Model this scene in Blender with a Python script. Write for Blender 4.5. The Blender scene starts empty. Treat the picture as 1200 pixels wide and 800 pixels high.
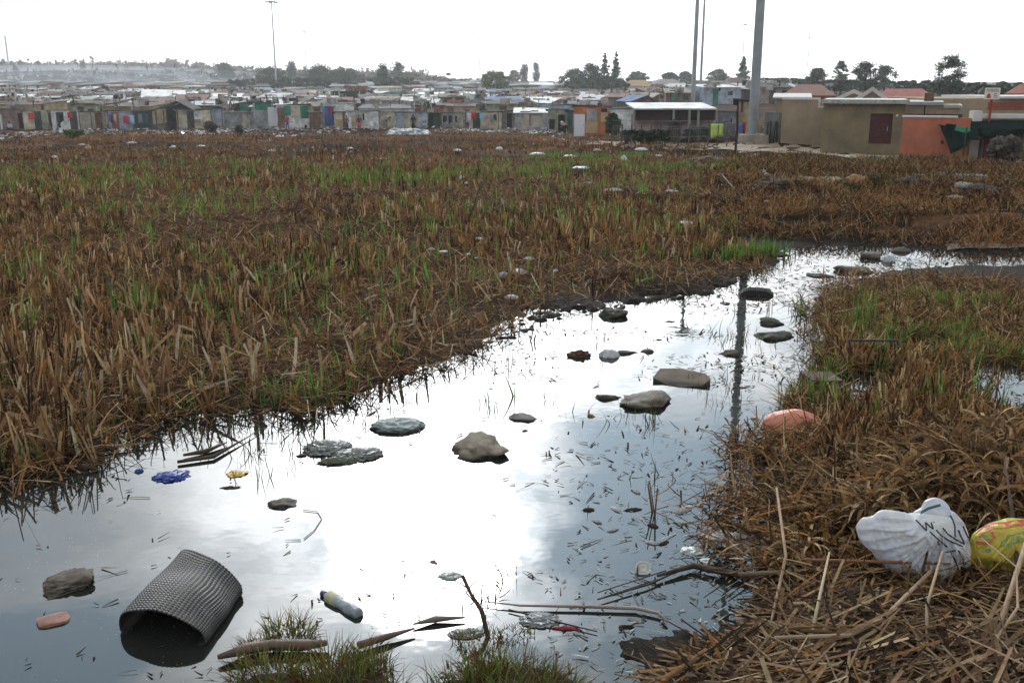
import bpy, math, random
import numpy as np
from mathutils import Vector, Matrix, noise as mnoise
from mathutils.bvhtree import BVHTree

# ---------------------------------------------------------------- camera, world, sun, exposure
SC = bpy.context.scene
COL = SC.collection
F = 1150.0                      # focal length in photo pixels (1200 wide)
PITCH = math.radians(14.76)
CAMZ = 2.7
cam_d = bpy.data.cameras.new('camera')
cam = bpy.data.objects.new('camera', cam_d); COL.objects.link(cam)
cam_d.sensor_width = 36; cam_d.lens = 36 * F / 1200
cam_d.clip_start = 0.05; cam_d.clip_end = 20000
cam.location = (0, 0, CAMZ); cam.rotation_euler = (math.pi / 2 - PITCH, 0, 0)
SC.camera = cam
SUN_EL = math.radians(26.0); SUN_AZ = math.radians(-5.5)        # azimuth from +Y towards +X
sdir = Vector((math.cos(SUN_EL) * math.sin(SUN_AZ), math.cos(SUN_EL) * math.cos(SUN_AZ), math.sin(SUN_EL)))
sl = bpy.data.lights.new('sun', 'SUN'); sl.energy = .5; sl.angle = math.radians(11); sl.color = (1, .96, .9)
so = bpy.data.objects.new('sun', sl); COL.objects.link(so)
so.rotation_euler = sdir.to_track_quat('Z', 'Y').to_euler()
SC.view_settings.view_transform = 'Standard'; SC.view_settings.look = 'None'
SC.view_settings.gamma = 1; SC.view_settings.exposure = 0.38; SC.view_settings.use_curve_mapping = False
SC.cycles.use_denoising = True
SC.cycles.max_bounces = 6; SC.cycles.diffuse_bounces = 2; SC.cycles.glossy_bounces = 3
SC.cycles.transmission_bounces = 3; SC.cycles.volume_bounces = 0; SC.cycles.transparent_max_bounces = 6
SC.cycles.caustics_reflective = False; SC.cycles.caustics_refractive = False

W = bpy.data.worlds.new('World'); SC.world = W; W.use_nodes = True
def world():
    nt = W.node_tree; N = nt.nodes; L = nt.links; N.clear()
    def m(op, a, b=None, c=None, clamp=False):
        n = N.new('ShaderNodeMath'); n.operation = op; n.use_clamp = clamp
        for i, v in enumerate((a, b, c)):
            if v is None: continue
            if isinstance(v, (int, float)): n.inputs[i].default_value = v
            else: L.new(v, n.inputs[i])
        return n.outputs[0]
    def blob(az, el, wa, we):                                    # soft patch of sky direction, 1 inside
        a = math.radians(az); e = math.radians(el)
        c = (math.cos(e) * math.sin(a), math.cos(e) * math.cos(a), math.sin(e))
        dx = m('DIVIDE', m('SUBTRACT', X, c[0]), math.radians(wa))
        dz = m('DIVIDE', m('SUBTRACT', Z, c[2]), math.radians(we))
        r2 = m('ADD', m('MULTIPLY', dx, dx), m('MULTIPLY', dz, dz))
        return m('MULTIPLY', m('POWER', 2.718, m('MULTIPLY', r2, -1.0)), m('GREATER_THAN', Y, 0.0))
    out = N.new('ShaderNodeOutputWorld'); bg = N.new('ShaderNodeBackground'); bg.inputs[1].default_value = 0.1
    L.new(bg.outputs[0], out.inputs[0])
    sky = N.new('ShaderNodeTexSky'); sky.sky_type = 'NISHITA'; sky.sun_disc = False
    sky.sun_elevation = SUN_EL; sky.sun_rotation = SUN_AZ; sky.dust_density = 0.3
    tc = N.new('ShaderNodeTexCoord'); sep = N.new('ShaderNodeSeparateXYZ'); L.new(tc.outputs['Generated'], sep.inputs[0])
    X, Y, Z = sep.outputs
    dp = N.new('ShaderNodeVectorMath'); dp.operation = 'DOT_PRODUCT'
    L.new(tc.outputs['Generated'], dp.inputs[0]); dp.inputs[1].default_value = sdir
    ang = m('MULTIPLY', m('ARCCOSINE', m('MINIMUM', dp.outputs['Value'], 0.99999)), 57.2958)
    q = m('DIVIDE', ang, 12.5)
    glow = m('MULTIPLY', m('POWER', 2.718, m('MULTIPLY', m('MULTIPLY', q, q), -1.0)), 6.3)
    q3 = m('DIVIDE', ang, 7.0)
    glow = m('ADD', glow, m('MULTIPLY', m('POWER', 2.718, m('MULTIPLY', m('MULTIPLY', q3, q3), -1.0)), 5.0))
    low = m('MULTIPLY', blob(1, 12, 15, 6.5), 3.2)
    q2 = m('DIVIDE', ang, 34.0)
    glow = m('ADD', glow, m('MULTIPLY', m('POWER', 2.718, m('MULTIPLY', m('MULTIPLY', q2, q2), -1.0)), 0.75))
    # cloud plane coordinates
    zz = m('ADD', m('MAXIMUM', Z, 0.0), 0.10)
    cv = N.new('ShaderNodeCombineXYZ'); L.new(m('DIVIDE', X, zz), cv.inputs[0]); L.new(m('DIVIDE', Y, zz), cv.inputs[1])
    def nz(scale, det, off, dist=0.4):
        mp = N.new('ShaderNodeMapping'); mp.inputs['Location'].default_value = off
        L.new(cv.outputs[0], mp.inputs[0])
        n = N.new('ShaderNodeTexNoise'); n.inputs['Scale'].default_value = scale
        n.inputs['Detail'].default_value = det; n.inputs['Roughness'].default_value = .58; n.inputs['Distortion'].default_value = dist
        L.new(mp.outputs[0], n.inputs['Vector']); return n.outputs['Fac']
    n1 = nz(1.15, 7, (3.1, 1.7, 0)); n2 = nz(2.6, 6, (9.0, 4.2, 1.0))
    gap = m('ADD', m('ADD', blob(9.0, 24.5, 10, 5.2), m('MULTIPLY', blob(-27, 31, 4, 2.2), .6)), m('MULTIPLY', blob(2, 33, 7, 2.2), .6))
    cov = m('SUBTRACT', m('ADD', m('MULTIPLY', m('SUBTRACT', n1, 0.5), 5.5), 1.12), m('MULTIPLY', gap, 2.1))
    cov = m('MAXIMUM', cov, m('MULTIPLY_ADD', Z, -6.0, 1.6))
    cov = m('MINIMUM', m('MAXIMUM', cov, 0.0), 1.0)
    lum = m('ADD', m('ADD', m('ADD', glow, low), 0.60), m('MULTIPLY', m('POWER', 2.718, m('MULTIPLY', Z, -7.0)), 0.40))
    n2f = m('MULTIPLY_ADD', m('SUBTRACT', n2, .5), m('MINIMUM', m('MAXIMUM', m('MULTIPLY', m('SUBTRACT', Z, .10), 8.0), .15), 3.4), 1.0)
    n2f = m('MAXIMUM', n2f, .3)
    lum = m('MULTIPLY', lum, n2f)
    lum = m('MULTIPLY', lum, m('SUBTRACT', 1.0, m('MULTIPLY', blob(-25, 5, 16, 5), 0.42)))
    lum = m('MULTIPLY', lum, 10.0)
    cc = N.new('ShaderNodeVectorMath'); cc.operation = 'SCALE'; cc.inputs[0].default_value = (.965, .985, 1.0); L.new(lum, cc.inputs['Scale'])
    # thin veil in the gaps
    veil = N.new('ShaderNodeVectorMath'); veil.operation = 'SCALE'; veil.inputs[0].default_value = (.60, .79, .94)
    L.new(m('MULTIPLY', m('ADD', m('MULTIPLY', glow, .20), 1.25), 10.0), veil.inputs['Scale'])
    add = N.new('ShaderNodeVectorMath'); add.operation = 'ADD'; dim = N.new('ShaderNodeVectorMath'); dim.operation = 'SCALE'; dim.inputs['Scale'].default_value = .55; L.new(sky.outputs[0], dim.inputs[0]); L.new(dim.outputs[0], add.inputs[0]); L.new(veil.outputs[0], add.inputs[1])
    mx = N.new('ShaderNodeMix'); mx.data_type = 'RGBA'; L.new(cov, mx.inputs[0])
    L.new(add.outputs[0], mx.inputs[6]); L.new(cc.outputs[0], mx.inputs[7])
    L.new(mx.outputs[2], bg.inputs[0])
    W.cycles.sampling_method = 'MANUAL'; W.cycles.sample_map_resolution = 1024
world()

# ---------------------------------------------------------------- helpers
RNG = np.random.default_rng(7); random.seed(7)
cp, sp_ = math.cos(PITCH), math.sin(PITCH)
def ray(px, py):
    a = (px - 600) / F; b = (400 - py) / F
    return np.array([a, cp + b * sp_, b * cp - sp_])             # camera looks along +Y, tipped down
def pos(px, py, Y):                                              # the point of that line of sight at ground distance Y
    r = ray(px, py); t = Y / r[1]
    return Vector((r[0] * t, Y, CAMZ + r[2] * t))
def _hash(ix, iy, s):
    h = (ix.astype(np.int64) * 374761393 + iy.astype(np.int64) * 668265263 + s * 982451653) & 0x7fffffff
    h = ((h ^ (h >> 13)) * 1274126177) & 0x7fffffff
    return ((h ^ (h >> 16)) & 0xffff) / 65535.0
def vnoise(x, y, s=0):
    x = np.asarray(x, float); y = np.asarray(y, float)
    ix = np.floor(x); iy = np.floor(y); fx = x - ix; fy = y - iy
    fx = fx * fx * (3 - 2 * fx); fy = fy * fy * (3 - 2 * fy)
    a = _hash(ix, iy, s); b = _hash(ix + 1, iy, s); c = _hash(ix, iy + 1, s); d = _hash(ix + 1, iy + 1, s)
    return (a * (1 - fx) + b * fx) * (1 - fy) + (c * (1 - fx) + d * fx) * fy
def fbm(x, y, s=0, o=4):
    v = 0; a = .5; t = 0
    for i in range(o):
        v = v + a * vnoise(x * 2 ** i, y * 2 ** i, s + i); t += a; a *= .5
    return v / t
def sstep(a, b, x):
    t = np.clip((x - a) / (b - a), 0, 1); return t * t * (3 - 2 * t)

def gz(px, py, z=0.0):
    r = ray(px, py); t = (z - CAMZ) / r[2]; return (r[0] * t, r[1] * t)
POND_PX = [(-330, 566), (-120, 560), (0, 556), (55, 545), (110, 528), (175, 508), (235, 490), (300, 478), (345, 488), (385, 478), (410, 462),
           (450, 440), (500, 424), (560, 404), (588, 380), (605, 362), (660, 352), (730, 342), (800, 336), (845, 326), (905, 313), (925, 294),
           (985, 287), (1060, 291), (1130, 296), (1210, 294), (1360, 293), (1360, 307), (1200, 311), (1120, 312), (1060, 314), (1005, 322),
           (985, 338), (965, 352), (950, 368), (962, 385), (965, 405), (955, 425), (930, 448), (945, 480), (948, 505), (915, 550),
           (890, 590), (884, 625), (912, 655), (925, 690), (900, 735), (820, 752), (775, 775), (790, 900), (-330, 900)]
POND = np.array([gz(*p) for p in POND_PX])
POOLS = [np.array([gz(*p) for p in q]) for q in (
    [(1110, 430), (1150, 422), (1230, 425), (1300, 440), (1300, 500), (1210, 505), (1150, 492), (1120, 465)],
    [(965, 448), (1000, 440), (1060, 446), (1055, 478), (1000, 488), (970, 470)],
    [(1000, 396), (1060, 392), (1110, 400), (1100, 418), (1030, 420)],
    [(1060, 512), (1110, 505), (1200, 512), (1280, 520), (1200, 535), (1090, 530)])]
def sdf(P, x, y):
    x = np.atleast_1d(x); y = np.atleast_1d(y)
    d = np.full(x.shape, 1e9); ins = np.zeros(x.shape, bool)
    n = len(P)
    for i in range(n):
        ax, ay = P[i]; bx, by = P[(i + 1) % n]
        ex, ey = bx - ax, by - ay
        t = np.clip(((x - ax) * ex + (y - ay) * ey) / (ex * ex + ey * ey), 0, 1)
        d = np.minimum(d, (x - ax - t * ex) ** 2 + (y - ay - t * ey) ** 2)
        c = ((ay > y) != (by > y)) & (x < ex * (y - ay) / (ey if ey else 1e-9) + ax)
        ins ^= c
    d = np.sqrt(d)
    return np.where(ins, -d, d)                                   # negative inside the water
def pondd(x, y):
    x = np.atleast_1d(np.asarray(x, float)); y = np.atleast_1d(np.asarray(y, float))
    d = np.full(x.shape, 9.0); near = (y < 30) & (y > 0) & (np.abs(x) < 30)
    if near.any():
        xx, yy = x[near], y[near]
        v = sdf(POND, xx, yy)
        for p in POOLS: v = np.minimum(v, sdf(p, xx, yy) + .05)
        d[near] = v + (fbm(xx * 2.3, yy * 2.3, 31, 4) - .5) * .6 + (fbm(xx * .8, yy * .8, 36, 2) - .5) * .8 * sstep(0, 2.5, -xx + 3.5)
    return d
HILLZ = 11.5
def terr(x, y, d=None):
    x = np.atleast_1d(np.asarray(x, float)); y = np.atleast_1d(np.asarray(y, float))
    r = np.hypot(x, y); az = np.degrees(np.arctan2(x, np.maximum(y, .01)))
    w = sstep(3.5, 12.5, az)
    left = -2.1 * sstep(24, 112, r) + 1.9 * sstep(112, 420, r)
    right = -.25 * sstep(24, 50, r) + .3 * sstep(60, 300, r)
    z = left * (1 - w) + right * w
    hill = sstep(330, 900, r) * (HILLZ - 5.5 * sstep(-20, -9, az)) * (1 - .75 * sstep(-9, 2, az))
    z = z + hill + sstep(250, 900, r) * (fbm(x / 90, y / 90, 3, 3) - .5) * 5
    z = z + .07 + .08 * sstep(9, 20, r) + (fbm(x * .55, y * .55, 5, 4) - .5) * (.12 + .22 * sstep(9, 22, r)) * sstep(0, 8, r) + ((fbm(x * .09, y * .09, 8, 3) - .5) * .6 + (fbm(x * .22, y * .5, 18, 3) - .5) * .7) * sstep(25, 60, r) * (1 - sstep(35, 60, r) * w)
    z = z + (fbm(x * 3.1, y * 3.1, 12, 3) - .5) * .09
    if d is None: d = pondd(x, y)
    z = z + (fbm(x * .8, y * 1.3, 14, 3) - .45) * .42 * sstep(17, 21, r) * (1 - sstep(29, 35, r)) * sstep(8, 13, az)
    near = r < 31
    arm = sstep(10, 13, az) * (1 - sstep(17.5, 20, r)); z = z * (1 - .6 * arm)
    z = z * (.25 + .75 * sstep(.0, 1.1, d))
    bank = -.20 + (.20 + z) * sstep(-.95, .25, d)                 # shallow shelf, then the pond floor
    mudz = sstep(8.6, 10.2, r) * sstep(-1.5, 4, az) * (1 - sstep(12, 14, az))
    mud = (fbm(x * 9, y * 14, 40, 4) - .52) * .22 * (1 + .8 * mudz) * sstep(-1.25 - 1.6 * mudz, -.15 - .9 * mudz, d) * (1 - sstep(-.15, .15, d))
    wet = bank + mud + .13 * mudz * sstep(-1.3, -.1, d) * (1 - sstep(-.1, .2, d)); wet = np.where(d < .05, np.minimum(wet, .012 + .25 * (wet - .012)), wet)
    z = np.where(near, wet, z)
    lift = 1.0 * (1 - sstep(1.2, 3.1, r))                         # the bank the photographer stands on
    return z + lift
def T(x, y): return float(terr(x, y)[0])
def at(px, py):                                                   # where a line of sight meets the ground or the water
    r = ray(px, py); Ys = np.concatenate([np.arange(2.5, 30, .06), np.arange(30, 900, .5)])
    t = Ys / r[1]; z = CAMZ + r[2] * t
    g = np.maximum(terr(r[0] * t, Ys), np.where(Ys < 23, 0.0, -99))
    k = int(np.argmax(z <= g))
    if z[k] > g[k]: k = len(Ys) - 1
    return Vector((float(r[0] * t[k]), float(Ys[k]), float(g[k])))
def mpp(Y): return Y / F * 1.0 / (cp if Y > 25 else 1)            # rough metres per photo pixel
def scale_at(p): return ((p.y) * cp + (CAMZ - p.z) * sp_) / F     # metres per photo pixel at a point

def srgb(r, g, b):
    f = lambda c: ((c / 255 + .055) / 1.055) ** 2.4 if c > 10 else c / 255 / 12.92
    return (f(r), f(g), f(b))

# ---- materials
MATS = {}
def mat(name, col, rough=.8, var=.25, scale=3.0, col2=None, metal=0, bump=0, bscale=30, spec=.3, randv=0, stripe=None, thr=(.35, .65), alpha=1, trans=0, coat=0, crumple=0, wetband=0):
    if name in MATS: return MATS[name]
    m = bpy.data.materials.new(name); m.use_nodes = True; nt = m.node_tree; N = nt.nodes; L = nt.links
    b = N['Principled BSDF']; b.inputs['Roughness'].default_value = rough; b.inputs['Metallic'].default_value = metal
    b.inputs['Specular IOR Level'].default_value = spec; b.inputs['Alpha'].default_value = alpha
    if trans: b.inputs['Transmission Weight'].default_value = trans
    if coat: b.inputs['Coat Weight'].default_value = coat
    tc = N.new('ShaderNodeTexCoord'); src = tc.outputs['Object']
    if randv:                                                     # every copy reads another piece of the noise
        oi = N.new('ShaderNodeObjectInfo'); va = N.new('ShaderNodeVectorMath'); va.operation = 'MULTIPLY_ADD'
        cx = N.new('ShaderNodeCombineXYZ')
        for i in range(3): L.new(oi.outputs['Random'], cx.inputs[i])
        L.new(cx.outputs[0], va.inputs[0]); va.inputs[1].default_value = (37, 53, 71); L.new(src, va.inputs[2]); src = va.outputs[0]
    n = N.new('ShaderNodeTexNoise'); n.inputs['Scale'].default_value = scale; n.inputs['Detail'].default_value = 6; n.inputs['Roughness'].default_value = .62
    L.new(src, n.inputs['Vector'])
    cr = N.new('ShaderNodeValToRGB'); cr.color_ramp.elements[0].position = thr[0]; cr.color_ramp.elements[1].position = thr[1]
    c1 = [min(1, c * (1 - var)) for c in col]; c2 = col2 or [min(1, c * (1 + var)) for c in col]
    cr.color_ramp.elements[0].color = (*c1, 1); cr.color_ramp.elements[1].color = (*c2, 1)
    L.new(n.outputs['Fac'], cr.inputs[0]); outc = cr.outputs[0]
    if wetband:                                                   # wet and slimy up to a ragged line just above the water
        sz = N.new('ShaderNodeSeparateXYZ'); L.new(tc.outputs['Object'], sz.inputs[0]); a1 = N.new('ShaderNodeMath'); a1.operation = 'MULTIPLY_ADD'; L.new(n.outputs['Fac'], a1.inputs[0]); a1.inputs[1].default_value = -.05; L.new(sz.outputs[2], a1.inputs[2])
        w1 = N.new('ShaderNodeMapRange'); w1.inputs[1].default_value = -.012; w1.inputs[2].default_value = .012; w1.inputs[3].default_value = .30; L.new(a1.outputs[0], w1.inputs[0])
        vm = N.new('ShaderNodeVectorMath'); vm.operation = 'SCALE'; L.new(outc, vm.inputs[0]); L.new(w1.outputs[0], vm.inputs['Scale']); outc = vm.outputs[0]
    if stripe:                                                    # corrugation or boards: (scale, axis, depth)
        wv = N.new('ShaderNodeTexWave'); wv.bands_direction = stripe[1]; wv.inputs['Scale'].default_value = stripe[0]
        wv.inputs['Distortion'].default_value = .15; L.new(src if not randv else tc.outputs['Object'], wv.inputs['Vector'])
        bp = N.new('ShaderNodeBump'); bp.inputs['Strength'].default_value = .9; bp.inputs['Distance'].default_value = stripe[2]
        L.new(wv.outputs['Fac'], bp.inputs['Height']); L.new(bp.outputs[0], b.inputs['Normal'])
    elif crumple:                                                 # film crumpled into small facets
        bn = None
        for sc_, st_ in ((crumple, 1.0), (crumple * 2.7, .5)):
            vo = N.new('ShaderNodeTexVoronoi'); vo.inputs['Scale'].default_value = sc_; wn = N.new('ShaderNodeTexNoise'); wn.inputs['Scale'].default_value = sc_ * .5
            wm_ = N.new('ShaderNodeVectorMath'); wm_.operation = 'MULTIPLY_ADD'; L.new(wn.outputs['Color'], wm_.inputs[0]); wm_.inputs[1].default_value = (.12, .12, .12); L.new(src, wm_.inputs[2]); L.new(src, wn.inputs['Vector'])
            L.new(wm_.outputs[0], vo.inputs['Vector']); bp = N.new('ShaderNodeBump'); bp.inputs['Strength'].default_value = .75 * st_; bp.inputs['Distance'].default_value = .28 / sc_
            L.new(vo.outputs['Distance'], bp.inputs['Height'])
            if bn: L.new(bn, bp.inputs['Normal'])
            bn = bp.outputs[0]
        L.new(bn, b.inputs['Normal'])
    elif bump:
        n2 = N.new('ShaderNodeTexNoise'); n2.inputs['Scale'].default_value = bscale; n2.inputs['Detail'].default_value = 5
        L.new(src, n2.inputs['Vector']); bp = N.new('ShaderNodeBump'); bp.inputs['Strength'].default_value = .8; bp.inputs['Distance'].default_value = bump
        L.new(n2.outputs['Fac'], bp.inputs['Height']); L.new(bp.outputs[0], b.inputs['Normal'])
    L.new(outc, b.inputs['Base Color'])
    MATS[name] = m; return m
def blade_mat(name, trans=.3, rough=.9, spec=.03):
    if name in MATS: return MATS[name]
    m = bpy.data.materials.new(name); m.use_nodes = True; nt = m.node_tree; N = nt.nodes; L = nt.links
    b = N['Principled BSDF']; b.inputs['Roughness'].default_value = rough; b.inputs['Specular IOR Level'].default_value = spec
    a = N.new('ShaderNodeAttribute'); a.attribute_name = 'Col'
    tc = N.new('ShaderNodeTexCoord'); n = N.new('ShaderNodeTexNoise'); n.inputs['Scale'].default_value = 35; n.inputs['Detail'].default_value = 3
    L.new(tc.outputs['Object'], n.inputs['Vector'])
    mr = N.new('ShaderNodeMapRange'); mr.inputs[1].default_value = .3; mr.inputs[2].default_value = .7; mr.inputs[3].default_value = .72; mr.inputs[4].default_value = 1.25
    L.new(n.outputs['Fac'], mr.inputs[0])
    vm = N.new('ShaderNodeVectorMath'); vm.operation = 'SCALE'; L.new(a.outputs['Color'], vm.inputs[0]); L.new(mr.outputs[0], vm.inputs['Scale'])
    L.new(vm.outputs[0], b.inputs['Base Color'])
    t = N.new('ShaderNodeBsdfTranslucent'); L.new(vm.outputs[0], t.inputs['Color'])
    mx = N.new('ShaderNodeMixShader'); mx.inputs[0].default_value = trans
    L.new(b.outputs[0], mx.inputs[1]); L.new(t.outputs[0], mx.inputs[2]); L.new(mx.outputs[0], N['Material Output'].inputs['Surface'])
    MATS[name] = m; return m

# ---- object helpers
def tag(o, label=None, cat=None, group=None, kind=None):
    if label: o['label'] = label
    if cat: o['category'] = cat
    if group: o['group'] = group
    if kind: o['kind'] = kind
    return o
def empty(name, loc=(0, 0, 0), rz=0, label=None, cat=None, group=None):
    o = bpy.data.objects.new(name, None); COL.objects.link(o); o.location = loc; o.rotation_euler = (0, 0, rz); o.empty_display_size = .2
    return tag(o, label, cat, group)
class MB:
    def __init__(s): s.v = []; s.f = []; s.smooth = False
    def add(s, vs, fs):
        k = len(s.v); s.v += [tuple(v) for v in vs]; s.f += [tuple(i + k for i in f) for f in fs]; return s
    def box(s, x0, x1, y0, y1, z0, z1, M=None):
        vs = [Vector(p) for p in ((x0, y0, z0), (x1, y0, z0), (x1, y1, z0), (x0, y1, z0), (x0, y0, z1), (x1, y0, z1), (x1, y1, z1), (x0, y1, z1))]
        if M: vs = [M @ v for v in vs]
        return s.add(vs, [(0, 3, 2, 1), (4, 5, 6, 7), (0, 1, 5, 4), (1, 2, 6, 5), (2, 3, 7, 6), (3, 0, 4, 7)])
    def hexa(s, b, t): return s.add(list(b) + list(t), [(0, 3, 2, 1), (4, 5, 6, 7), (0, 1, 5, 4), (1, 2, 6, 5), (2, 3, 7, 6), (3, 0, 4, 7)])
    def tube(s, pts, rad, n=8, cap=True, flat=1.0):
        pts = [Vector(p) for p in pts]; m = len(pts)
        if not hasattr(rad, '__len__'): rad = [rad] * m
        vs = []; up0 = None
        for i, p in enumerate(pts):
            d = (pts[min(i + 1, m - 1)] - pts[max(i - 1, 0)]).normalized()
            u = up0 if up0 is not None else (Vector((0, 0, 1)) if abs(d.z) < .9 else Vector((1, 0, 0)))
            a = d.cross(u).normalized(); b = a.cross(d).normalized(); up0 = b
            for k in range(n):
                t = 2 * math.pi * k / n
                vs.append(p + a * math.cos(t) * rad[i] + b * math.sin(t) * rad[i] * flat)
        fs = [(i * n + k, i * n + (k + 1) % n, (i + 1) * n + (k + 1) % n, (i + 1) * n + k) for i in range(m - 1) for k in range(n)]
        if cap: fs += [tuple(range(n - 1, -1, -1)), tuple(range((m - 1) * n, m * n))]
        return s.add(vs, fs)
    def lathe(s, prof, M=None, n=20):                             # prof: (r, z) pairs about local Z
        vs = [Vector((r * math.cos(2 * math.pi * k / n), r * math.sin(2 * math.pi * k / n), z)) for r, z in prof for k in range(n)]
        if M: vs = [M @ v for v in vs]
        m = len(prof)
        fs = [(i * n + k, i * n + (k + 1) % n, (i + 1) * n + (k + 1) % n, (i + 1) * n + k) for i in range(m - 1) for k in range(n)]
        return s.add(vs, fs + [tuple(range(n - 1, -1, -1)), tuple(range((m - 1) * n, m * n))])
    def build(s, name, m, parent=None, smooth=None, loc=None):
        me = bpy.data.meshes.new(name); me.from_pydata(s.v, [], s.f); me.update()
        if smooth or (smooth is None and s.smooth): me.polygons.foreach_set('use_smooth', [True] * len(me.polygons))
        if m: me.materials.append(m)
        o = bpy.data.objects.new(name, me); COL.objects.link(o)
        if parent: o.parent = parent
        if loc is not None: o.location = loc
        return o
def np_mesh(name, V, faces, m, cols=None, smooth=False):          # faces: list of (n,k) index arrays
    me = bpy.data.meshes.new(name); me.vertices.add(len(V)); me.vertices.foreach_set('co', V.astype(np.float32).ravel())
    nl = sum(f.size for f in faces); nf = sum(len(f) for f in faces)
    me.loops.add(nl); me.polygons.add(nf)
    me.loops.foreach_set('vertex_index', np.concatenate([f.ravel() for f in faces]).astype(np.int32))
    tot = np.concatenate([np.full(len(f), f.shape[1]) for f in faces]).astype(np.int32)
    st = np.concatenate([[0], np.cumsum(tot)[:-1]]).astype(np.int32)
    me.polygons.foreach_set('loop_start', st)
    if smooth: me.polygons.foreach_set('use_smooth', np.ones(nf, bool))
    me.update(calc_edges=True)
    if cols is not None:
        at_ = me.attributes.new('Col', 'FLOAT_COLOR', 'POINT')
        c = np.ones((len(V), 4), np.float32); c[:, :3] = cols; at_.data.foreach_set('color', c.ravel())
    me.materials.append(m)
    o = bpy.data.objects.new(name, me); COL.objects.link(o); return o

def ribbons(P, L, w, az, lean, curve, cols, segs=3, wtop=.12, face=None, root=.8, twist=0.0):
    """n ribbons: from P, length L, width w, leaning 'lean' rad from vertical towards az, tip leaning 'curve' rad more."""
    n = len(P); k = segs + 1
    V = np.zeros((n, k, 2, 3)); C = np.zeros((n, k, 2, 3))
    if face is None: face = RNG.uniform(0, 2 * np.pi, n)
    cur = P.copy(); dirh = np.stack([np.cos(az), np.sin(az), 0 * az], 1)
    wt = np.broadcast_to(wtop, (n,))
    for i in range(k):
        s = i / segs
        th = lean + curve * s
        if i:
            tm = lean + curve * (i - .5) / segs
            cur = cur + (dirh * np.sin(tm)[:, None] + np.array([0, 0, 1.]) * np.cos(tm)[:, None]) * (L / segs)[:, None]
        ww = w * (1 - (1 - wt) * s ** 1.4) * .5
        t = dirh * np.sin(th)[:, None] + np.array([0, 0, 1.]) * np.cos(th)[:, None]
        fa = face + twist * s
        side = np.stack([np.cos(fa), np.sin(fa), 0 * fa], 1)
        side = side - t * (side * t).sum(1)[:, None]; side /= (np.linalg.norm(side, axis=1)[:, None] + 1e-6)
        V[:, i, 0] = cur - side * ww[:, None]; V[:, i, 1] = cur + side * ww[:, None]
        sh = root + (1 - root) * s
        C[:, i, :] = (cols * sh)[:, None, :]
    base = (np.arange(n) * k * 2)[:, None]
    q = np.concatenate([base + np.array([[2 * i, 2 * i + 1, 2 * i + 3, 2 * i + 2]]) for i in range(segs)])
    return V.reshape(-1, 3), q, C.reshape(-1, 3)
def merge(parts):
    V = []; Q = []; C = []; k = 0
    for v, q, c in parts: V.append(v); Q.append(q + k); C.append(c); k += len(v)
    return np.concatenate(V), np.concatenate(Q), np.concatenate(C)
def palette(n, cols, wts, var=.22):
    cols = np.array(cols); i = RNG.choice(len(cols), n, p=np.array(wts) / sum(wts))
    return cols[i] * (1 + RNG.uniform(-var, var, (n, 1))) * (1 + RNG.uniform(-.06, .06, (n, 3)))
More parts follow.
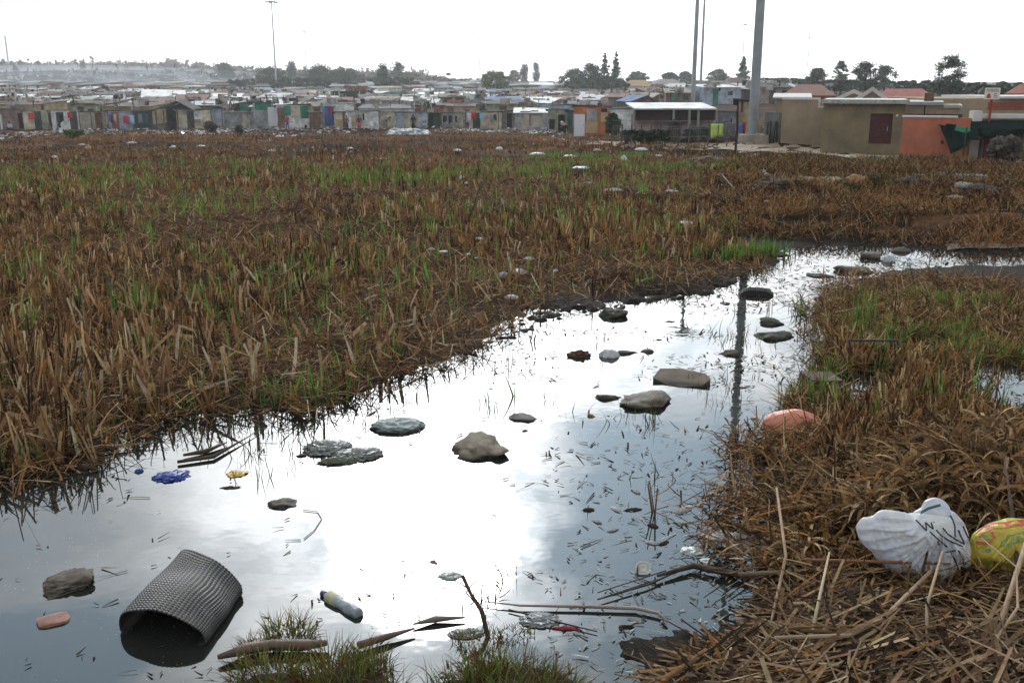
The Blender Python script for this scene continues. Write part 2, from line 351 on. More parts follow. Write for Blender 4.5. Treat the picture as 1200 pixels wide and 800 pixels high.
# ---------------------------------------------------------------- ground, water, path
def build_ground():
    rr = [0.6]
    while rr[-1] < 34: rr.append(rr[-1] * 1.0085)
    while rr[-1] < 2900: rr.append(rr[-1] * 1.03)
    rr = np.array(rr)
    az = np.concatenate([np.radians(np.arange(-42, 42.01, .13)), np.radians(np.arange(46, 318, 5.0))])
    R, A = np.meshgrid(rr, az, indexing='ij'); X = R * np.sin(A); Y = R * np.cos(A)
    Z = terr(X.ravel(), Y.ravel())
    V = np.stack([X.ravel(), Y.ravel(), Z], 1); nr, na = R.shape
    i = np.arange(nr - 1)[:, None] * na; j = np.arange(na)[None, :]; jn = (j + 1) % na
    Q = np.stack([i + j, i + jn, i + na + jn, i + na + j], -1).reshape(-1, 4)
    c = len(V); V = np.vstack([V, [[0, 0, V[0, 2]]]])
    tri = np.stack([np.full(na, c), jn[0], np.arange(na)], 1)
    m = bpy.data.materials.new('marsh soil'); m.use_nodes = True; nt = m.node_tree; N = nt.nodes; L = nt.links; b = N['Principled BSDF']
    tc = N.new('ShaderNodeTexCoord')
    def noise(s, d=6, r=.6):
        n = N.new('ShaderNodeTexNoise'); n.inputs['Scale'].default_value = s; n.inputs['Detail'].default_value = d; n.inputs['Roughness'].default_value = r
        L.new(tc.outputs['Object'], n.inputs['Vector']); return n.outputs['Fac']
    def ramp(f, *el):
        r = N.new('ShaderNodeValToRGB')
        while len(r.color_ramp.elements) < len(el): r.color_ramp.elements.new(.5)
        for e, (p, c) in zip(r.color_ramp.elements, el): e.position = p; e.color = (*c, 1)
        L.new(f, r.inputs[0]); return r.outputs[0]
    a = ramp(noise(.16), (.36, (.022, .014, .009)), (.50, (.055, .028, .015)), (.62, (.12, .06, .027)), (.72, (.05, .05, .02)))
    c2 = ramp(noise(2.2, 8, .7), (.35, (.35, .35, .35)), (.65, (1.35, 1.3, 1.25)))
    mx = N.new('ShaderNodeMix'); mx.data_type = 'RGBA'; mx.blend_type = 'MULTIPLY'; mx.inputs[0].default_value = 1
    L.new(a, mx.inputs[6]); L.new(c2, mx.inputs[7])
    # wet black mud close to the water level
    sp = N.new('ShaderNodeSeparateXYZ'); L.new(tc.outputs['Object'], sp.inputs[0])
    mr = N.new('ShaderNodeMapRange'); mr.inputs[1].default_value = .02; mr.inputs[2].default_value = .12; L.new(sp.outputs[2], mr.inputs[0])
    mr2 = N.new('ShaderNodeMapRange'); mr2.inputs[1].default_value = 24; mr2.inputs[2].default_value = 27; L.new(sp.outputs[1], mr2.inputs[0])
    mxx = N.new('ShaderNodeMath'); mxx.operation = 'MAXIMUM'; L.new(mr.outputs[0], mxx.inputs[0]); L.new(mr2.outputs[0], mxx.inputs[1])
    m2 = N.new('ShaderNodeMix'); m2.data_type = 'RGBA'; L.new(mxx.outputs[0], m2.inputs[0]); m2.inputs[6].default_value = (.022, .019, .016, 1)
    L.new(mx.outputs[2], m2.inputs[7]); L.new(m2.outputs[2], b.inputs['Base Color'])
    rg = N.new('ShaderNodeMapRange'); rg.inputs[3].default_value = .62; rg.inputs[4].default_value = .95; L.new(mxx.outputs[0], rg.inputs[0]); L.new(rg.outputs[0], b.inputs['Roughness'])
    b.inputs['Specular IOR Level'].default_value = .03
    bp = N.new('ShaderNodeBump'); bp.inputs['Distance'].default_value = .04; L.new(noise(14, 8, .7), bp.inputs['Height']); L.new(bp.outputs[0], b.inputs['Normal'])
    o = np_mesh('ground', V, [Q, tri], m, smooth=True); tag(o, kind='structure')
build_ground()

def build_water():
    mb = MB(); mb.add([(-16, -1, 0), (16, -1, 0), (16, 22.5, 0), (-16, 22.5, 0)], [(0, 1, 2, 3)])
    m = bpy.data.materials.new('murky water'); m.use_nodes = True; nt = m.node_tree; N = nt.nodes; L = nt.links; b = N['Principled BSDF']
    b.inputs['Base Color'].default_value = (.018, .020, .017, 1); b.inputs['IOR'].default_value = 1.5
    tc = N.new('ShaderNodeTexCoord')
    n = N.new('ShaderNodeTexNoise'); n.inputs['Scale'].default_value = 1.6; n.inputs['Detail'].default_value = 5; L.new(tc.outputs['Object'], n.inputs['Vector'])
    # scum: slightly rougher patches and a fine sprinkle of specks on the surface
    mr = N.new('ShaderNodeMapRange'); mr.inputs[1].default_value = .45; mr.inputs[2].default_value = .75; mr.inputs[3].default_value = .015; mr.inputs[4].default_value = .05
    L.new(n.outputs['Fac'], mr.inputs[0]); L.new(mr.outputs[0], b.inputs['Roughness'])
    v = N.new('ShaderNodeTexVoronoi'); v.inputs['Scale'].default_value = 26; L.new(tc.outputs['Object'], v.inputs['Vector'])
    sp = N.new('ShaderNodeMapRange'); sp.inputs[1].default_value = .10; sp.inputs[2].default_value = .06; L.new(v.outputs['Distance'], sp.inputs[0])
    gt = N.new('ShaderNodeMapRange'); gt.inputs[1].default_value = .50; gt.inputs[2].default_value = .62; L.new(n.outputs['Fac'], gt.inputs[0])
    mu = N.new('ShaderNodeMath'); mu.operation = 'MULTIPLY'; L.new(sp.outputs[0], mu.inputs[0]); L.new(gt.outputs[0], mu.inputs[1])
    mx = N.new('ShaderNodeMix'); mx.data_type = 'RGBA'; L.new(mu.outputs[0], mx.inputs[0]); mx.inputs[6].default_value = (.018, .020, .017, 1); mx.inputs[7].default_value = (.30, .30, .26, 1)
    L.new(mx.outputs[2], b.inputs['Base Color'])
    n2 = N.new('ShaderNodeTexNoise'); n2.inputs['Scale'].default_value = 5; n2.inputs['Detail'].default_value = 2; L.new(tc.outputs['Object'], n2.inputs['Vector'])
    bp = N.new('ShaderNodeBump'); bp.inputs['Distance'].default_value = .0016; bp.inputs['Strength'].default_value = .6
    L.new(n2.outputs['Fac'], bp.inputs['Height']); L.new(bp.outputs[0], b.inputs['Normal'])
    tag(mb.build('water', m), kind='structure')
build_water()

def strip(name, near, far, m, lift=.012, n=60, ys=None):
    def lerp(P, t):
        xs = [p[0] for p in P]; x = xs[0] + (xs[-1] - xs[0]) * t
        return x, float(np.interp(x, xs, [p[1] for p in P]))
    V = []; F_ = []
    for i in range(n + 1):
        a = at(*lerp(near, i / n)); b = at(*lerp(far, i / n))
        for k in range(7):
            p = a.lerp(b, k / 6); jit = (fbm(p.x * .7, p.y * .7, 77, 3) - .5) * .8 if k in (0, 6) else 0
            y = p.y + float(jit); V.append((p.x, y, T(p.x, y) + lift))
    for i in range(n):
        for k in range(6): q = i * 7 + k; F_.append((q, q + 7, q + 8, q + 1))
    mb = MB(); mb.add(V, F_); return tag(mb.build(name, m, smooth=True), kind='structure')
M_DIRT = mat('pale trodden dirt', (.26, .20, .14), .95, .35, 1.2, bump=.02, bscale=9)
strip('dirt_path', [(640, 169), (760, 174), (830, 177), (930, 180), (1040, 190), (1290, 196)], [(640, 165), (760, 167), (830, 169), (930, 165), (1040, 183), (1290, 187)], M_DIRT)
strip('sandy_bank', [(1110, 294), (1290, 292)], [(1110, 290), (1290, 286)], mat('wet sandy mud', (.16, .125, .085), .6, .2, 4, bump=.01, bscale=20), .02, 30)

# ---------------------------------------------------------------- vegetation that nobody could count
BR = [(.20, .112, .052), (.11, .060, .030), (.40, .27, .14), (.28, .145, .058), (.042, .026, .016), (.48, .38, .24)]
GREEN = [(.085, .20, .03), (.13, .25, .045), (.05, .13, .025), (.22, .28, .06)]
M_DRY = blade_mat('dry reed blade', .22); M_GRN = blade_mat('green blade', .4, .5, .3)
def polar(n, r0, r1, a0, a1, p=0.0):
    u = RNG.random(n); e = 1 + p
    r = (r0 ** e + u * (r1 ** e - r0 ** e)) ** (1 / e); a = np.radians(RNG.uniform(a0, a1, n))
    return r * np.sin(a), r * np.cos(a)
def keep(x, y, *c):
    k = np.ones(len(x), bool)
    for q in c: k &= q
    return x[k], y[k]
def az_of(x, y): return np.degrees(np.arctan2(x, y))
def inpoly(P, x, y): return sdf(np.array([gz(*p, .1) for p in P]), x, y)
CLUMP = [(900, 632), (915, 592), (950, 566), (995, 532), (1030, 500), (1110, 500), (1200, 515), (1330, 520), (1330, 690), (1120, 668), (1000, 668), (905, 662)]
MATT = [(775, 785), (810, 755), (880, 738), (915, 700), (930, 668), (1330, 668), (1330, 930), (775, 930)]
def hgt(x, y): return terr(x, y, pondd(x, y))

def field():
    parts = []
    # standing cut stubs, in small fans
    x, y = polar(42000, 5.3, 62, -37, 14.5, .15); d = pondd(x, y); a = az_of(x, y); r = np.hypot(x, y)
    dens = fbm(x * .35, y * .35, 50, 3)
    matted = (a > -17) & (d < 2.4) & (r < 15)                    # flattened thatch beside the water
    k = ((d > .08) | ((d > -.6) & (RNG.random(len(x)) < .22 * np.exp(d.clip(-2, 0) / .25)))) & (RNG.random(len(x)) < np.where(matted, .16, np.clip((dens - .39) * 6, .07, 1))) & ~((a > 11.5) & (r > 16.5)) & (RNG.random(len(x)) > .93 * sstep(20, 50, r)) & ~((a > 2) & (r > 46))
    x, y, r, d = x[k], y[k], r[k], d[k]
    n = len(x); m = RNG.integers(2, 5, n); idx = np.repeat(np.arange(n), m); N_ = len(idx)
    bx = x[idx] + RNG.normal(0, .022, N_); by = y[idx] + RNG.normal(0, .022, N_)
    az = RNG.uniform(0, 2 * np.pi, n)[idx] + RNG.normal(0, .9, N_); lean0 = np.abs(RNG.normal(.10, .14, n))[idx]
    Lb = (RNG.uniform(.07, .30, n) * (0.75 + .6 * fbm(x * .6, y * .6, 51, 3)))[idx] * RNG.uniform(.6, 1.08, N_)
    big = ((az_of(x, y) < -17) & (r < 10.5))[idx]; Lb = np.where(big, Lb * 1.6, Lb) * (1 - .45 * sstep(22, 45, r[idx]))
    w = RNG.uniform(.011, .026, N_) * (1 + .022 * (r[idx] - 8).clip(0))
    z = np.maximum(hgt(bx, by), -.04) - .02
    cols = palette(n, BR, [4, 3.0, 2.2, 2.6, 2.2, .7])[idx] * RNG.uniform(.8, 1.2, (N_, 1))
    parts.append(ribbons(np.stack([bx, by, z], 1), Lb, w, az, lean0 + np.abs(RNG.normal(0, .1, N_)), RNG.normal(0, .12, N_), cols, 2, RNG.uniform(.45, .95, N_), root=1))
    # lying thatch
    x, y = polar(150000, 5.2, 36, -37, 15, .15); d = pondd(x, y); a = az_of(x, y); r = np.hypot(x, y)
    k = (d > -.10 - .25 * RNG.random(len(x)) ** 3) & ~((a > 12.5) & (r > 17)); x, y, r, d = x[k], y[k], r[k], d[k]; n = len(x)
    near = np.exp(-((d - .6) / .9) ** 2)
    z = np.maximum(hgt(x, y), 0) + RNG.uniform(0, .06, n) + .09 * near * RNG.random(n) * (r < 14)
    az = RNG.uniform(0, 2 * np.pi, n); lean = RNG.normal(1.45, .25, n); L_ = RNG.uniform(.08, .34, n)
    z = np.maximum(z, .01)
    parts.append(ribbons(np.stack([x, y, z], 1), L_, RNG.uniform(.006, .016, n) * (1 + .03 * (r - 8).clip(0)), az, lean, RNG.normal(.1, .35, n),
                         palette(n, BR, [4, 4, 1.6, 2.4, 3, .5]), 2, .5, face=az + np.pi / 2 + RNG.normal(0, .5, n), root=1))
    x, y = polar(2600, 6.2, 14, -36, 3, .5); d = pondd(x, y); a = az_of(x, y); r = np.hypot(x, y)
    k = (d > .12) & (RNG.random(len(x)) < np.where((a < -15) & (r < 10.5), .8, .22)); x, y = x[k], y[k]; n = len(x); fall = RNG.random(n) < .4
    parts.append(ribbons(np.stack([x, y, hgt(x, y) + .0 + .12 * fall], 1), RNG.uniform(.15, .42, n), RNG.uniform(.02, .045, n), RNG.uniform(0, 6.28, n), np.where(fall, RNG.normal(1.1, .35, n), np.abs(RNG.normal(.12, .15, n))), RNG.normal(0, .25, n),
                         palette(n, [(.34, .23, .13), (.25, .15, .08), (.40, .33, .23), (.17, .10, .055)], [3, 3, 1, 2]), 3, RNG.uniform(.4, 1.0, n), root=1, twist=RNG.normal(0, .6, n)))
    v, q, c = merge(parts)
    o = np_mesh('cut_reed_stubble', v, [q], M_DRY, c); tag(o, 'brown cut reed stubble and flattened thatch covering the marsh beside the pond', 'reeds', kind='stuff')
field()

def green():
    parts = []
    def shoots(x, y, lo, hi, ml, mh, wr=(.010, .022), spread=.05, cols=GREEN, wt=(3, 3, 2, 1.2)):
        n = len(x); m = RNG.integers(ml, mh + 1, n); i = np.repeat(np.arange(n), m); N_ = len(i)
        bx = x[i] + RNG.normal(0, spread, N_); by = y[i] + RNG.normal(0, spread, N_); r = np.hypot(bx, by)
        z = np.maximum(hgt(bx, by), -.05) - .02
        parts.append(ribbons(np.stack([bx, by, z], 1), RNG.uniform(lo, hi, n)[i] * RNG.uniform(.55, 1.1, N_), RNG.uniform(*wr, N_) * (1 + .03 * (r - 8).clip(0)),
                             RNG.uniform(0, 2 * np.pi, N_), np.abs(RNG.normal(.06, .1, N_)), np.abs(RNG.normal(.12, .2, N_)),
                             palette(N_, cols, wt), 3, .1, root=1))
    x, y = polar(5200, 5.6, 36, -37, 13, .4); g = fbm(x * .5, y * .5, 60, 3); d = pondd(x, y); r = np.hypot(x, y); a = az_of(x, y)
    k = (d > .1) & (RNG.random(len(x)) < np.clip((g - .44) * 5, .14, .9)); shoots(x[k], y[k], .18, .45, 1, 4)
    # the bright band of new growth across the marsh
    x, y = polar(9500, 25, 35, -31, 9, .0); a = az_of(x, y); r = np.hypot(x, y); g = fbm(x * .3, y * .5, 61, 3)
    band = np.exp(-((r - (28.0 + a * .03)) / 1.5) ** 2) * np.where(a < -3, 1, .55) * np.where((a > -19), 1, .4)
    k = RNG.random(len(x)) < band * np.clip((g - .42) * 6, 0, 1) * .8; shoots(x[k], y[k], .16, .36, 2, 5, (.012, .02), .09, wt=(3, 4, 1, 2))
    x, y = polar(2600, 30, 38, 1, 16, 0); g = fbm(x * .3, y * .5, 62, 3); k = g > .5; shoots(x[k], y[k], .1, .25, 2, 4, (.012, .02), .09, wt=(3, 2, 3, .6))
    # water's edge: left bank sprigs and the lush patch at the head of the channel
    x, y = polar(9000, 5.3, 18, -37, 13.5, .3); d = pondd(x, y); g = fbm(x * 1.1, y * 1.1, 63, 2)
    k = (d > -.03) & (d < .5) & (g > .52); shoots(x[k], y[k], .10, .3, 1, 3, (.006, .012), .03)
    for (px, py, nn, hh) in ((68, 335, 10, .5), (148, 372, 12, .6), (165, 372, 8, .62), (200, 420, 7, .4), (362, 335, 9, .45), (566, 335, 9, .5), (232, 355, 6, .4), (250, 460, 10, .3), (370, 470, 14, .4), (700, 262, 12, .5),
                             (890, 300, 30, .35), (870, 303, 26, .32), (850, 305, 24, .3), (905, 300, 24, .35), (830, 306, 16, .3), (270, 385, 8, .35), (30, 390, 6, .5), (455, 420, 10, .3), (20, 330, 7, .45), (130, 250, 12, .45), (300, 350, 6, .35),
                             (1020, 385, 10, .55), (1052, 420, 7, .4), (1120, 370, 9, .4), (1155, 470, 9, .5), (1180, 500, 6, .45), (966, 470, 8, .38), (935, 470, 5, .35), (1000, 500, 6, .35), (1095, 480, 6, .4), (585, 470, 4, .3), (575, 475, 3, .25)):
        p = at(px, py); x = p.x + RNG.normal(0, .07 * nn ** .3, nn); y = p.y + RNG.normal(0, .09, nn); shoots(x, y, hh * .7, hh * 1.15, 1, 3, (.012, .024), .02)
    # right marsh
    x, y = polar(12000, 8.0, 13.2, 14.5, 37, .2); d = pondd(x, y); g = fbm(x * .9, y * .9, 64, 3); k = (d > -.1) & (RNG.random(len(x)) < np.clip((g - .36) * 6, .08, 1)); 
    shoots(x[k], y[k], .10, .27, 2, 5, (.006, .013), .05, GREEN + [(.22, .26, .08)], (3, 3, 3, 2, 3))
    v, q, c = merge(parts)
    o = np_mesh('green_reed_shoots', v, [q], M_GRN, c); tag(o, 'fresh green reed shoots pushing up through the brown stubble', 'reeds', kind='stuff')
green()

def far_field():
    x, y = polar(210000, 24, 113, -37, 37, .05); a = az_of(x, y); r = np.hypot(x, y); d = pondd(x, y)
    g = fbm(x * .13, y * .2, 70, 4); g2 = fbm(x * .5, y * .8, 71, 3)
    lim = np.where(a > 11, 36.5, np.where(a > 3, 62 + 44 * sstep(8, 3, a), 108))
    k = (r < lim) & (g2 > .34) & (RNG.random(len(x)) < sstep(22, 33, r)); x, y, r, a, g, g2 = [q[k] for q in (x, y, r, a, g, g2)]
    n = len(x); base = np.empty((n, 3))
    dark = np.array([.035, .021, .013]); red = np.array([.15, .062, .028]); org = np.array([.26, .13, .05]); grn = np.array([.065, .085, .03]); tan = np.array([.26, .19, .10])
    t = (g + RNG.normal(0, .05, n))
    base = np.where((t < .45)[:, None], dark, np.where((t < .54)[:, None], red, np.where((t < .61)[:, None], org, np.where((t < .645)[:, None], tan, grn))))
    rnd = RNG.random(n)
    base = np.where((rnd < .18)[:, None], red, base); base = np.where((rnd > .95)[:, None], tan, base)
    base = np.where(((g2 < .42) & (rnd < .7))[:, None], dark * .9, base); orb = (r > 52) & (r < 80) & (a < 8) & (g > .45) & (rnd < .75); base = np.where(orb[:, None], org, base)
    cols = base * RNG.uniform(.7, 1.3, (n, 1))
    z = hgt(x, y) - .02
    v1 = ribbons(np.stack([x, y, z], 1), RNG.uniform(.06, .26, n) * (.3 + g2) * np.where(t < .42, .6, 1), RNG.uniform(.016, .036, n) * (1 + (r - 30) / 40).clip(1), RNG.uniform(0, 6.28, n),
                 np.abs(RNG.normal(.5, .4, n)), RNG.normal(.4, .4, n), cols, 2, .35, root=1)
    # straw heaps on the right beyond the channel
    x, y = polar(105000, 16.2, 37.5, 9, 37, .2); a = az_of(x, y); r = np.hypot(x, y); d = pondd(x, y); g = fbm(x * .35, y * .6, 72, 4)
    k = (d > .12) & (a > 11 + 2 * g) & (g > .38) & ((r > 17.6) | (a < 13)); x, y, r, a, g, d = [q[k] for q in (x, y, r, a, g, d)]; n = len(x)
    t = g + RNG.normal(0, .07, n)
    heap = (r < 26)
    base = np.where((t < .45)[:, None], dark * 1.1, np.where((t < .54)[:, None], red, np.where((t < .64)[:, None], org * .9, grn)))
    base = np.where((heap & (t > .48))[:, None], org * 1.0, base); rnd = RNG.random(n); base = np.where((rnd > .84)[:, None], tan * 1.1, base); base = np.where((rnd < .22)[:, None], dark * 1.6, base)
    cols = base * RNG.uniform(.65, 1.3, (n, 1)); z = hgt(x, y) + RNG.uniform(-.02, .12, n) * (g > .45)
    az = RNG.uniform(0, 6.28, n)
    v2 = ribbons(np.stack([x, y, z], 1), RNG.uniform(.07, .30, n), RNG.uniform(.009, .02, n) * (1 + (r - 16) / 26), az,
                 np.abs(RNG.normal(1.0, .45, n)), RNG.normal(.4, .4, n), cols, 2, .4, root=1)
    v, q, c = merge([v1, v2])
    o = np_mesh('dry_grass', v, [q], M_DRY, c); tag(o, 'low brown and orange dry grass over the field towards the shacks', 'grass', kind='stuff')
far_field()

def right_marsh():
    parts = []
    x, y = polar(9000, 7.0, 13.4, 14, 37, .25); d = pondd(x, y); g = fbm(x * .8, y * .8, 80, 3); inC = inpoly(CLUMP, x, y) < 0
    k = (d > -.35) & (RNG.random(len(x)) < np.clip((g - .28) * 4, .2, 1)) & ~inC & (RNG.random(len(x)) < np.where(d < -.02, .35, 1)) & ((d > .03) | (az_of(x, y) > 21))
    x, y = x[k], y[k]; n = len(x); m = RNG.integers(2, 5, n); i = np.repeat(np.arange(n), m); N_ = len(i)
    bx = x[i] + RNG.normal(0, .03, N_); by = y[i] + RNG.normal(0, .03, N_); z = np.maximum(hgt(bx, by), -.08) - .02
    L_ = (RNG.uniform(.09, .32, n) * np.where(az_of(x, y) < 19, .6, 1) * np.where(np.hypot(x, y) < 10.5, 1.0, .5))[i] * RNG.uniform(.6, 1.1, N_)
    parts.append(ribbons(np.stack([bx, by, z], 1), L_, RNG.uniform(.012, .028, N_), RNG.uniform(0, 6.28, N_), np.abs(RNG.normal(.16, .16, N_)),
                         np.abs(RNG.normal(.1, .3, N_)), palette(n, BR, [4, 3, 2, 3.2, 2, .5])[i], 2, RNG.uniform(.3, .9, N_), root=1))
    x, y = polar(30000, 7.0, 14.8, 14, 37, .2); d = pondd(x, y); k = d > -.1; x, y = x[k], y[k]; n = len(x); az = RNG.uniform(0, 6.28, n)
    parts.append(ribbons(np.stack([x, y, np.maximum(hgt(x, y), .01) + RNG.uniform(0, .09, n)], 1), RNG.uniform(.08, .34, n), RNG.uniform(.006, .016, n), az, RNG.normal(1.4, .3, n), RNG.normal(.1, .35, n),
                         palette(n, BR, [4, 4, 1.6, 3, 3, .6]), 2, .5, face=az + np.pi / 2 + RNG.normal(0, .5, n), root=1))
    v, q, c = merge(parts)
    o = np_mesh('marsh_reeds', v, [q], M_DRY, c); tag(o, 'mixed brown reed stubs and grass on the far right bank of the pond', 'reeds', kind='stuff')
right_marsh()

BAGP = [gz(1080, 690, .1), gz(1190, 685, .1)]
WILT = [(.23, .14, .07), (.15, .085, .042), (.36, .25, .14), (.28, .14, .045), (.06, .036, .02)]
def wilted():
    x = RNG.uniform(1.0, 7.5, 60000); y = RNG.uniform(4.6, 9.6, 60000); s = inpoly(CLUMP, x, y); k = s < 0
    x, y, s = x[k], y[k], -s[k]; sel = RNG.permutation(len(x))[:760]; x, y, s = x[sel], y[sel], s[sel]; n = len(x)
    for bx_, by_ in BAGP: s = np.where(((x - bx_) / .45) ** 2 + ((y - by_) / .35) ** 2 < 1, .02, s)
    H = (.07 + .29 * sstep(0, .9, s)) * RNG.uniform(.65, 1.15, n) * (.75 + .5 * fbm(x * 1.4, y * 1.4, 91, 2))
    g = np.maximum(hgt(x, y), 0); parts = []
    m = RNG.integers(12, 26, n); i = np.repeat(np.arange(n), m); N_ = len(i); az = RNG.uniform(0, 6.28, N_)
    # shaggy mops: leaves spill over from a bent stem top and hang to the ground
    r0 = np.abs(RNG.normal(0, .035, N_)); P = np.stack([x[i] + r0 * np.cos(az), y[i] + r0 * np.sin(az), g[i] + H[i] * RNG.uniform(.15, .9, N_)], 1)
    parts.append(ribbons(P, (.10 + H[i] * .9) * RNG.uniform(.45, 1.15, N_), RNG.uniform(.009, .034, N_), az + RNG.normal(0, .4, N_), RNG.uniform(.1, 1.0, N_), RNG.uniform(1.0, 2.7, N_),
                 palette(n, WILT, [4, 3, 2, .8, 2.2], .25)[i] * RNG.uniform(.6, 1.35, (N_, 1)), 6, RNG.uniform(.1, .6, N_), root=1, twist=RNG.normal(0, 1.4, N_), face=az + np.pi / 2 + RNG.normal(0, .6, N_)))
    j = np.repeat(np.arange(n), 9); M_ = len(j)
    parts.append(ribbons(np.stack([x[j] + RNG.normal(0, .03, M_), y[j] + RNG.normal(0, .03, M_), g[j] - .02], 1), H[j] * RNG.uniform(.6, 1.35, M_), RNG.uniform(.010, .034, M_), RNG.uniform(0, 6.28, M_), np.abs(RNG.normal(.2, .2, M_)), RNG.normal(.2, .5, M_),
                         palette(M_, WILT, [3, 3, 2.0, 1.2, 2.4]), 3, RNG.uniform(.3, .9, M_), root=1))
    x2, y2 = RNG.uniform(1.0, 7.5, 24000), RNG.uniform(4.6, 9.6, 24000); k = (inpoly(CLUMP, x2, y2) < .36) & (pondd(x2, y2) > .06); x2, y2 = x2[k], y2[k]; q_ = len(x2); az = RNG.uniform(0, 6.28, q_)
    parts.append(ribbons(np.stack([x2, y2, np.maximum(hgt(x2, y2), 0) + RNG.uniform(0, .10, q_)], 1), RNG.uniform(.08, .4, q_), RNG.uniform(.006, .022, q_), az, RNG.normal(1.35, .3, q_), RNG.normal(.2, .5, q_), palette(q_, WILT, [3, 4, 1.4, 1, 4]), 3, .3, face=az + np.pi / 2 + RNG.normal(0, .5, q_), root=1))
    v, q, c = merge(parts)
    o = np_mesh('wilted_reeds', v, [q], M_DRY, c); tag(o, 'thick heap of wilted drooping brown reed leaves on the right bank', 'reeds', kind='stuff')

wilted()

def sticks(P, az, pitch, L_, r, cols, ns=5, sag=0.0):
    d = np.stack([np.cos(az) * np.cos(pitch), np.sin(az) * np.cos(pitch), np.sin(pitch)], 1)
    a = np.cross(d, np.array([0, 0, 1.])); a /= np.linalg.norm(a, axis=1)[:, None] + 1e-9; b = np.cross(a, d)
    n = len(P); V = np.zeros((n, 4, ns, 3)); C = np.zeros((n, 4, ns, 3))
    bend = RNG.normal(0, .04, (n, 1))
    for i, s in enumerate((0, .33, .7, 1)):
        c = P + d * (L_ * (s - .5))[:, None] + a * bend * (4 * s * (1 - s)) * L_[:, None]
        rr = r * (1.1 - .5 * s)
        for k in range(ns):
            t = 2 * np.pi * k / ns
            V[:, i, k] = c + (a * math.cos(t) + b * math.sin(t)) * rr[:, None]; C[:, i, k] = cols
    base = (np.arange(n) * 4 * ns)[:, None]
    q = np.concatenate([base + np.array([[i * ns + k, i * ns + (k + 1) % ns, (i + 1) * ns + (k + 1) % ns, (i + 1) * ns + k]]) for i in range(3) for k in range(ns)])
    return V.reshape(-1, 3), q, C.reshape(-1, 3)
STRAW = [(.25, .175, .105), (.16, .10, .058), (.09, .056, .034), (.36, .275, .175), (.22, .12, .05), (.035, .023, .016)]
def straw_mat():
    x = RNG.uniform(.7, 4.5, 60000); y = RNG.uniform(3.2, 6.3, 60000); s = inpoly(MATT, x, y); k = s < -.02
    for bx_, by_ in BAGP: k &= (((x - bx_) / .42) ** 2 + ((y - by_ + .10) / .42) ** 2 > 1) | (RNG.random(len(x)) < .12)
    x, y, s = x[k], y[k], -s[k]; sel = RNG.permutation(len(x))[:14000]; x, y, s = x[sel], y[sel], s[sel]; n = len(x)
    zb = np.maximum(hgt(x, y), 0); pile = .13 * sstep(0, .5, s)
    az = RNG.normal(.12, .5, n) + np.where(RNG.random(n) < .42, RNG.uniform(0, 3.1, n), 0)
    L_ = RNG.uniform(.10, .55, n)
    p1 = ribbons(np.stack([x - np.cos(az) * L_ / 2, y - np.sin(az) * L_ / 2, zb + pile * RNG.random(n) + .01], 1), L_, RNG.uniform(.008, .026, n), az, RNG.normal(1.5, .13, n), RNG.normal(.1, .2, n),
                 palette(n, STRAW, [3, 4, 4.5, .9, 1.6, 4.5], .3), 3, RNG.uniform(.3, .9, n), face=az + np.pi / 2 + RNG.normal(0, .45, n), root=1)
    m = 900; i = RNG.integers(0, n, m); az2 = RNG.normal(.15, .45, m) + np.where(RNG.random(m) < .4, RNG.uniform(.4, 2.4, m), 0)
    p2 = sticks(np.stack([x[i], y[i], zb[i] + pile[i] * (.4 + .75 * RNG.random(m)) + .012], 1), az2, RNG.normal(0, .07, m), RNG.uniform(.2, .8, m), RNG.uniform(.003, .009, m), palette(m, STRAW, [4, 4, 3, 1.5, 1, 1.5]))
    v, q, c = merge([p1, p2])
    o = np_mesh('straw_mat', v, [q], blade_mat('straw', .12), c); tag(o, 'matted dead reed stalks and straw lying on the near right bank', 'straw', kind='stuff')
straw_mat()

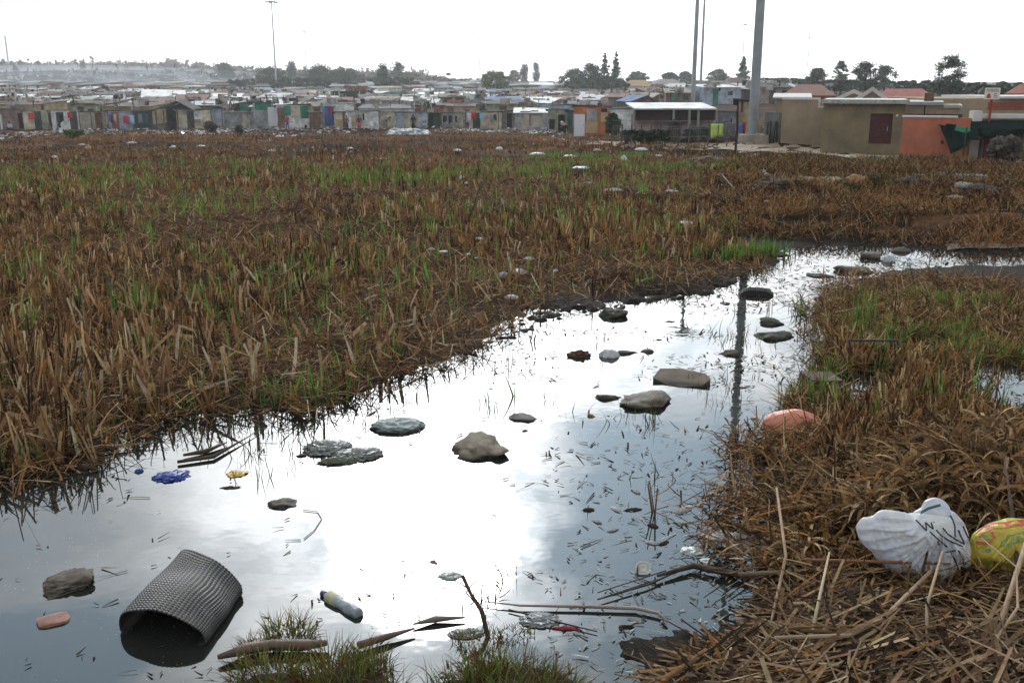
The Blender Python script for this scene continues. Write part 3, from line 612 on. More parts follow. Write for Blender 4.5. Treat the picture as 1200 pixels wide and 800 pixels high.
def floating():
    # leaf bits and black reed scraps lying on the water, thick along the banks
    x, y = polar(40000, 3.7, 20, -37, 37, .5); d = pondd(x, y)
    dens = np.exp(d.clip(-9, 0) / .42) * 1.0 + .030
    r = np.hypot(x, y); a = az_of(x, y)
    dens = np.where((a > 2) & (a < 17) & (r < 7.2), dens + .42, dens); dens = np.where((a > -3) & (r > 9) , dens * 1.5 + .04, dens); dens = np.where((a > -1) & (r > 8.8) & (d > -1.5), dens + .6, dens)
    k = (d < .05) & (d > -6) & (fbm(x * 1.2, y * 1.8, 95, 3) > .42) & (RNG.random(len(x)) < dens)
    x, y, r, a = x[k], y[k], r[k], a[k]; n = len(x); az = RNG.uniform(0, 6.28, n); z = np.maximum(terr(x, y), 0) + RNG.uniform(.003, .012, n)
    pale = (a > 2) & (a < 17) & (r < 6.8) & (RNG.random(n) < .5)
    cols = palette(n, [(.03, .024, .018), (.07, .045, .028), (.16, .10, .055)], [5, 3, 1.4]); cols[pale] = np.array([.42, .44, .42]) * RNG.uniform(.5, 1.1, (pale.sum(), 1))
    v, q, c = ribbons(np.stack([x, y, z], 1), RNG.uniform(.02, .08, n) * (1 + RNG.random(n) ** 6 * 2.5) * (.35 + r / 12), RNG.uniform(.005, .022, n) * (.35 + r / 14), az, RNG.normal(1.56, .1, n), RNG.normal(0, .25, n), cols, 3, .3, face=az + np.pi / 2, root=1)
    o = np_mesh('floating_scraps', v, [q], M_DRY, c); tag(o, 'dark leaf scraps and pale bits floating on the pond', 'debris', kind='stuff')
    # small weeds standing in the shallow water
    parts = []
    x, y = polar(2600, 4.6, 15, -22, 17, .6); d = pondd(x, y); g = fbm(x * 1.7, y * 1.7, 97, 2)
    k = (d < -.05) & (d > -1.3) & (g > .67); x, y = x[k], y[k]
    P = [at(px, py) for px, py in ((703, 350), (745, 352), (710, 400), (640, 378), (604, 405), (600, 420), (608, 432), (835, 440), (868, 440), (870, 400), (885, 440), (925, 440), (590, 395), (560, 420), (577, 435), (480, 460), (455, 468), (835, 460),
                                   (700, 450), (673, 485), (640, 470), (648, 470), (400, 470), (872, 470), (590, 680), (597, 676), (875, 590), (366, 530), (362, 545))]
    x = np.concatenate([x, [p.x for p in P]]); y = np.concatenate([y, [p.y for p in P]])
    n = len(x); m = RNG.integers(2, 6, n); i = np.repeat(np.arange(n), m); N_ = len(i)
    parts.append(ribbons(np.stack([x[i] + RNG.normal(0, .03, N_), y[i] + RNG.normal(0, .03, N_), np.full(N_, -.02)], 1), RNG.uniform(.05, .20, N_), RNG.uniform(.004, .010, N_), RNG.uniform(0, 6.28, N_),
                         np.abs(RNG.normal(.2, .25, N_)), RNG.normal(.3, .6, N_), palette(N_, [(.05, .035, .02), (.10, .07, .03), (.10, .14, .04)], [4, 2, 1.5]), 3, .3, root=1))
    v, q, c = merge(parts)
    o = np_mesh('pond_weeds', v, [q], M_DRY, c); tag(o, 'thin sprigs of weed standing out of the shallow pond', 'weeds', kind='stuff')
floating()
# ---------------------------------------------------------------- masts, houses and walls on the right, shacks
def unit(px0, px1, ytop, ybase, Y=None):
    """ground point, width and height in metres of something that fills this window of the photo while standing on the ground"""
    c = (px0 + px1) / 2
    p = at(c, ybase) if Y is None else None
    if p is None: q = pos(c, ybase, Y); p = Vector((q.x, Y, T(q.x, Y)))
    Yv = p.y; a, b = pos(px0, ybase, Yv), pos(px1, ybase, Yv)
    return p, b.x - a.x, pos(c, ytop, Yv).z - p.z
M_GALV = mat('galvanised mast steel', (.24, .27, .29), .55, .12, 2, metal=.2)
M_CONC = mat('weathered concrete', (.30, .26, .21), .95, .2, 3, bump=.01)
def mast(px, ybase, Y, ytop, r0, r1, label, base=False, head=True, n=14):
    x = pos(px, ybase, Y).x; z0 = T(x, Y); top = pos(px, ytop, Y).z - z0 if ytop is not None else 30
    o = empty('light_mast', (x, Y, z0), 0, label, 'light mast', 'tall floodlight masts over the settlement')
    zb = .38 if base else 0
    MB().tube([(0, 0, zb - .3), (0, 0, zb + .02), (0, 0, top)], [r0, r0, r1], n).build('pole', M_GALV, o, True)
    if base:
        MB().box(-.62, .62, -.62, .62, -.6, .38).build('concrete_base', M_CONC, o)
        MB().tube([(0, 0, .38), (0, 0, .44)], [.36, .36], 16).build('base_flange', M_GALV, o)
        mb = MB(); mb.box(-.11, .11, -r0 - .03, -r0 + .04, 1.1, 1.75); mb.build('access_hatch', mat('hatch grey', (.2, .22, .24), .6), o)
    if head:
        h = MB().tube([(0, 0, top - .1), (0, 0, top + .25), (0, 0, top + .3)], [r1 * 1.5, 1.3, 1.2], 16).build('head_ring', M_GALV, o)
        for k in range(6):
            a = k * math.pi / 3; c, s = math.cos(a), math.sin(a)
            M = Matrix.Translation((c * 1.7, s * 1.7, top + .05)) @ Matrix.Rotation(a, 4, 'Z')
            MB().box(-.35, .35, -.3, .3, -.14, .14, M).build('floodlight', mat('lamp housing', (.3, .32, .33), .5), o)
    return o
mast(881, 170, 47.5, None, .225, .14, 'thick grey floodlight mast on a concrete block beside the corrugated fence', True)
mast(325, 120, 300, 3, .26, .14, 'tall thin mast with a round lamp head above the green-walled shack')
mast(360, 100, 520, 38, .24, .13, 'faint thin mast just right of the tallest lamp-headed mast on the left')
mast(562, 100, 560, 46, .24, .13, 'faint thin mast standing left of the round green willow tree')
mast(812, 118, 128, None, .28, .20, 'dark tall mast standing among the roofs left of the thick near mast')
mast(821, 100, 205, None, .26, .20, 'thin pale mast close behind the dark tall mast')
mast(869, 95, 470, 29, .24, .13, 'faint mast seen over the dark conifer beside the thick mast')
mast(945, 95, 560, 44, .24, .13, 'faint mast above the trees behind the terracotta-roofed house')
mast(12, 92, 640, 42, .45, .4, 'lone thin mast on the hazy hill at the far left', head=False)

def simple(mb, name, m, label, cat, group=None, loc=None):
    o = mb.build(name, m, None, None, loc); return tag(o, label, cat, group)

def face_cam(o):                                                  # turn a front towards the road where the photographer stands, keeping its seen width
    a = math.atan2(o.location.x, o.location.y); o.rotation_euler.z -= a; o.scale.x *= math.cos(a)
# colours
M_OLIVE = mat('olive stucco', (.20, .165, .10), .95, .30, .9, bump=.01, bscale=40)
M_BEIGE = mat('beige plaster', (.32, .25, .175), .95, .24, .7, bump=.006, bscale=30)
M_BEIGE2 = mat('tan plaster', (.29, .215, .15), .95, .25, .7, bump=.006, bscale=30)
M_SALMON = mat('salmon painted plaster', (.40, .135, .08), .85, .22, .8, bump=.004, bscale=40)
M_CAP = mat('white coping', (.58, .56, .54), .8, .1, 3)
M_MAROON = mat('maroon painted steel', (.07, .018, .02), .5, .25, 6)
M_TERRA = mat('terracotta roof tiles', (.27, .09, .06), .85, .25, 2.5, stripe=(3.0, 'Y', .03))
M_ROOFG = mat('grey roof sheet', (.38, .39, .39), .5, .25, 2, metal=.2, stripe=(6, 'X', .02))
M_DARK = mat('dark parts and doorway shade', (.012, .011, .010), .9, .3)  # near-black fittings; on doorways its colour paints the shade of the inside
M_GLASS = mat('dark window glass', (.02, .022, .025), .1, .2, 3, spec=.6)
M_TIMBER = mat('weathered timber', (.16, .115, .075), .9, .3, 6)
M_BRICK = mat('red brick', (.26, .085, .05), .9, .3, 20)

def right_side():
    # olive flat-roofed building with a maroon steel door
    p, w, h = unit(960, 1055, 120, 181)
    o = empty('flat_roofed_building', p, 0, 'olive brown stucco building with flat roof and maroon steel door', 'building')
    face_cam(o)
    x0, x1, D = -w / 2, w / 2, 5.0
    dx0 = pos(1019, 150, p.y).x - p.x; dx1 = pos(1045, 150, p.y).x - p.x; dz0 = pos(1030, 168, p.y).z - p.z; dz1 = pos(1030, 133, p.y).z - p.z
    t = .22; wl = MB()
    wl.box(x0, dx0, 0, t, -.4, h); wl.box(dx1, x1, 0, t, -.4, h); wl.box(dx0, dx1, 0, t, dz1, h); wl.box(dx0, dx1, 0, t, -.4, dz0)
    wl.box(x0, x0 + t, t, D, -.4, h); wl.box(x1 - t, x1, t, D, -.4, h); wl.box(x0 + t, x1 - t, D - t, D, -.4, h)
    wl.build('wall', M_OLIVE, o)
    r = MB().box(x0 - .05, x1 + .12, -.22, D + .2, h + .002, h + .09).build('roof', M_ROOFG, o)
    f = MB().box(x0 - .07, x1 + .14, -.26, -.222, h - .05, h + .11).build('fascia', mat('weathered fascia', (.33, .33, .29), .8, .3, 4), r)
    for k in range(14):
        x = x0 + .15 + k * (w - .3) / 13; MB().box(x - .035, x + .035, -.2, -.002, h - .13, h - .002).build('rafter_end', M_TIMBER, r)
    d = MB(); d.box(dx0 + .04, dx1 - .04, .06, .11, dz0 + .04, dz1 - .04)
    for k in range(5): z = dz0 + .2 + k * (dz1 - dz0 - .35) / 4; d.box(dx0 + .08, dx1 - .08, .035, .06, z, z + .03)
    dd = d.build('door', M_MAROON, o)
    fr = MB(); fr.box(dx0, dx0 + .04, -.015, .1, dz0, dz1); fr.box(dx1 - .04, dx1, -.015, .1, dz0, dz1); fr.box(dx0, dx1, -.017, .1, dz1 - .04, dz1 + .0); fr.box(dx0, dx1, -.017, .1, dz0, dz0 + .04)
    fr.build('door_frame', M_MAROON, dd)
    xm = (dx0 + dx1) / 2; MB().box(dx1 - .2, dx1 - .16, .0, .034, (dz0 + dz1) / 2 - .09, (dz0 + dz1) / 2 + .09).build('door_handle', M_GALV, dd)
    MB().box(dx1 + .12, dx1 + .2, -.05, -.001, h - .55, h - .47).build('wall_lamp', M_CAP, o)
    B = (p, w, h)
    # beige yard wall left of it, stepping up
    q, w2, h2 = unit(914, 962, 117, 167, p.y + 5.5)
    o = empty('yard_wall', q, 0, 'beige plastered wall with white coping behind the corrugated fence', 'wall')
    face_cam(o)
    MB().box(-w2 / 2, w2 / 2 + 1, 0, .22, -.5, h2).build('wall_panel', M_BEIGE, o)
    c = MB(); c.box(-w2 / 2 - .04, w2 * .36, -.04, .26, h2 + .001, h2 + .09); c.box(w2 * .36, w2 * .36 + .1, -.042, .26, h2 - .36, h2 + .088); c.box(w2 * .36 + .1, w2 / 2 + 1, -.04, .0, h2 - .36, h2 - .27); c.build('coping', M_CAP, o)
    # small white boxy roof at the far end of that wall
    q, w2, h2 = unit(908, 944, 113, 150, p.y + 9)
    o = empty('outbuilding', q, 0, 'low outbuilding with pale roof peeping over the beige yard wall', 'building')
    face_cam(o)
    MB().box(-w2 / 2, w2 / 2, 0, 3, -.3, h2 - .1).build('wall', M_BEIGE2, o); MB().hexa([(-w2 / 2 - .2, -.2, h2 - .1), (w2 / 2 + .2, -.2, h2 - .1), (w2 / 2 + .2, 3, h2), (-w2 / 2 - .2, 3, h2)], [(-w2 / 2 - .2, -.2, h2 - .03), (w2 / 2 + .2, -.2, h2 - .03), (w2 / 2 + .2, 3, h2 + .12), (-w2 / 2 - .2, 3, h2 + .12)]).build('roof', M_CAP, o)
    # hipped terracotta house further back, left
    def hip_house(px0, px1, yr, ye, Y, label, roofm, wallm, D=8, ridge=.45):
        q, w, h = unit(px0, px1, ye, 150, Y); hr = pos((px0 + px1) / 2, yr, Y + D / 2).z - q.z
        o = empty('house', q, 0, label, 'house', 'brick houses behind the yard walls')
        face_cam(o)
        MB().box(-w / 2 + .4, w / 2 - .4, .3, D - .3, -.4, h).build('wall', wallm, o)
        a = w * ridge / 2; e = [(-w / 2, 0, h), (w / 2, 0, h), (w / 2, D, h), (-w / 2, D, h)]; R = [(-a, D / 2, hr), (a, D / 2, hr)]
        mb = MB(); mb.add(e + R + [(-w / 2, 0, h - .12), (w / 2, 0, h - .12), (w / 2, D, h - .12), (-w / 2, D, h - .12)], [(0, 1, 5, 4), (1, 2, 5), (2, 3, 4, 5), (3, 0, 4), (6, 7, 1, 0), (7, 8, 2, 1), (8, 9, 3, 2), (9, 6, 0, 3), (9, 8, 7, 6)])
        mb.build('roof', roofm, o)
        for sx in (-.25, .25):
            f = MB().box(w * sx - .5, w * sx + .5, .262, .299, h - 1.1, h - .3).build('window', M_CAP, o); MB().box(w * sx - .43, w * sx + .43, .25, .261, h - 1.04, h - .36).build('pane', M_GLASS, f)
        return o
    hip_house(913, 977, 99, 112, p.y + 17, 'house with a wide brownish terracotta hipped roof behind the beige wall', mat('brown roof tiles', (.19, .095, .07), .85, .2, 2.5, stripe=(3, 'Y', .03)), M_BRICK)
    hip_house(1020, 1092, 104, 114, p.y + 16, 'house with a long orange red roof behind the white gable', M_TERRA, M_BEIGE2, 7, .6)
    hip_house(1172, 1230, 99, 110, p.y + 40, 'red-roofed house at the right beyond the trees and sign', M_TERRA, M_BEIGE2)
    # gabled house with white barge boards
    q, w, h = unit(984, 1042, 118, 150, p.y + 9)
    o = empty('gabled_house', q, 0, 'house with two small gables edged in white boards above the flat roof', 'house')
    face_cam(o)
    MB().box(-w / 2, w / 2, 0, 5, -.3, h).build('wall', M_BEIGE2, o)
    def gable(cx, gw, zt, y0, nm):
        zb = h - .1
        g = MB(); g.add([(cx - gw, y0, zb), (cx + gw, y0, zb), (cx, y0, zt), (cx - gw, y0 + 4.4, zb), (cx + gw, y0 + 4.4, zb), (cx, y0 + 4.4, zt)], [(0, 1, 2), (5, 4, 3), (0, 3, 4, 1), (1, 4, 5, 2), (0, 2, 5, 3)])
        gg = g.build('gable', M_BEIGE2, o)
        b = MB()
        for s in (-1, 1):
            L_ = math.hypot(gw + .2, zt - zb); a = math.atan2(zt - zb, gw)
            M = Matrix.Translation((cx, y0 - .06, zt + .05)) @ Matrix.Rotation(s * a, 4, 'Y'); b.box(0 if s > 0 else -L_, L_ if s > 0 else 0, -.04, .03 + .002 * s, -.14, .04, M)
        b.build('barge_board', M_CAP, gg)
    zt = pos(1022, 104, q.y).z - q.z; gable(pos(1022, 110, q.y).x - q.x, 1.0, zt, .0, 1); gable(pos(1000, 110, q.y).x - q.x, 1.15, pos(1005, 107, q.y).z - q.z, 1.2, 2)
    # long flat beige building, centre right
    q, w, h = unit(1052, 1121, 120, 160, p.y + 3.5)
    o = empty('flat_beige_building', q, 0, 'low beige building with stepped flat roof directly behind the salmon wall', 'building')
    face_cam(o)
    MB().box(-w / 2, w / 2, 0, 5, -.4, h - .12).build('wall', M_BEIGE2, o)
    rf = MB(); rf.box(-w / 2 - .1, w * .22, -.12, 5.1, h - .12, h + .02); rf.box(w * .22, w / 2 + .1, -.1, 5.1, h - .24, h - .122); rf.build('roof', M_ROOFG, o)
    for sx in (-.3, .05, .38):
        z = pos(1080, 137, q.y).z - q.z; f = MB().box(w * sx - .45, w * sx + .45, -.02, .0, z - .25, z + .12).build('window', M_MAROON, o); MB().box(w * sx - .4, w * sx + .4, -.03, -.021, z - .2, z + .08).build('pane', M_GLASS, f)
    MB().box(w * -.1, w * -.1 + .05, -.06, -.001, h - .6, h - .12).build('drain_spout', M_DARK, o)
    ch = MB(); ch.box(w * -.12, w * .05, 1.5, 2.4, h + .02, h + .38); ch.build('roof_vent', mat('brown vent', (.13, .085, .06), .9), o)
    # tall beige house at the far right, behind
    q, w, h = unit(1085, 1300, 113, 150, p.y + 7)
    o = empty('beige_house', q, 0, 'large beige flat-roofed house with a brick red band at the right', 'house')
    MB().box(-w / 2, w / 2, 0, 6, -.4, h - .1).build('wall', M_BEIGE, o)
    MB().box(-w / 2 + w * .36, w / 2 + .2, -.25, 6.1, h - .1, h).build('roof', M_CAP, o)
    z1, z0 = pos(1170, 120, q.y).z - q.z, pos(1170, 129, q.y).z - q.z; xa = pos(1158, 120, q.y).x - q.x
    MB().box(xa, w / 2, -.03, -.001, z0, z1).build('brick_band', M_BRICK, o)
    # salmon wall
    q, w, h = unit(1053, 1132, 138, 187)
    o = empty('garden_wall', q, math.radians(-3), 'salmon orange painted wall with white coping', 'wall')
    face_cam(o)
    MB().box(-w / 2, w / 2, 0, .2, -.4, h).build('wall_panel', M_SALMON, o)
    MB().box(-w / 2 - .04, w / 2 - .5, -.05, .25, h + .001, h + .07).build('coping', M_CAP, o)
    MB().box(w * .12 - .05, w * .12 + .05, -.02, -.001, .5, .62).build('vent_hole', M_DARK, o)
    Y2 = q.y + .6
    # entrance wall section at the right
    q, w, h = unit(1128, 1290, 130, 183, Y2)
    o = empty('entrance_wall', q, 0, 'beige wall with white top rail and maroon doorway beneath the green shade net', 'wall')
    za = pos(1150, 139, q.y).z - q.z; xd0, xd1 = pos(1154, 160, q.y).x - q.x, pos(1164, 160, q.y).x - q.x; xo = pos(1180, 160, q.y).x - q.x
    mb = MB(); mb.box(-w / 2, xd0, 0, .2, -.4, za); mb.box(xd1, w / 2, 0, .2, -.4, za); mb.box(xd0, xd1, 0, .2, za - .45, za); mb.build('wall_panel', M_BEIGE2, o)
    MB().box(xd0 + .002, xd1 - .002, .08, .13, -.1, za - .46).build('door', M_MAROON, o)
    MB().box(xd1 + .01, xo, -.03, -.001, -.3, za - .5).build('painted_panel', M_SALMON, o)
    mb = MB(); x = pos(1148, 150, q.y).x - q.x; mb.box(x, w / 2, -.08, .26, za + .001, za + .16); mb.build('top_rail', M_CAP, o)
    MB().box(x - .32, x, -.1, .3, -.4, h).build('pillar', M_CAP, o)
    # sign board
    q, w, h = unit(1145, 1163, 103, 183, Y2 - .25)
    o = empty('sign_board', q, 0, 'small white sign board on a red post above the white pillar', 'sign')
    face_cam(o)
    zb = pos(1154, 116.5, q.y).z - q.z
    MB().box(-.05, .05, .02, .12, -.3, zb + .2).build('post', mat('red post', (.30, .04, .03), .7), o)
    b = MB().box(-w / 2, w / 2, -.02, .019, zb, h).build('board', mat('sign white', (.72, .69, .66), .6, .05, 4), o)
    hh = h - zb
    def text(body, x, z, s, m, nm):
        cu = bpy.data.curves.new('t', 'FONT'); cu.body = body; cu.size = s; cu.align_x = 'CENTER'; cu.extrude = .003
        t_ = bpy.data.objects.new('t', cu); COL.objects.link(t_); bpy.context.view_layer.update()
        me = bpy.data.meshes.new_from_object(t_.evaluated_get(bpy.context.evaluated_depsgraph_get())); bpy.data.objects.remove(t_)
        ob = bpy.data.objects.new(nm, me); COL.objects.link(ob); me.materials.clear(); me.materials.append(m); ob.location = (x, -.024, z); ob.rotation_euler = (math.pi / 2, 0, 0); ob.parent = b
    grey = mat('sign lettering', (.16, .15, .15), .7); red = mat('sign red', (.50, .05, .05), .7)
    # the lettering is too far off to read: two grey lines and a red emblem, as the photo shows
    mb = MB()
    for r_, (za_, zb_) in enumerate(((.80, .90), (.66, .75))):
        x = -w * .36
        while x < w * .36:
            ww = random.uniform(.02, .05); mb.box(x, x + ww, -.026, -.0205, zb + hh * za_, zb + hh * zb_); x += ww + .018
    mb.build('print_rows', grey, b)
    mb = MB(); mb.add([(-w * .36, -.026, zb + hh * .1), (-w * .06, -.026, zb + hh * .1), (-w * .1, -.026, zb + hh * .38), (-w * .21, -.026, zb + hh * .56), (-w * .32, -.026, zb + hh * .38)], [(0, 1, 2, 3, 4)]); mb.build('emblem', red, b)
    mb = MB()
    for k in range(3): mb.box(w * .10, w * (.38 - .05 * k), -.026, -.0205, zb + hh * (.15 + .15 * k), zb + hh * (.21 + .15 * k))
    mb.build('small_print', red, b)
    # shade net canopy on thin posts
    q, w, h = unit(1108, 1290, 139, 188, Y2 - 1.6)
    o = empty('shade_canopy', q, 0, 'sagging dark green shade net canopy on thin posts', 'canopy')
    nx, ny = 60, 14; V = []; Fc = []
    D = 3.2
    for i in range(nx + 1):
        for j in range(ny + 1):
            u, v = i / nx, j / ny; x = -w / 2 + w * u; y = -.4 + D * v * (.6 + .1)
            z = h - .12 * math.sin(u * 9) * (1 - v) - .25 * abs(math.sin(u * 7.5 + .6)) * (1 - v) ** 2 - .28 * (1 - v) + .1 * float(fbm(u * 14, v * 4, 3)) - .15
            if u < .11 and v < .45: z -= (1 - u / .11) * .55 * (1 - v / .45) + .15
            V.append((x, y, z))
    for i in range(nx):
        for j in range(ny): a = i * (ny + 1) + j; Fc.append((a, a + ny + 1, a + ny + 2, a + 1))
    mn = mat('dark shade net', (.010, .018, .016), 1, .4, 5, spec=0)
    ob = MB().add(V, Fc).build('net', mn, o, True); md = ob.modifiers.new('s', 'SOLIDIFY'); md.thickness = .012
    # hanging front flap, ragged lower edge
    V = []; Fc = []; x_a = pos(1141, 150, q.y).x - q.x
    for i in range(31):
        u = i / 30; x = x_a + (w / 2 - x_a) * u; zt_ = h - .32; zl = pos(1170, 158 + 4 * math.sin(u * 11), q.y).z - q.z
        for k in range(5): V.append((x, -.42 + .05 * math.sin(i * 1.3 + k), zt_ + (zl - zt_) * k / 4))
    for i in range(30):
        for k in range(4): a = i * 5 + k; Fc.append((a, a + 1, a + 6, a + 5))
    ob = MB().add(V, Fc).build('hanging_flap', mn, o, True); ob.modifiers.new('s', 'SOLIDIFY').thickness = .01
    # loose end on the left: black tongue with bright green patch behind
    def flap(pts, m, nm, y):
        P = [Vector(((pos(a, b, q.y + y)).x - q.x, y, pos(a, b, q.y + y).z - q.z)) for a, b in pts]
        mb = MB(); mb.add(P, [tuple(range(len(P)))]); ob = mb.build(nm, m, o); ob.modifiers.new('s', 'SOLIDIFY').thickness = .012
    flap([(1108, 145), (1121, 146), (1118, 154), (1113, 162), (1109, 156)], mn, 'torn_corner', -.44)
    flap([(1109, 146), (1135, 150), (1138, 153), (1132, 156), (1112, 151)], mat('bright green net', (.02, .30, .14), .6), 'green_lining', -.1)
    for px in (1131, 1149, 1196):
        xx = pos(px, 160, q.y - .3).x - q.x; MB().tube([(xx, -.3, -.4), (xx + .03, -.3, h - .3)], .03, 6).build('post', M_DARK if px != 1131 else mat('green post', (.03, .06, .035), .7), o)
    # corrugated curved fence with dark stakes
    q, w, h = unit(894, 932, 131, 168)
    o = empty('corrugated_fence', q, 0, 'grey corrugated fence with rounded top and dark stakes', 'fence')
    face_cam(o)
    V = []; Fc = []; n = 120
    for i in range(n + 1):
        u = i / n; x = -w / 2 + w * u; y = .03 * math.sin(u * 2 * math.pi * 18); zt_ = h * (1 - .22 * max(0, (u - .55) / .45) ** 2.4 - .03 * (1 - u))
        V += [(x, y, -.2), (x, y, zt_)]
    for i in range(n): Fc.append((2 * i, 2 * i + 2, 2 * i + 3, 2 * i + 1))
    ob = MB().add(V, Fc).build('sheet', mat('grey corrugated sheet', (.25, .26, .26), .8, .3, 2), o, False); ob.modifiers.new('s', 'SOLIDIFY').thickness = .006
    for px, yt, yb in ((899, 143, 165), (903, 142, 165), (907, 142, 165), (911, 143, 164), (915, 144, 163), (927, 147, 163)):
        x = pos(px, 155, q.y).x - q.x; MB().tube([(x, -.09, -.1), (x + random.uniform(-.06, .06), -.08, pos(px, yt, q.y).z - q.z)], .038, 6).build('stake', mat('dark stake', (.03, .026, .022), .9), o)
    # loose pole, standing post, sand heap, green box, bush
    q = at(940, 168); simple(MB().tube([(0, 0, -.2), (-.04, 0, .7), (.02, 0, 1.0)], [.06, .05, .055], 7), 'wooden_post', mat('dark stake', (.03, .026, .022), .9), 'short dark wooden post before the beige yard wall', 'post', loc=q)
    q = at(861, 185); hgt_ = pos(861, 118, q.y).z - q.z
    simple(MB().tube([(0, 0, -.3), (.03, 0, hgt_ * .5), (.0, 0, hgt_)], [.05, .045, .035], 7), 'wooden_pole', mat('dark stake', (.03, .026, .022), .9), 'thin dark pole planted in the field left of the thick mast', 'post', loc=q)
    q = at(1030, 181)
    V = [(0, 0, .42)]; Fc = []
    for k in range(4):
        for j in range(24):
            a = j / 24 * 6.283; rr = (k + 1) / 4; V.append((math.cos(a) * 1.15 * rr, math.sin(a) * .8 * rr, .42 * (1 - rr ** 1.3) - .05 + .05 * mnoise.noise(Vector((a, rr, 1)))))
    for j in range(24):
        Fc.append((0, 1 + j, 1 + (j + 1) % 24))
        for k in range(3): a = 1 + k * 24; Fc.append((a + j, a + 24 + j, a + 24 + (j + 1) % 24, a + (j + 1) % 24))
    simple(MB().add(V, Fc), 'sand_heap', mat('builders sand', (.30, .17, .08), .95, .15, 3, bump=.02), 'heap of orange builders sand under the maroon door', 'sand', loc=q)
    q, w, h = unit(1044, 1051, 171, 181)
    mb = MB(); mb.lathe([(w * .38, 0), (w * .5, h * .1), (w * .5, h * .9), (w * .55, h * .92), (w * .55, h)], n=14); simple(mb, 'plastic_drum', mat('dark green plastic', (.03, .06, .05), .5), 'small dark green drum at the corner of the olive building', 'drum', loc=q)
    return B
right_side()
# ---------------------------------------------------------------- shacks
WALLC = {
 'pinkish brown': (.23, .165, .145), 'cream': (.46, .42, .33), 'white': (.58, .60, .62), 'pale plank': (.38, .35, .28), 'grey': (.27, .28, .29),
 'blue grey': (.30, .35, .42), 'green': (.03, .16, .11), 'dark green': (.02, .055, .045), 'olive': (.25, .26, .19), 'orange': (.42, .14, .06), 'brown': (.14, .09, .065),
 'pink': (.42, .28, .24), 'dark': (.06, .055, .05), 'rust': (.20, .085, .05), 'tan': (.34, .26, .17), 'blue': (.06, .13, .32)}
ROOFC = {'white': (.55, .56, .56), 'grey': (.28, .29, .31), 'dark grey': (.09, .095, .10), 'rusty': (.17, .085, .06), 'brown': (.12, .09, .075), 'green': (.03, .13, .09),
         'pale green': (.26, .31, .25), 'blue': (.10, .17, .30), 'tan': (.33, .28, .21), 'red': (.28, .06, .05), 'black': (.03, .03, .032)}
def wm(c, rnd=True): return mat('wall ' + c, tuple(q * 1.2 for q in WALLC[c]), .85, .42, 1.4, randv=1, stripe=(5.5, 'X', .02), metal=.05)
def rm(c): return mat('roof ' + c, ROOFC[c], .62 if c in ('white', 'grey', 'pale green') else .85, .38, .9, randv=1, stripe=(5.0, 'X', .02), spec=.3)
M_PLANK = mat('old plank', (.12, .09, .06), .9, .4, 5)
M_RUBBER = mat('old rubber tyre', (.02, .02, .02), .8)
import bmesh
_b = bmesh.new(); bmesh.ops.create_icosphere(_b, subdivisions=1, radius=1); _b.verts.ensure_lookup_table(); ico1 = ([v.co.copy() for v in _b.verts], [tuple(v.index for v in f.verts) for f in _b.faces]); _b.free()
SHACKS = []                                                       # (azimuth, short description) of the front row
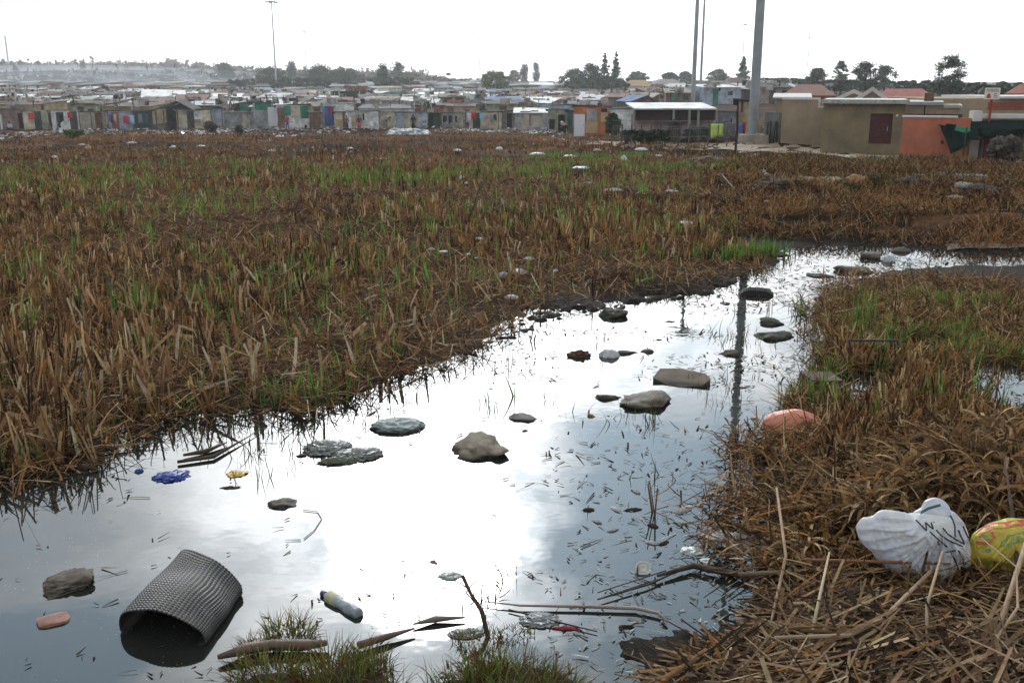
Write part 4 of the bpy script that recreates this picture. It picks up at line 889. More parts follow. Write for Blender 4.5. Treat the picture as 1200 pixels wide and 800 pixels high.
def shack(px0, px1, ytop, ybase, wall, roof, label, short=None, D=4.0, slope=-.25, over=.18, parts=(), Y=None, rz=0, cat='shack', group='shacks in the front row', th=.05, name='shack'):
    p, w, h = unit(px0, px1, ytop, ybase, Y)
    o = empty(name, p, math.radians(rz), label, cat, group); face_cam(o)
    hb = h + slope
    MB().hexa([(-w / 2, 0, -.3), (w / 2, 0, -.3), (w / 2, D, -.3), (-w / 2, D, -.3)], [(-w / 2, 0, h - th), (w / 2, 0, h - th), (w / 2, D, hb - th), (-w / 2, D, hb - th)]).build('wall', wm(wall), o)
    if not any(q[0] in ('door', 'doorway') for q in parts) and w > 2.2:
        rd = random.Random(int(px0)); x = rd.uniform(-w * .35, w * .2); MB().box(x, x + .75, -.026, -.001, -.1, min(1.85, h - .15)).build('door', wm(rd.choice(['brown', 'dark', 'dark green', 'pale plank', 'rust'])), o)
    k = slope / D; y0, y1 = -over, D + over
    f = lambda y, dz: h + k * y + dz
    tl = random.Random(int(px0 * 3 + 1)).uniform(-.16, .16)        # no roof here is level
    over = over + .06
    rf = MB().hexa([(-w / 2 - over, y0, f(y0, -th + .003 + max(-tl, 0))), (w / 2 + over, y0, f(y0, -th + .003 + max(tl, 0))), (w / 2 + over, y1, f(y1, -th + .003 + max(tl, 0))), (-w / 2 - over, y1, f(y1, -th + .003 + max(-tl, 0)))],
              [(-w / 2 - over, y0, f(y0, max(-tl, 0))), (w / 2 + over, y0, f(y0, tl if tl > 0 else 0)), (w / 2 + over, y1, f(y1, tl if tl > 0 else 0)), (-w / 2 - over, y1, f(y1, max(-tl, 0)))]).build('roof', rm(roof), o)
    X = lambda px: pos(px, ybase, p.y).x - p.x
    Zp = lambda py: pos((px0 + px1) / 2, py, p.y).z - p.z
    for q in parts:
        kind, a, b, t, bt, col = q[:6]
        m = (wm(col) if col in WALLC else MATS.get(col) or mat(col, (.3, .3, .3)))
        if kind in ('door', 'doorway', 'window'):
            y = -.03
            ob = MB().box(X(a), X(b), y, -.001, max(Zp(bt), -.1), Zp(t)).build('door' if kind != 'window' else 'window', m, o)  # dark doorways are flat panels with the inside shade put into their colour
            if kind == 'door': MB().box(X(b) - .14, X(b) - .09, y - .03, y - .001, Zp((t + bt) / 2) - .05, Zp((t + bt) / 2) + .05).build('handle', M_GALV, ob)
            if kind == 'window': MB().box(X(a) + .06, X(b) - .06, y - .012, y - .001, Zp(bt) + .06, Zp(t) - .06).build('pane', M_GLASS, ob)
        elif kind == 'post': MB().tube([(X(a), -.5, -.3), (X(a) + .03, -.45, Zp(t))], .06, 6).build('post', M_PLANK, o)
        elif kind == 'sign': MB().box(X(a), X(b), -.05, -.001, Zp(bt), Zp(t)).build('painted_panel', m, o)
        else: MB().box(X(a), X(b), -.02, -.001, max(Zp(bt), -.1), Zp(t)).build('wall_panel', m, o)
    if w > 2:                                                     # a plank and a stone weigh the roof sheets down
        rs = random.Random(int(px0 * 7))
        for _ in range(min(5, int(w * .7) + 1)):
            x = rs.uniform(-w / 2 + .05, w / 2 - 1.3); y = rs.uniform(.1, D - .6); M = Matrix.Translation((x, y, f(y, .03))) @ Matrix.Rotation(rs.uniform(-.5, .5), 4, 'Z')
            if rs.random() < .55: MB().box(0, rs.uniform(.7, 1.3), 0, .10, -.02, rs.uniform(.05, .10), M).build('plank', M_PLANK, rf)
            else: MB().add([M @ (q * rs.uniform(.9, 1.1) * .17 + Vector((.2, .2, .03))) for q in ico1[0]], ico1[1]).build('stone', M_CONC, rf)
    rs = random.Random(int(px0 * 13 + 5))                          # odd sheets patched over the front
    if w > 3 and group == 'shacks in the front row':
        for _ in range(3):
            x = rs.uniform(-w / 2 + .1, w / 2 - 1.4); z = rs.uniform(.0, h - 1.3); y = -.004 - .004 * _
            MB().box(x, x + rs.uniform(.6, 1.25), y - .003, y, z, z + rs.uniform(.7, 1.2)).build('patch_sheet', wm(rs.choice([wall, 'grey', 'tan', 'cream', 'pale plank', 'pinkish brown'])), o)
    if short: SHACKS.append((math.degrees(math.atan2(p.x, p.y)), short))
    return o
mat('red painted sign', (.50, .03, .03), .7, .1); mat('orange board', (.50, .13, .04), .7, .15); mat('blue cloth', (.10, .16, .42), .9, .3, 6); mat('red cloth', (.42, .02, .025), .9, .2, 6)
mat('plain white panel', (.66, .67, .70), .7, .06, 3); mat('yellow board', (.44, .33, .16), .8, .12, 3); mat('dark net', (.035, .018, .018), .9, .2, 3)
_ = M_DARK
def front_row():
    S = shack
    S(-34, -6, 126, 152, 'grey', 'brown', 'grey shack cut off by the left edge', 'leftmost grey shack')
    S(-4, 28, 127, 152, 'pinkish brown', 'pale green', 'pinkish brown shack with a white corner post and open side', 'pinkish brown shack', parts=[('doorway', 23, 28, 133, 151, 'dark parts and doorway shade'), ('panel', 1.5, 3.5, 134, 152, 'plain white panel')])
    S(29, 57, 129, 152, 'cream', 'pale green', 'cream shack with a square red sign on its wall', 'cream shack with the square sign', parts=[('sign', 35, 42.5, 132.5, 140, 'red painted sign'), ('panel', 44, 57, 131, 151, 'olive')])
    S(62, 94, 129, 152, 'white', 'tan', 'white shack with a red notice and a green awning edge', 'white shack with the red notice', parts=[('sign', 81, 86.5, 132, 138.5, 'red painted sign')])
    S(95, 126, 130.5, 152, 'pale plank', 'green', 'pale shack of upright planks with a dark green roof edge', 'upright plank shack', parts=[('post', 108, 0, 131, 152, ''), ('post', 117, 0, 131, 152, '')])
    S(127, 156, 130, 150.5, 'blue grey', 'tan', 'blue grey shack with clothes hung along its wall', 'blue grey shack with washing')
    S(157, 180, 130, 150.5, 'dark green', 'brown', 'dark low shack between the washing and the open lean-to', 'dark low shack')
    # open lean-to with a steep sheet roof
    p, w, h = unit(184, 210, 129, 151)
    o = empty('lean_to', p, 0, 'open lean-to shed with a steep pale green sheet roof', 'shed', None)
    ht = pos(205, 118.5, p.y).z - p.z
    MB().hexa([(-w / 2 - .3, -.2, h), (-w / 2 - .3, 3.5, h), (w / 2, 3.5, ht), (w / 2, -.2, ht)], [(-w / 2 - .3, -.2, h + .08), (-w / 2 - .3, 3.5, h + .08), (w / 2, 3.5, ht + .08), (w / 2, -.2, ht + .08)]).build('roof', rm('pale green'), o)
    mb = MB(); mb.add([(w / 2, -.1, ht), (w / 2 + 1.7, -.1, h), (w / 2 + 1.7, 3.4, h), (w / 2, 3.4, ht)], [(0, 1, 2, 3)]); ob = mb.build('dark_roof', rm('black'), o); ob.modifiers.new('s', 'SOLIDIFY').thickness = .05
    mb = MB(); mb.box(-w / 2 + .1, w / 2 + 1.4, 2.9, 3.1, -.2, h - .02); mb.add([(-w / 2, 2.9, h), (w / 2 + 1.5, 2.9, h), (w / 2, 2.9, ht - .05)], [(0, 1, 2)]); mb.build('back_wall', wm('dark'), o)
    for x in (-w / 2, -w / 2 + .8, w / 2 - .1): MB().tube([(x, 0, -.2), (x + .05, 0, h)], .07, 6).build('post', M_PLANK, o)
    SHACKS.append((math.degrees(math.atan2(p.x, p.y)), 'open lean-to shed'))
    S(208, 248, 128.5, 151, 'cream', 'tan', 'long cream patched shack right of the open lean-to', 'long cream patched shack', parts=[('panel', 222, 238, 131, 140, 'white'), ('panel', 225, 235, 140, 144, 'tan')])
    S(248, 264, 127, 149, 'blue grey', 'dark grey', 'small blue grey shack with two timber corner posts', 'blue grey shack with posts', parts=[('post', 261, 0, 128, 151, ''), ('post', 276, 0, 128, 151, '')])
    S(265, 298, 131, 151, 'grey', 'white', 'low grey corrugated shack with a pale torn roof', 'low grey corrugated shack')
    S(298, 322, 120, 151, 'grey', 'green', 'shack with a bright green roof over grey walls', 'green-roofed shack', parts=[('panel', 300, 319, 120.5, 129, 'green'), ('door', 315, 325, 126, 148, 'plain white panel')])
    S(325, 363, 123, 151, 'white', 'dark grey', 'green and white panelled shack with a dark flat roof', 'green and white shack', parts=[('panel', 334, 342, 124.5, 135, 'green'), ('panel', 342, 353, 124.5, 138, 'cream'), ('panel', 353, 363, 124, 139, 'green'), ('doorway', 326, 334, 126, 150, 'brown'), ('doorway', 357, 360, 147, 150, 'dark parts and doorway shade')])
    S(364, 376, 131, 151, 'brown', 'white', 'narrow dark timber shack with a white sheet on top', 'narrow timber shack', parts=[('post', 368, 0, 131, 150, ''), ('post', 373, 0, 132, 150, '')])
    S(377, 392, 124, 150, 'blue grey', 'white', 'narrow shack curtained with a blue and red blanket', 'blanket-curtained shack', parts=[('panel', 381, 392, 125, 147, 'blue cloth'), ('panel', 384.5, 391, 126, 134, 'red cloth')])
    S(393, 405, 131, 150, 'cream', 'rusty', 'small cream shack beside the blue and red blanket', 'small cream shack', parts=[('panel', 394, 403, 140, 148, 'yellow board')])
    S(406, 444, 130, 150, 'white', 'white', 'white shack where people stand by the door', 'white shack with people', parts=[('doorway', 402, 405, 132, 149, 'brown'), ('doorway', 425.5, 427.5, 133, 141, 'dark parts and doorway shade')])
    S(445, 463, 131, 150.5, 'cream', 'tan', 'off-white shack left of the big pile of bags', 'off-white shack')
    S(463.5, 501, 131.5, 150, 'blue grey', 'tan', 'long blue grey corrugated shack behind the pile of bags', 'long shack behind the bag pile')
    S(502, 516, 133, 150, 'dark green', 'dark grey', 'dark green shack with a gaping black doorway', 'dark green shack', parts=[('doorway', 503, 508, 135, 149, 'dark parts and doorway shade')])
    S(517, 546, 132, 150.5, 'grey', 'tan', 'grey shack with dark clothes drying in front', 'grey shack with dark clothes', parts=[('panel', 536, 546, 133.5, 145, 'blue grey')])
    S(547, 588, 131, 150, 'cream', 'white', 'cream shack with a white roof edge behind the red and blue washing', 'shack with red washing')
    S(589, 603, 130, 151, 'olive', 'rusty', 'small olive shack with a dark open door', 'small olive shack', parts=[('doorway', 594, 600, 133, 150, 'dark parts and doorway shade')])
    S(604, 641, 132, 152.5, 'grey', 'white', 'grey shack under a bright white sloping roof', 'grey shack with white roof', slope=.35, parts=[('panel', 605, 641, 149, 152.5, 'blue grey')])
    S(642, 664, 128, 155, 'olive', 'grey', 'olive shack with a dark doorway where someone bends', 'olive shack', parts=[('doorway', 654, 661.5, 134.5, 154, 'dark parts and doorway shade'), ('doorway', 643.5, 650, 140, 151.5, 'dark parts and doorway shade')])
    S(664.5, 671, 129.5, 156, 'dark green', 'black', 'narrow dark green panel hut beside the orange shack', 'narrow dark green hut')
    S(672, 713, 124.5, 160, 'orange', 'brown', 'orange shack with a tall white door and yellow boards', 'orange shack', over=.12, parts=[('door', 672.5, 685, 134, 160, 'plain white panel'), ('panel', 687, 699, 128, 143, 'grey'), ('panel', 686, 700, 143.5, 156, 'yellow board'), ('panel', 703.5, 711.5, 132, 143.5, 'yellow board'), ('window', 704, 711, 127.5, 131.5, 'dark parts and doorway shade')])
    S(714.5, 742, 127, 157, 'white', 'white', 'white sheet shack behind the round dark bush', 'white sheet shack')
    S(839, 861, 130, 161, 'blue grey', 'grey', 'pale blue grey hut behind the hanging yellow-green cloth', 'pale blue grey hut')
    S(862, 876, 118, 163, 'tan', 'dark grey', 'tall narrow upright hut against the thick mast', 'tall narrow hut', D=1.2, parts=[('panel', 866, 869, 119, 132, 'dark')])
    # long shaded shelter with a fence in front
    p, w, h = unit(742, 838, 127, 165)
    o = empty('shade_shelter', p, 0, 'long open shelter with white roof and dark brown shade cloth', 'shelter')
    MB().hexa([(-w / 2, -.1, h - .07), (w / 2, -.1, h - .07), (w / 2, 4, h + .14), (-w / 2, 4, h + .14)], [(-w / 2, -.1, h), (w / 2, -.1, h), (w / 2, 4, h + .21), (-w / 2, 4, h + .21)]).build('roof', rm('white'), o)
    zc = pos(790, 142, p.y).z - p.z; MB().box(-w / 2, w / 2, .05, .07, zc, h - .08).build('shade_cloth', MATS['dark net'], o)
    MB().box(-w / 2, w / 2, 1.2, 1.3, -.2, zc + .3).build('back_wall', wm('pink'), o)
    xs = pos(778, 150, p.y).x - p.x; MB().box(xs, w / 2 - .1, .3, .36, -.2, pos(800, 137, p.y).z - p.z - .2).build('side_panel', wm('pinkish brown'), o)
    for u in (-.5, -.02, .17, .28, .5): MB().tube([(w * u, -.05, -.3), (w * u, -.05, h - .05)], .07, 6).build('post', mat('grey green post', (.22, .25, .22), .8), o)
    SHACKS.append((math.degrees(math.atan2(p.x, p.y)), 'long shade shelter'))
    # wire fence before the shelter
    p, w, h = unit(716, 850, 146, 167)
    o = empty('wire_fence', p, 0, 'low wire fence overgrown with weeds in front of the shelter', 'fence')
    for k in range(13): x = -w / 2 + w * k / 12; MB().tube([(x, -.3, -.3), (x + .03, -.3, h)], .03, 5).build('post', M_PLANK, o)
    mb = MB()
    for z in (.3, .65, 1.0, h - .05): mb.tube([(-w / 2, -.3, z), (0, -.32, z - .03), (w / 2, -.3, z)], .008, 4)
    for k in range(60): x = -w / 2 + w * k / 60; mb.tube([(x, -.3, .1), (x, -.3, h - .05)], .005, 3)
    mb.build('wire_mesh', M_GALV, o)
front_row()

# notable shacks in the rows behind
def second_row():
    B = dict(group='shacks rising behind the front row')
    shack(390, 428, 107, 116, 'dark green', 'green', 'wide dark green walled shack further back under the reddish roofs', Y=168, **B)
    shack(405, 430, 101, 108, 'rust', 'red', 'shack with a dull red upper wall behind the wide green one', Y=190, **B)
    shack(519, 544, 114, 126, 'dark', 'tan', 'dark shop hut with an orange board across its front', Y=124, parts=[('sign', 524, 541, 117, 122, 'orange board')], **B)
    shack(544, 575, 117, 128, 'blue grey', 'grey', 'long pale blue grey shack right of the orange board hut', Y=124, **B)
    shack(378, 415, 121, 132, 'white', 'white', 'long white roofed shack behind the blue and red blanket', Y=118, **B)
    shack(484, 520, 123.5, 130, 'rust', 'brown', 'low rust brown shack left behind the dark green one', Y=119, **B)
    shack(632, 672, 123, 133, 'blue grey', 'white', 'pale blue white shack behind the olive shack', Y=104, **B)
    shack(282, 302, 121, 130, 'green', 'green', 'bright green shack right of the blue grey posts', Y=120, **B)
    shack(168, 218, 114.5, 122, 'white', 'white', 'broad bright white roof rising behind the open lean-to', Y=150, D=8, slope=1.0, **B)
    # gabled corrugated roof
    p, w, h = unit(737, 767, 119, 128, 92)
    o = empty('gabled_shack', p, math.radians(12), 'shack with a blue striped gabled roof behind the shade shelter', 'shack', 'shacks rising behind the front row')
    MB().box(-w / 2 + .1, w / 2 - .1, 0, 4, -.3, h).build('wall', wm('dark'), o)
    z = pos(752, 111.5, 92).z - p.z
    mb = MB(); mb.add([(-w / 2, -.2, h), (-w / 2, 4.2, h), (w * .2, 4.2, z), (w * .2, -.2, z), (w / 2 + .1, -.2, h), (w / 2 + .1, 4.2, h)], [(0, 3, 2, 1), (3, 4, 5, 2)]); ob = mb.build('roof', rm('blue'), o); ob.modifiers.new('s', 'SOLIDIFY').thickness = .06
    mb = MB(); mb.add([(-w / 2 + .1, .0, h), (w / 2 - .1, 0, h), (w * .2, 0, z - .1)], [(0, 1, 2)]); mb.build('gable', wm('brown'), o)
second_row()

# the crowd of shacks behind: one of each kind, then copies
def crowd():
    protos = {}
    rs = random.Random(11)
    wallk = ['grey', 'rust', 'tan', 'olive', 'brown', 'blue grey', 'dark', 'white', 'cream', 'green', 'pinkish brown']
    roofk = ['grey', 'dark grey', 'rusty', 'brown', 'white', 'tan', 'pale green', 'black', 'blue', 'green']
    rw = [5, 4, 4.5, 4, 3, 3.4, 2.2, 2.2, .9, .8]
    def proto(rc, wc, v):
        o = empty('shack', (0, 0, 0)); w, D, h = (4.0, 4.2, 2.0) if v == 0 else ((5.6, 4.8, 2.1) if v == 1 else (3.0, 3.8, 2.2))
        sl = (.5, .35, -.2)[v]
        MB().hexa([(-w / 2, 0, -.4), (w / 2, 0, -.4), (w / 2, D, -.4), (-w / 2, D, -.4)], [(-w / 2, 0, h - .05), (w / 2, 0, h - .05), (w / 2, D, h + sl - .05), (-w / 2, D, h + sl - .05)]).build('wall', wm(wc), o)
        k = sl / D
        f = lambda x, y: (x, y, h + k * y); g = lambda x, y: (x, y, h + k * y - .047)
        a, b, c, d = (-w / 2 - .2, -.3), (w / 2 + .2, -.3), (w / 2 + .2, D + .2), (-w / 2 - .2, D + .2)
        rf = MB().hexa([g(*a), g(*b), g(*c), g(*d)], [f(*a), f(*b), f(*c), f(*d)]).build('roof', rm(rc), o)
        x = rs.uniform(-w / 2 + .1, w / 2 - 1.9); y = rs.uniform(.2, D - 1.2); M = Matrix.Translation((x, y, h + k * y + .02)) @ Matrix.Rotation(rs.uniform(-.6, .6), 4, 'Z')
        MB().box(0, 1.7, 0, .14, 0, .12, M).build('plank', M_PLANK, rf)
        x = rs.uniform(-w / 2 + .3, w / 2 - .6); y = rs.uniform(.5, D - .8)
        MB().add([q * rs.uniform(.8, 1.2) * .24 + Vector((x, y, h + k * y + .08)) for q in ico1[0]], ico1[1]).build('stone', M_CONC, rf)
        MB().box(-.3 - w * .2, .5 - w * .2, -.03, -.001, -.2, 1.85).build('door', wm(rs.choice(['brown', 'white', 'dark', 'green'])), o)
        MB().box(w * .15, w * .15 + .7, -.03, -.001, 1.0, 1.6).build('window', M_GLASS, o)
        return o
    def copy_tree(o, parent=None):
        c = o.copy(); COL.objects.link(c); c.parent = parent
        for ch in o.children: copy_tree(ch, c)
        return c
    keys = []
    for i, rc in enumerate(roofk):
        for v in range(3): keys.append((rc, wallk[(i * 3 + v * 4) % len(wallk)], v))
    n = 0; used = {}; first = set()
    word = ['second', 'third', 'fourth', 'fifth', 'sixth', 'seventh', 'eighth', 'ninth', 'tenth', 'eleventh', 'twelfth', 'thirteenth']
    Y = 119.0; row = 0
    size = ['squat', 'wide', 'narrow tall']
    while row < 12 and n < 246:
        x = -Y * .535 + rs.uniform(0, 4)
        xmax = Y * (.265 if row > 1 else .02)
        while x < xmax and n < 246:
            rc = rs.choices(roofk, rw)[0]; v = rs.choice((0, 0, 1, 1, 2)); wc = [k[1] for k in keys if k[0] == rc and k[2] == v][0]; key = (rc, wc, v)
            if key not in protos: protos[key] = o = proto(*key)
            else: o = copy_tree(protos[key])
            yy = Y + rs.uniform(-1.6, 1.6); xx = x + 2.5
            o.location = (xx, yy, T(xx, yy) - .1 + rs.uniform(0, .3)); o.rotation_euler = (0, 0, rs.uniform(-.35, .35))
            s = rs.uniform(.85, 1.15); o.scale = (s, s, rs.uniform(.9, 1.1))
            a = math.degrees(math.atan2(xx, yy)); near = min(SHACKS, key=lambda q: abs(q[0] - a))[1]
            lab = f"{rc}-roofed {size[v]} shack, {word[row]} row back behind the {near}"
            k2 = used.get(lab, 0); used[lab] = k2 + 1
            if k2: lab = lab.replace(f'{size[v]} shack', f'{size[v]} {wc}-walled shack, right neighbour' if k2 == 1 else f'{size[v]} {wc}-walled shack, second neighbour')
            tag(o, lab, 'shack', 'crowded shacks behind the front row'); n += 1
            x += (4.6, 6.8, 3.8)[v] * s + rs.uniform(.3, 1.8)
        Y += 6.6 + row * .75; row += 1
    # beyond: hundreds more, one mass
    V = []; Q = []; C = []; rng = np.random.default_rng(5)
    def add_house(x, y, z, w, D, h, rz, wc, rc, sl):
        k = len(V); c, s = math.cos(rz), math.sin(rz)
        for (u, v_) in ((-w / 2, 0), (w / 2, 0), (w / 2, D), (-w / 2, D)):
            V.append((x + u * c - v_ * s, y + u * s + v_ * c, z - .8)); C.append(wc)
        for (u, v_) in ((-w / 2, 0), (w / 2, 0), (w / 2, D), (-w / 2, D)):
            V.append((x + u * c - v_ * s, y + u * s + v_ * c, z + h + (sl if v_ else 0))); C.append(wc)
        Q.extend([(k, k + 1, k + 5, k + 4), (k + 1, k + 2, k + 6, k + 5), (k + 2, k + 3, k + 7, k + 6), (k + 3, k, k + 4, k + 7)])
        k = len(V)
        for dz in (.02, .12):
            for (u, v_) in ((-w / 2 - .25, -.3), (w / 2 + .25, -.3), (w / 2 + .25, D + .3), (-w / 2 - .25, D + .3)):
                V.append((x + u * c - v_ * s, y + u * s + v_ * c, z + h + dz + (sl if v_ > 0 else 0))); C.append(rc)
        Q.extend([(k + 4, k + 5, k + 6, k + 7), (k, k + 1, k + 5, k + 4), (k + 1, k + 2, k + 6, k + 5), (k + 3, k, k + 4, k + 7)])
    wc = [WALLC[k] for k in wallk]; rcs = [ROOFC[k] for k in roofk]
    yy = Y
    while yy < 470:
        x = -yy * .54
        while x < yy * .30:
            i = rs.choices(range(len(roofk)), rw)[0]; w = rs.uniform(3, 7); xx = x + w / 2; y2 = yy + rs.uniform(-2.5, 2.5)
            add_house(xx, y2, T(xx, y2), w, rs.uniform(3.5, 5), rs.uniform(1.9, 2.9), rs.uniform(-.5, .5), rs.choice(wc), rcs[i], rs.uniform(-.4, .6))
            x += w + rs.uniform(.3, 2.6)
        yy += 8 + (yy - 200) * .02
    m = blade_mat('far shack paint', 0, .7, .35)
    o = np_mesh('distant_shacks', np.array(V), [np.array(Q)], m, np.array(C)); tag(o, 'mass of distant shack roofs filling the plain up to the trees', 'shacks', kind='stuff')
    # hillside: small pale houses and the long building on the ridge
    V.clear(); Q.clear(); C.clear()
    for _ in range(800):
        a = math.radians(rs.uniform(-31, -7)); r = rs.uniform(430, 930); x, y = r * math.sin(a), r * math.cos(a)
        c = rs.choice([(.65, .65, .65), (.40, .37, .34), (.45, .45, .45), (.20, .14, .12), (.2, .2, .2), (.3, .26, .23)])
        add_house(x, y, T(x, y), rs.uniform(5, 10), rs.uniform(5, 8), rs.uniform(2.2, 3.4), rs.uniform(-.6, .6), rs.choice([(.4, .34, .28), (.25, .2, .16), (.5, .48, .44)]), c, .8)
    o = np_mesh('hillside_settlement', np.array(V), [np.array(Q)], m, np.array(C)); tag(o, 'hazy settlement of tiny pale houses covering the hill on the left', 'houses', kind='stuff')
    # dark scrub and trees between the hillside houses
    n = 1500; a = np.radians(rng.uniform(-31, -5, n)); r = rng.uniform(420, 940, n); hx, hy = r * np.sin(a), r * np.cos(a); hz = terr(hx, hy); k = np.repeat(np.arange(n), 26); N_ = len(k)
    d = rng.normal(0, 1, (N_, 3)) * np.array([3.2, 3.2, 1.6]); P = np.stack([hx[k], hy[k], hz[k] + 2.2], 1) + d * rng.uniform(.5, 1.4, n)[k][:, None]; a_ = rng.normal(0, .8, (N_, 3)); b_ = rng.normal(0, .8, (N_, 3))
    VV = np.stack([P - a_, P + b_, P + a_, P - b_], 1).reshape(-1, 3); cc = np.repeat(np.array([(.05, .06, .035), (.07, .06, .04), (.09, .08, .05)])[rng.integers(0, 3, n)][k], 4, 0)
    tag(np_mesh('hillside_scrub', VV, [np.arange(len(VV)).reshape(-1, 4)], blade_mat('far scrub leaf', .1), cc), 'dark hazy scrub between the houses on the hill', 'scrub', kind='stuff')
    # poles, rags and boards sticking up between the packed roofs
    mb = MB()
    for _ in range(1300):
        Yc = rs.uniform(113, 260); xx = rs.uniform(-Yc * .54, Yc * .28 if Yc > 125 else Yc * .03); z = T(xx, Yc) + rs.uniform(1.9, 2.7); w = rs.choice([.08, .1, .9, 1.4, .6]); hh = rs.uniform(.1, .6) if w < .2 else rs.uniform(.08, .4)
        M = Matrix.Translation((xx, Yc, z)) @ Matrix.Rotation(rs.uniform(0, 3), 4, 'Z') @ Matrix.Rotation(rs.uniform(-.25, .25), 4, 'X'); mb.box(-w / 2, w / 2, -.06, .06, -.4, hh, M)
    o = mb.build('roof_clutter', mat('sun bleached clutter', (.10, .09, .08), .9, .9, .35, col2=(.45, .43, .40), thr=(.42, .60))); tag(o, 'clutter of boards, rags and poles between the packed shack roofs', 'clutter', kind='stuff')
    y = 880.0; x = pos(122, 85, y).x; z = T(x, y)
    o = empty('hilltop_building', (x, y, z), 0, 'long pale institution on the ridge with a small raised block', 'building')
    w = pos(152, 85, y).x - pos(92, 85, y).x; zt = pos(122, 76.5, y).z - z
    MB().box(-w / 2, w / 2, 0, 14, -4, zt).build('wall', mat('pale far wall', (.5, .5, .48), .9), o)
    MB().box(-w / 2 - .6, w / 2 + .6, -.6, 14.6, zt, zt + .7).build('roof', mat('far roof grey', (.25, .26, .27), .8), o)
    t = MB(); cx = pos(134, 80, y).x - x; zz = pos(134, 73, y).z - z; t.box(cx - 4, cx + 4, 2, 10, zt + .7, zz); t.box(cx - 4, cx - 2.6, 1.9, 3, zz, zz + .9); t.box(cx + 2.6, cx + 4, 1.9, 3, zz, zz + .9); t.build('raised_block', MATS['pale far wall'], o)
    for k in range(12): xx = -w / 2 + w * (k + .5) / 12; MB().box(xx - .8, xx + .8, -.05, -.001, zt - 3, zt - 1.2).build('window', M_GLASS, o)
crowd()

# larger buildings at the back, right of centre
def back_buildings():
    def big(px0, px1, ye, yr, Y, label, wc, rc):
        p, w, h = unit(px0, px1, ye, 120, Y); hr = pos(px0, yr, Y + 4).z - p.z
        o = empty('house', p, 0, label, 'house', 'larger houses beyond the shacks')
        MB().box(-w / 2 + .3, w / 2 - .3, .3, 8, -1, h).build('wall', wc, o)
        mb = MB(); a = w * .3; mb.add([(-w / 2, 0, h), (w / 2, 0, h), (w / 2, 8.3, h), (-w / 2, 8.3, h), (-a, 4, hr), (a, 4, hr)], [(0, 1, 5, 4), (1, 2, 5), (2, 3, 4, 5), (3, 0, 4), (3, 2, 1, 0)]); mb.build('roof', rc, o)
        for s in (-.2, .25): MB().box(w * s - .6, w * s + .6, .25, .299, h - 1.4, h - .5).build('window', M_GLASS, o)
    tn = mat('tan roof far', (.36, .24, .13), .9, .15, 1); gr = mat('grey tiled roof', (.22, .20, .19), .9, .15, 1)
    big(733, 765, 101, 94, 230, 'tan house with an ochre hipped roof behind the shacks', M_BEIGE, tn)
    big(766, 800, 99, 93, 215, 'beige house with a grey roof left of the dark mast', M_BEIGE, gr)
    big(800, 850, 101, 96, 250, 'long brown-roofed house between the dark mast and the conifer', M_BEIGE2, gr)
    big(852, 880, 98, 91, 200, 'brown house immediately left of the thick mast top line', M_BRICK, mat('dark brown roof', (.10, .075, .06), .9))
    p, w, h = unit(790, 873, 103.5, 115, 190)
    o = empty('long_shed', p, 0, 'long low blue grey shed among the roofs behind the dark mast', 'shed')
    MB().box(-w / 2, w / 2, 0, 6, -1, h).build('wall', mat('slate blue wall', (.10, .13, .17), .8), o); MB().hexa([(-w / 2 - .3, -.3, h), (w / 2 + .3, -.3, h), (w / 2 + .3, 6, h + .7), (-w / 2 - .3, 6, h + .7)], [(-w / 2 - .3, -.3, h + .15), (w / 2 + .3, -.3, h + .15), (w / 2 + .3, 6, h + .85), (-w / 2 - .3, 6, h + .85)]).build('roof', rm('grey'), o)
    p, w, h = unit(622, 648, 99, 104, 300)
    o = empty('long_shed', p, 0, 'long shed with a shining pale roof left of the dark trees', 'shed')
    MB().box(-w / 2, w / 2, 0, 8, -1, h - .6).build('wall', wm('grey'), o); MB().hexa([(-w / 2 - .3, -.3, h - .6), (w / 2 + .3, -.3, h - .6), (w / 2 + .3, 8, h + .3), (-w / 2 - .3, 8, h + .3)], [(-w / 2 - .3, -.3, h - .4), (w / 2 + .3, -.3, h - .4), (w / 2 + .3, 8, h + .5), (-w / 2 - .3, 8, h + .5)]).build('roof', rm('white'), o)
back_buildings()

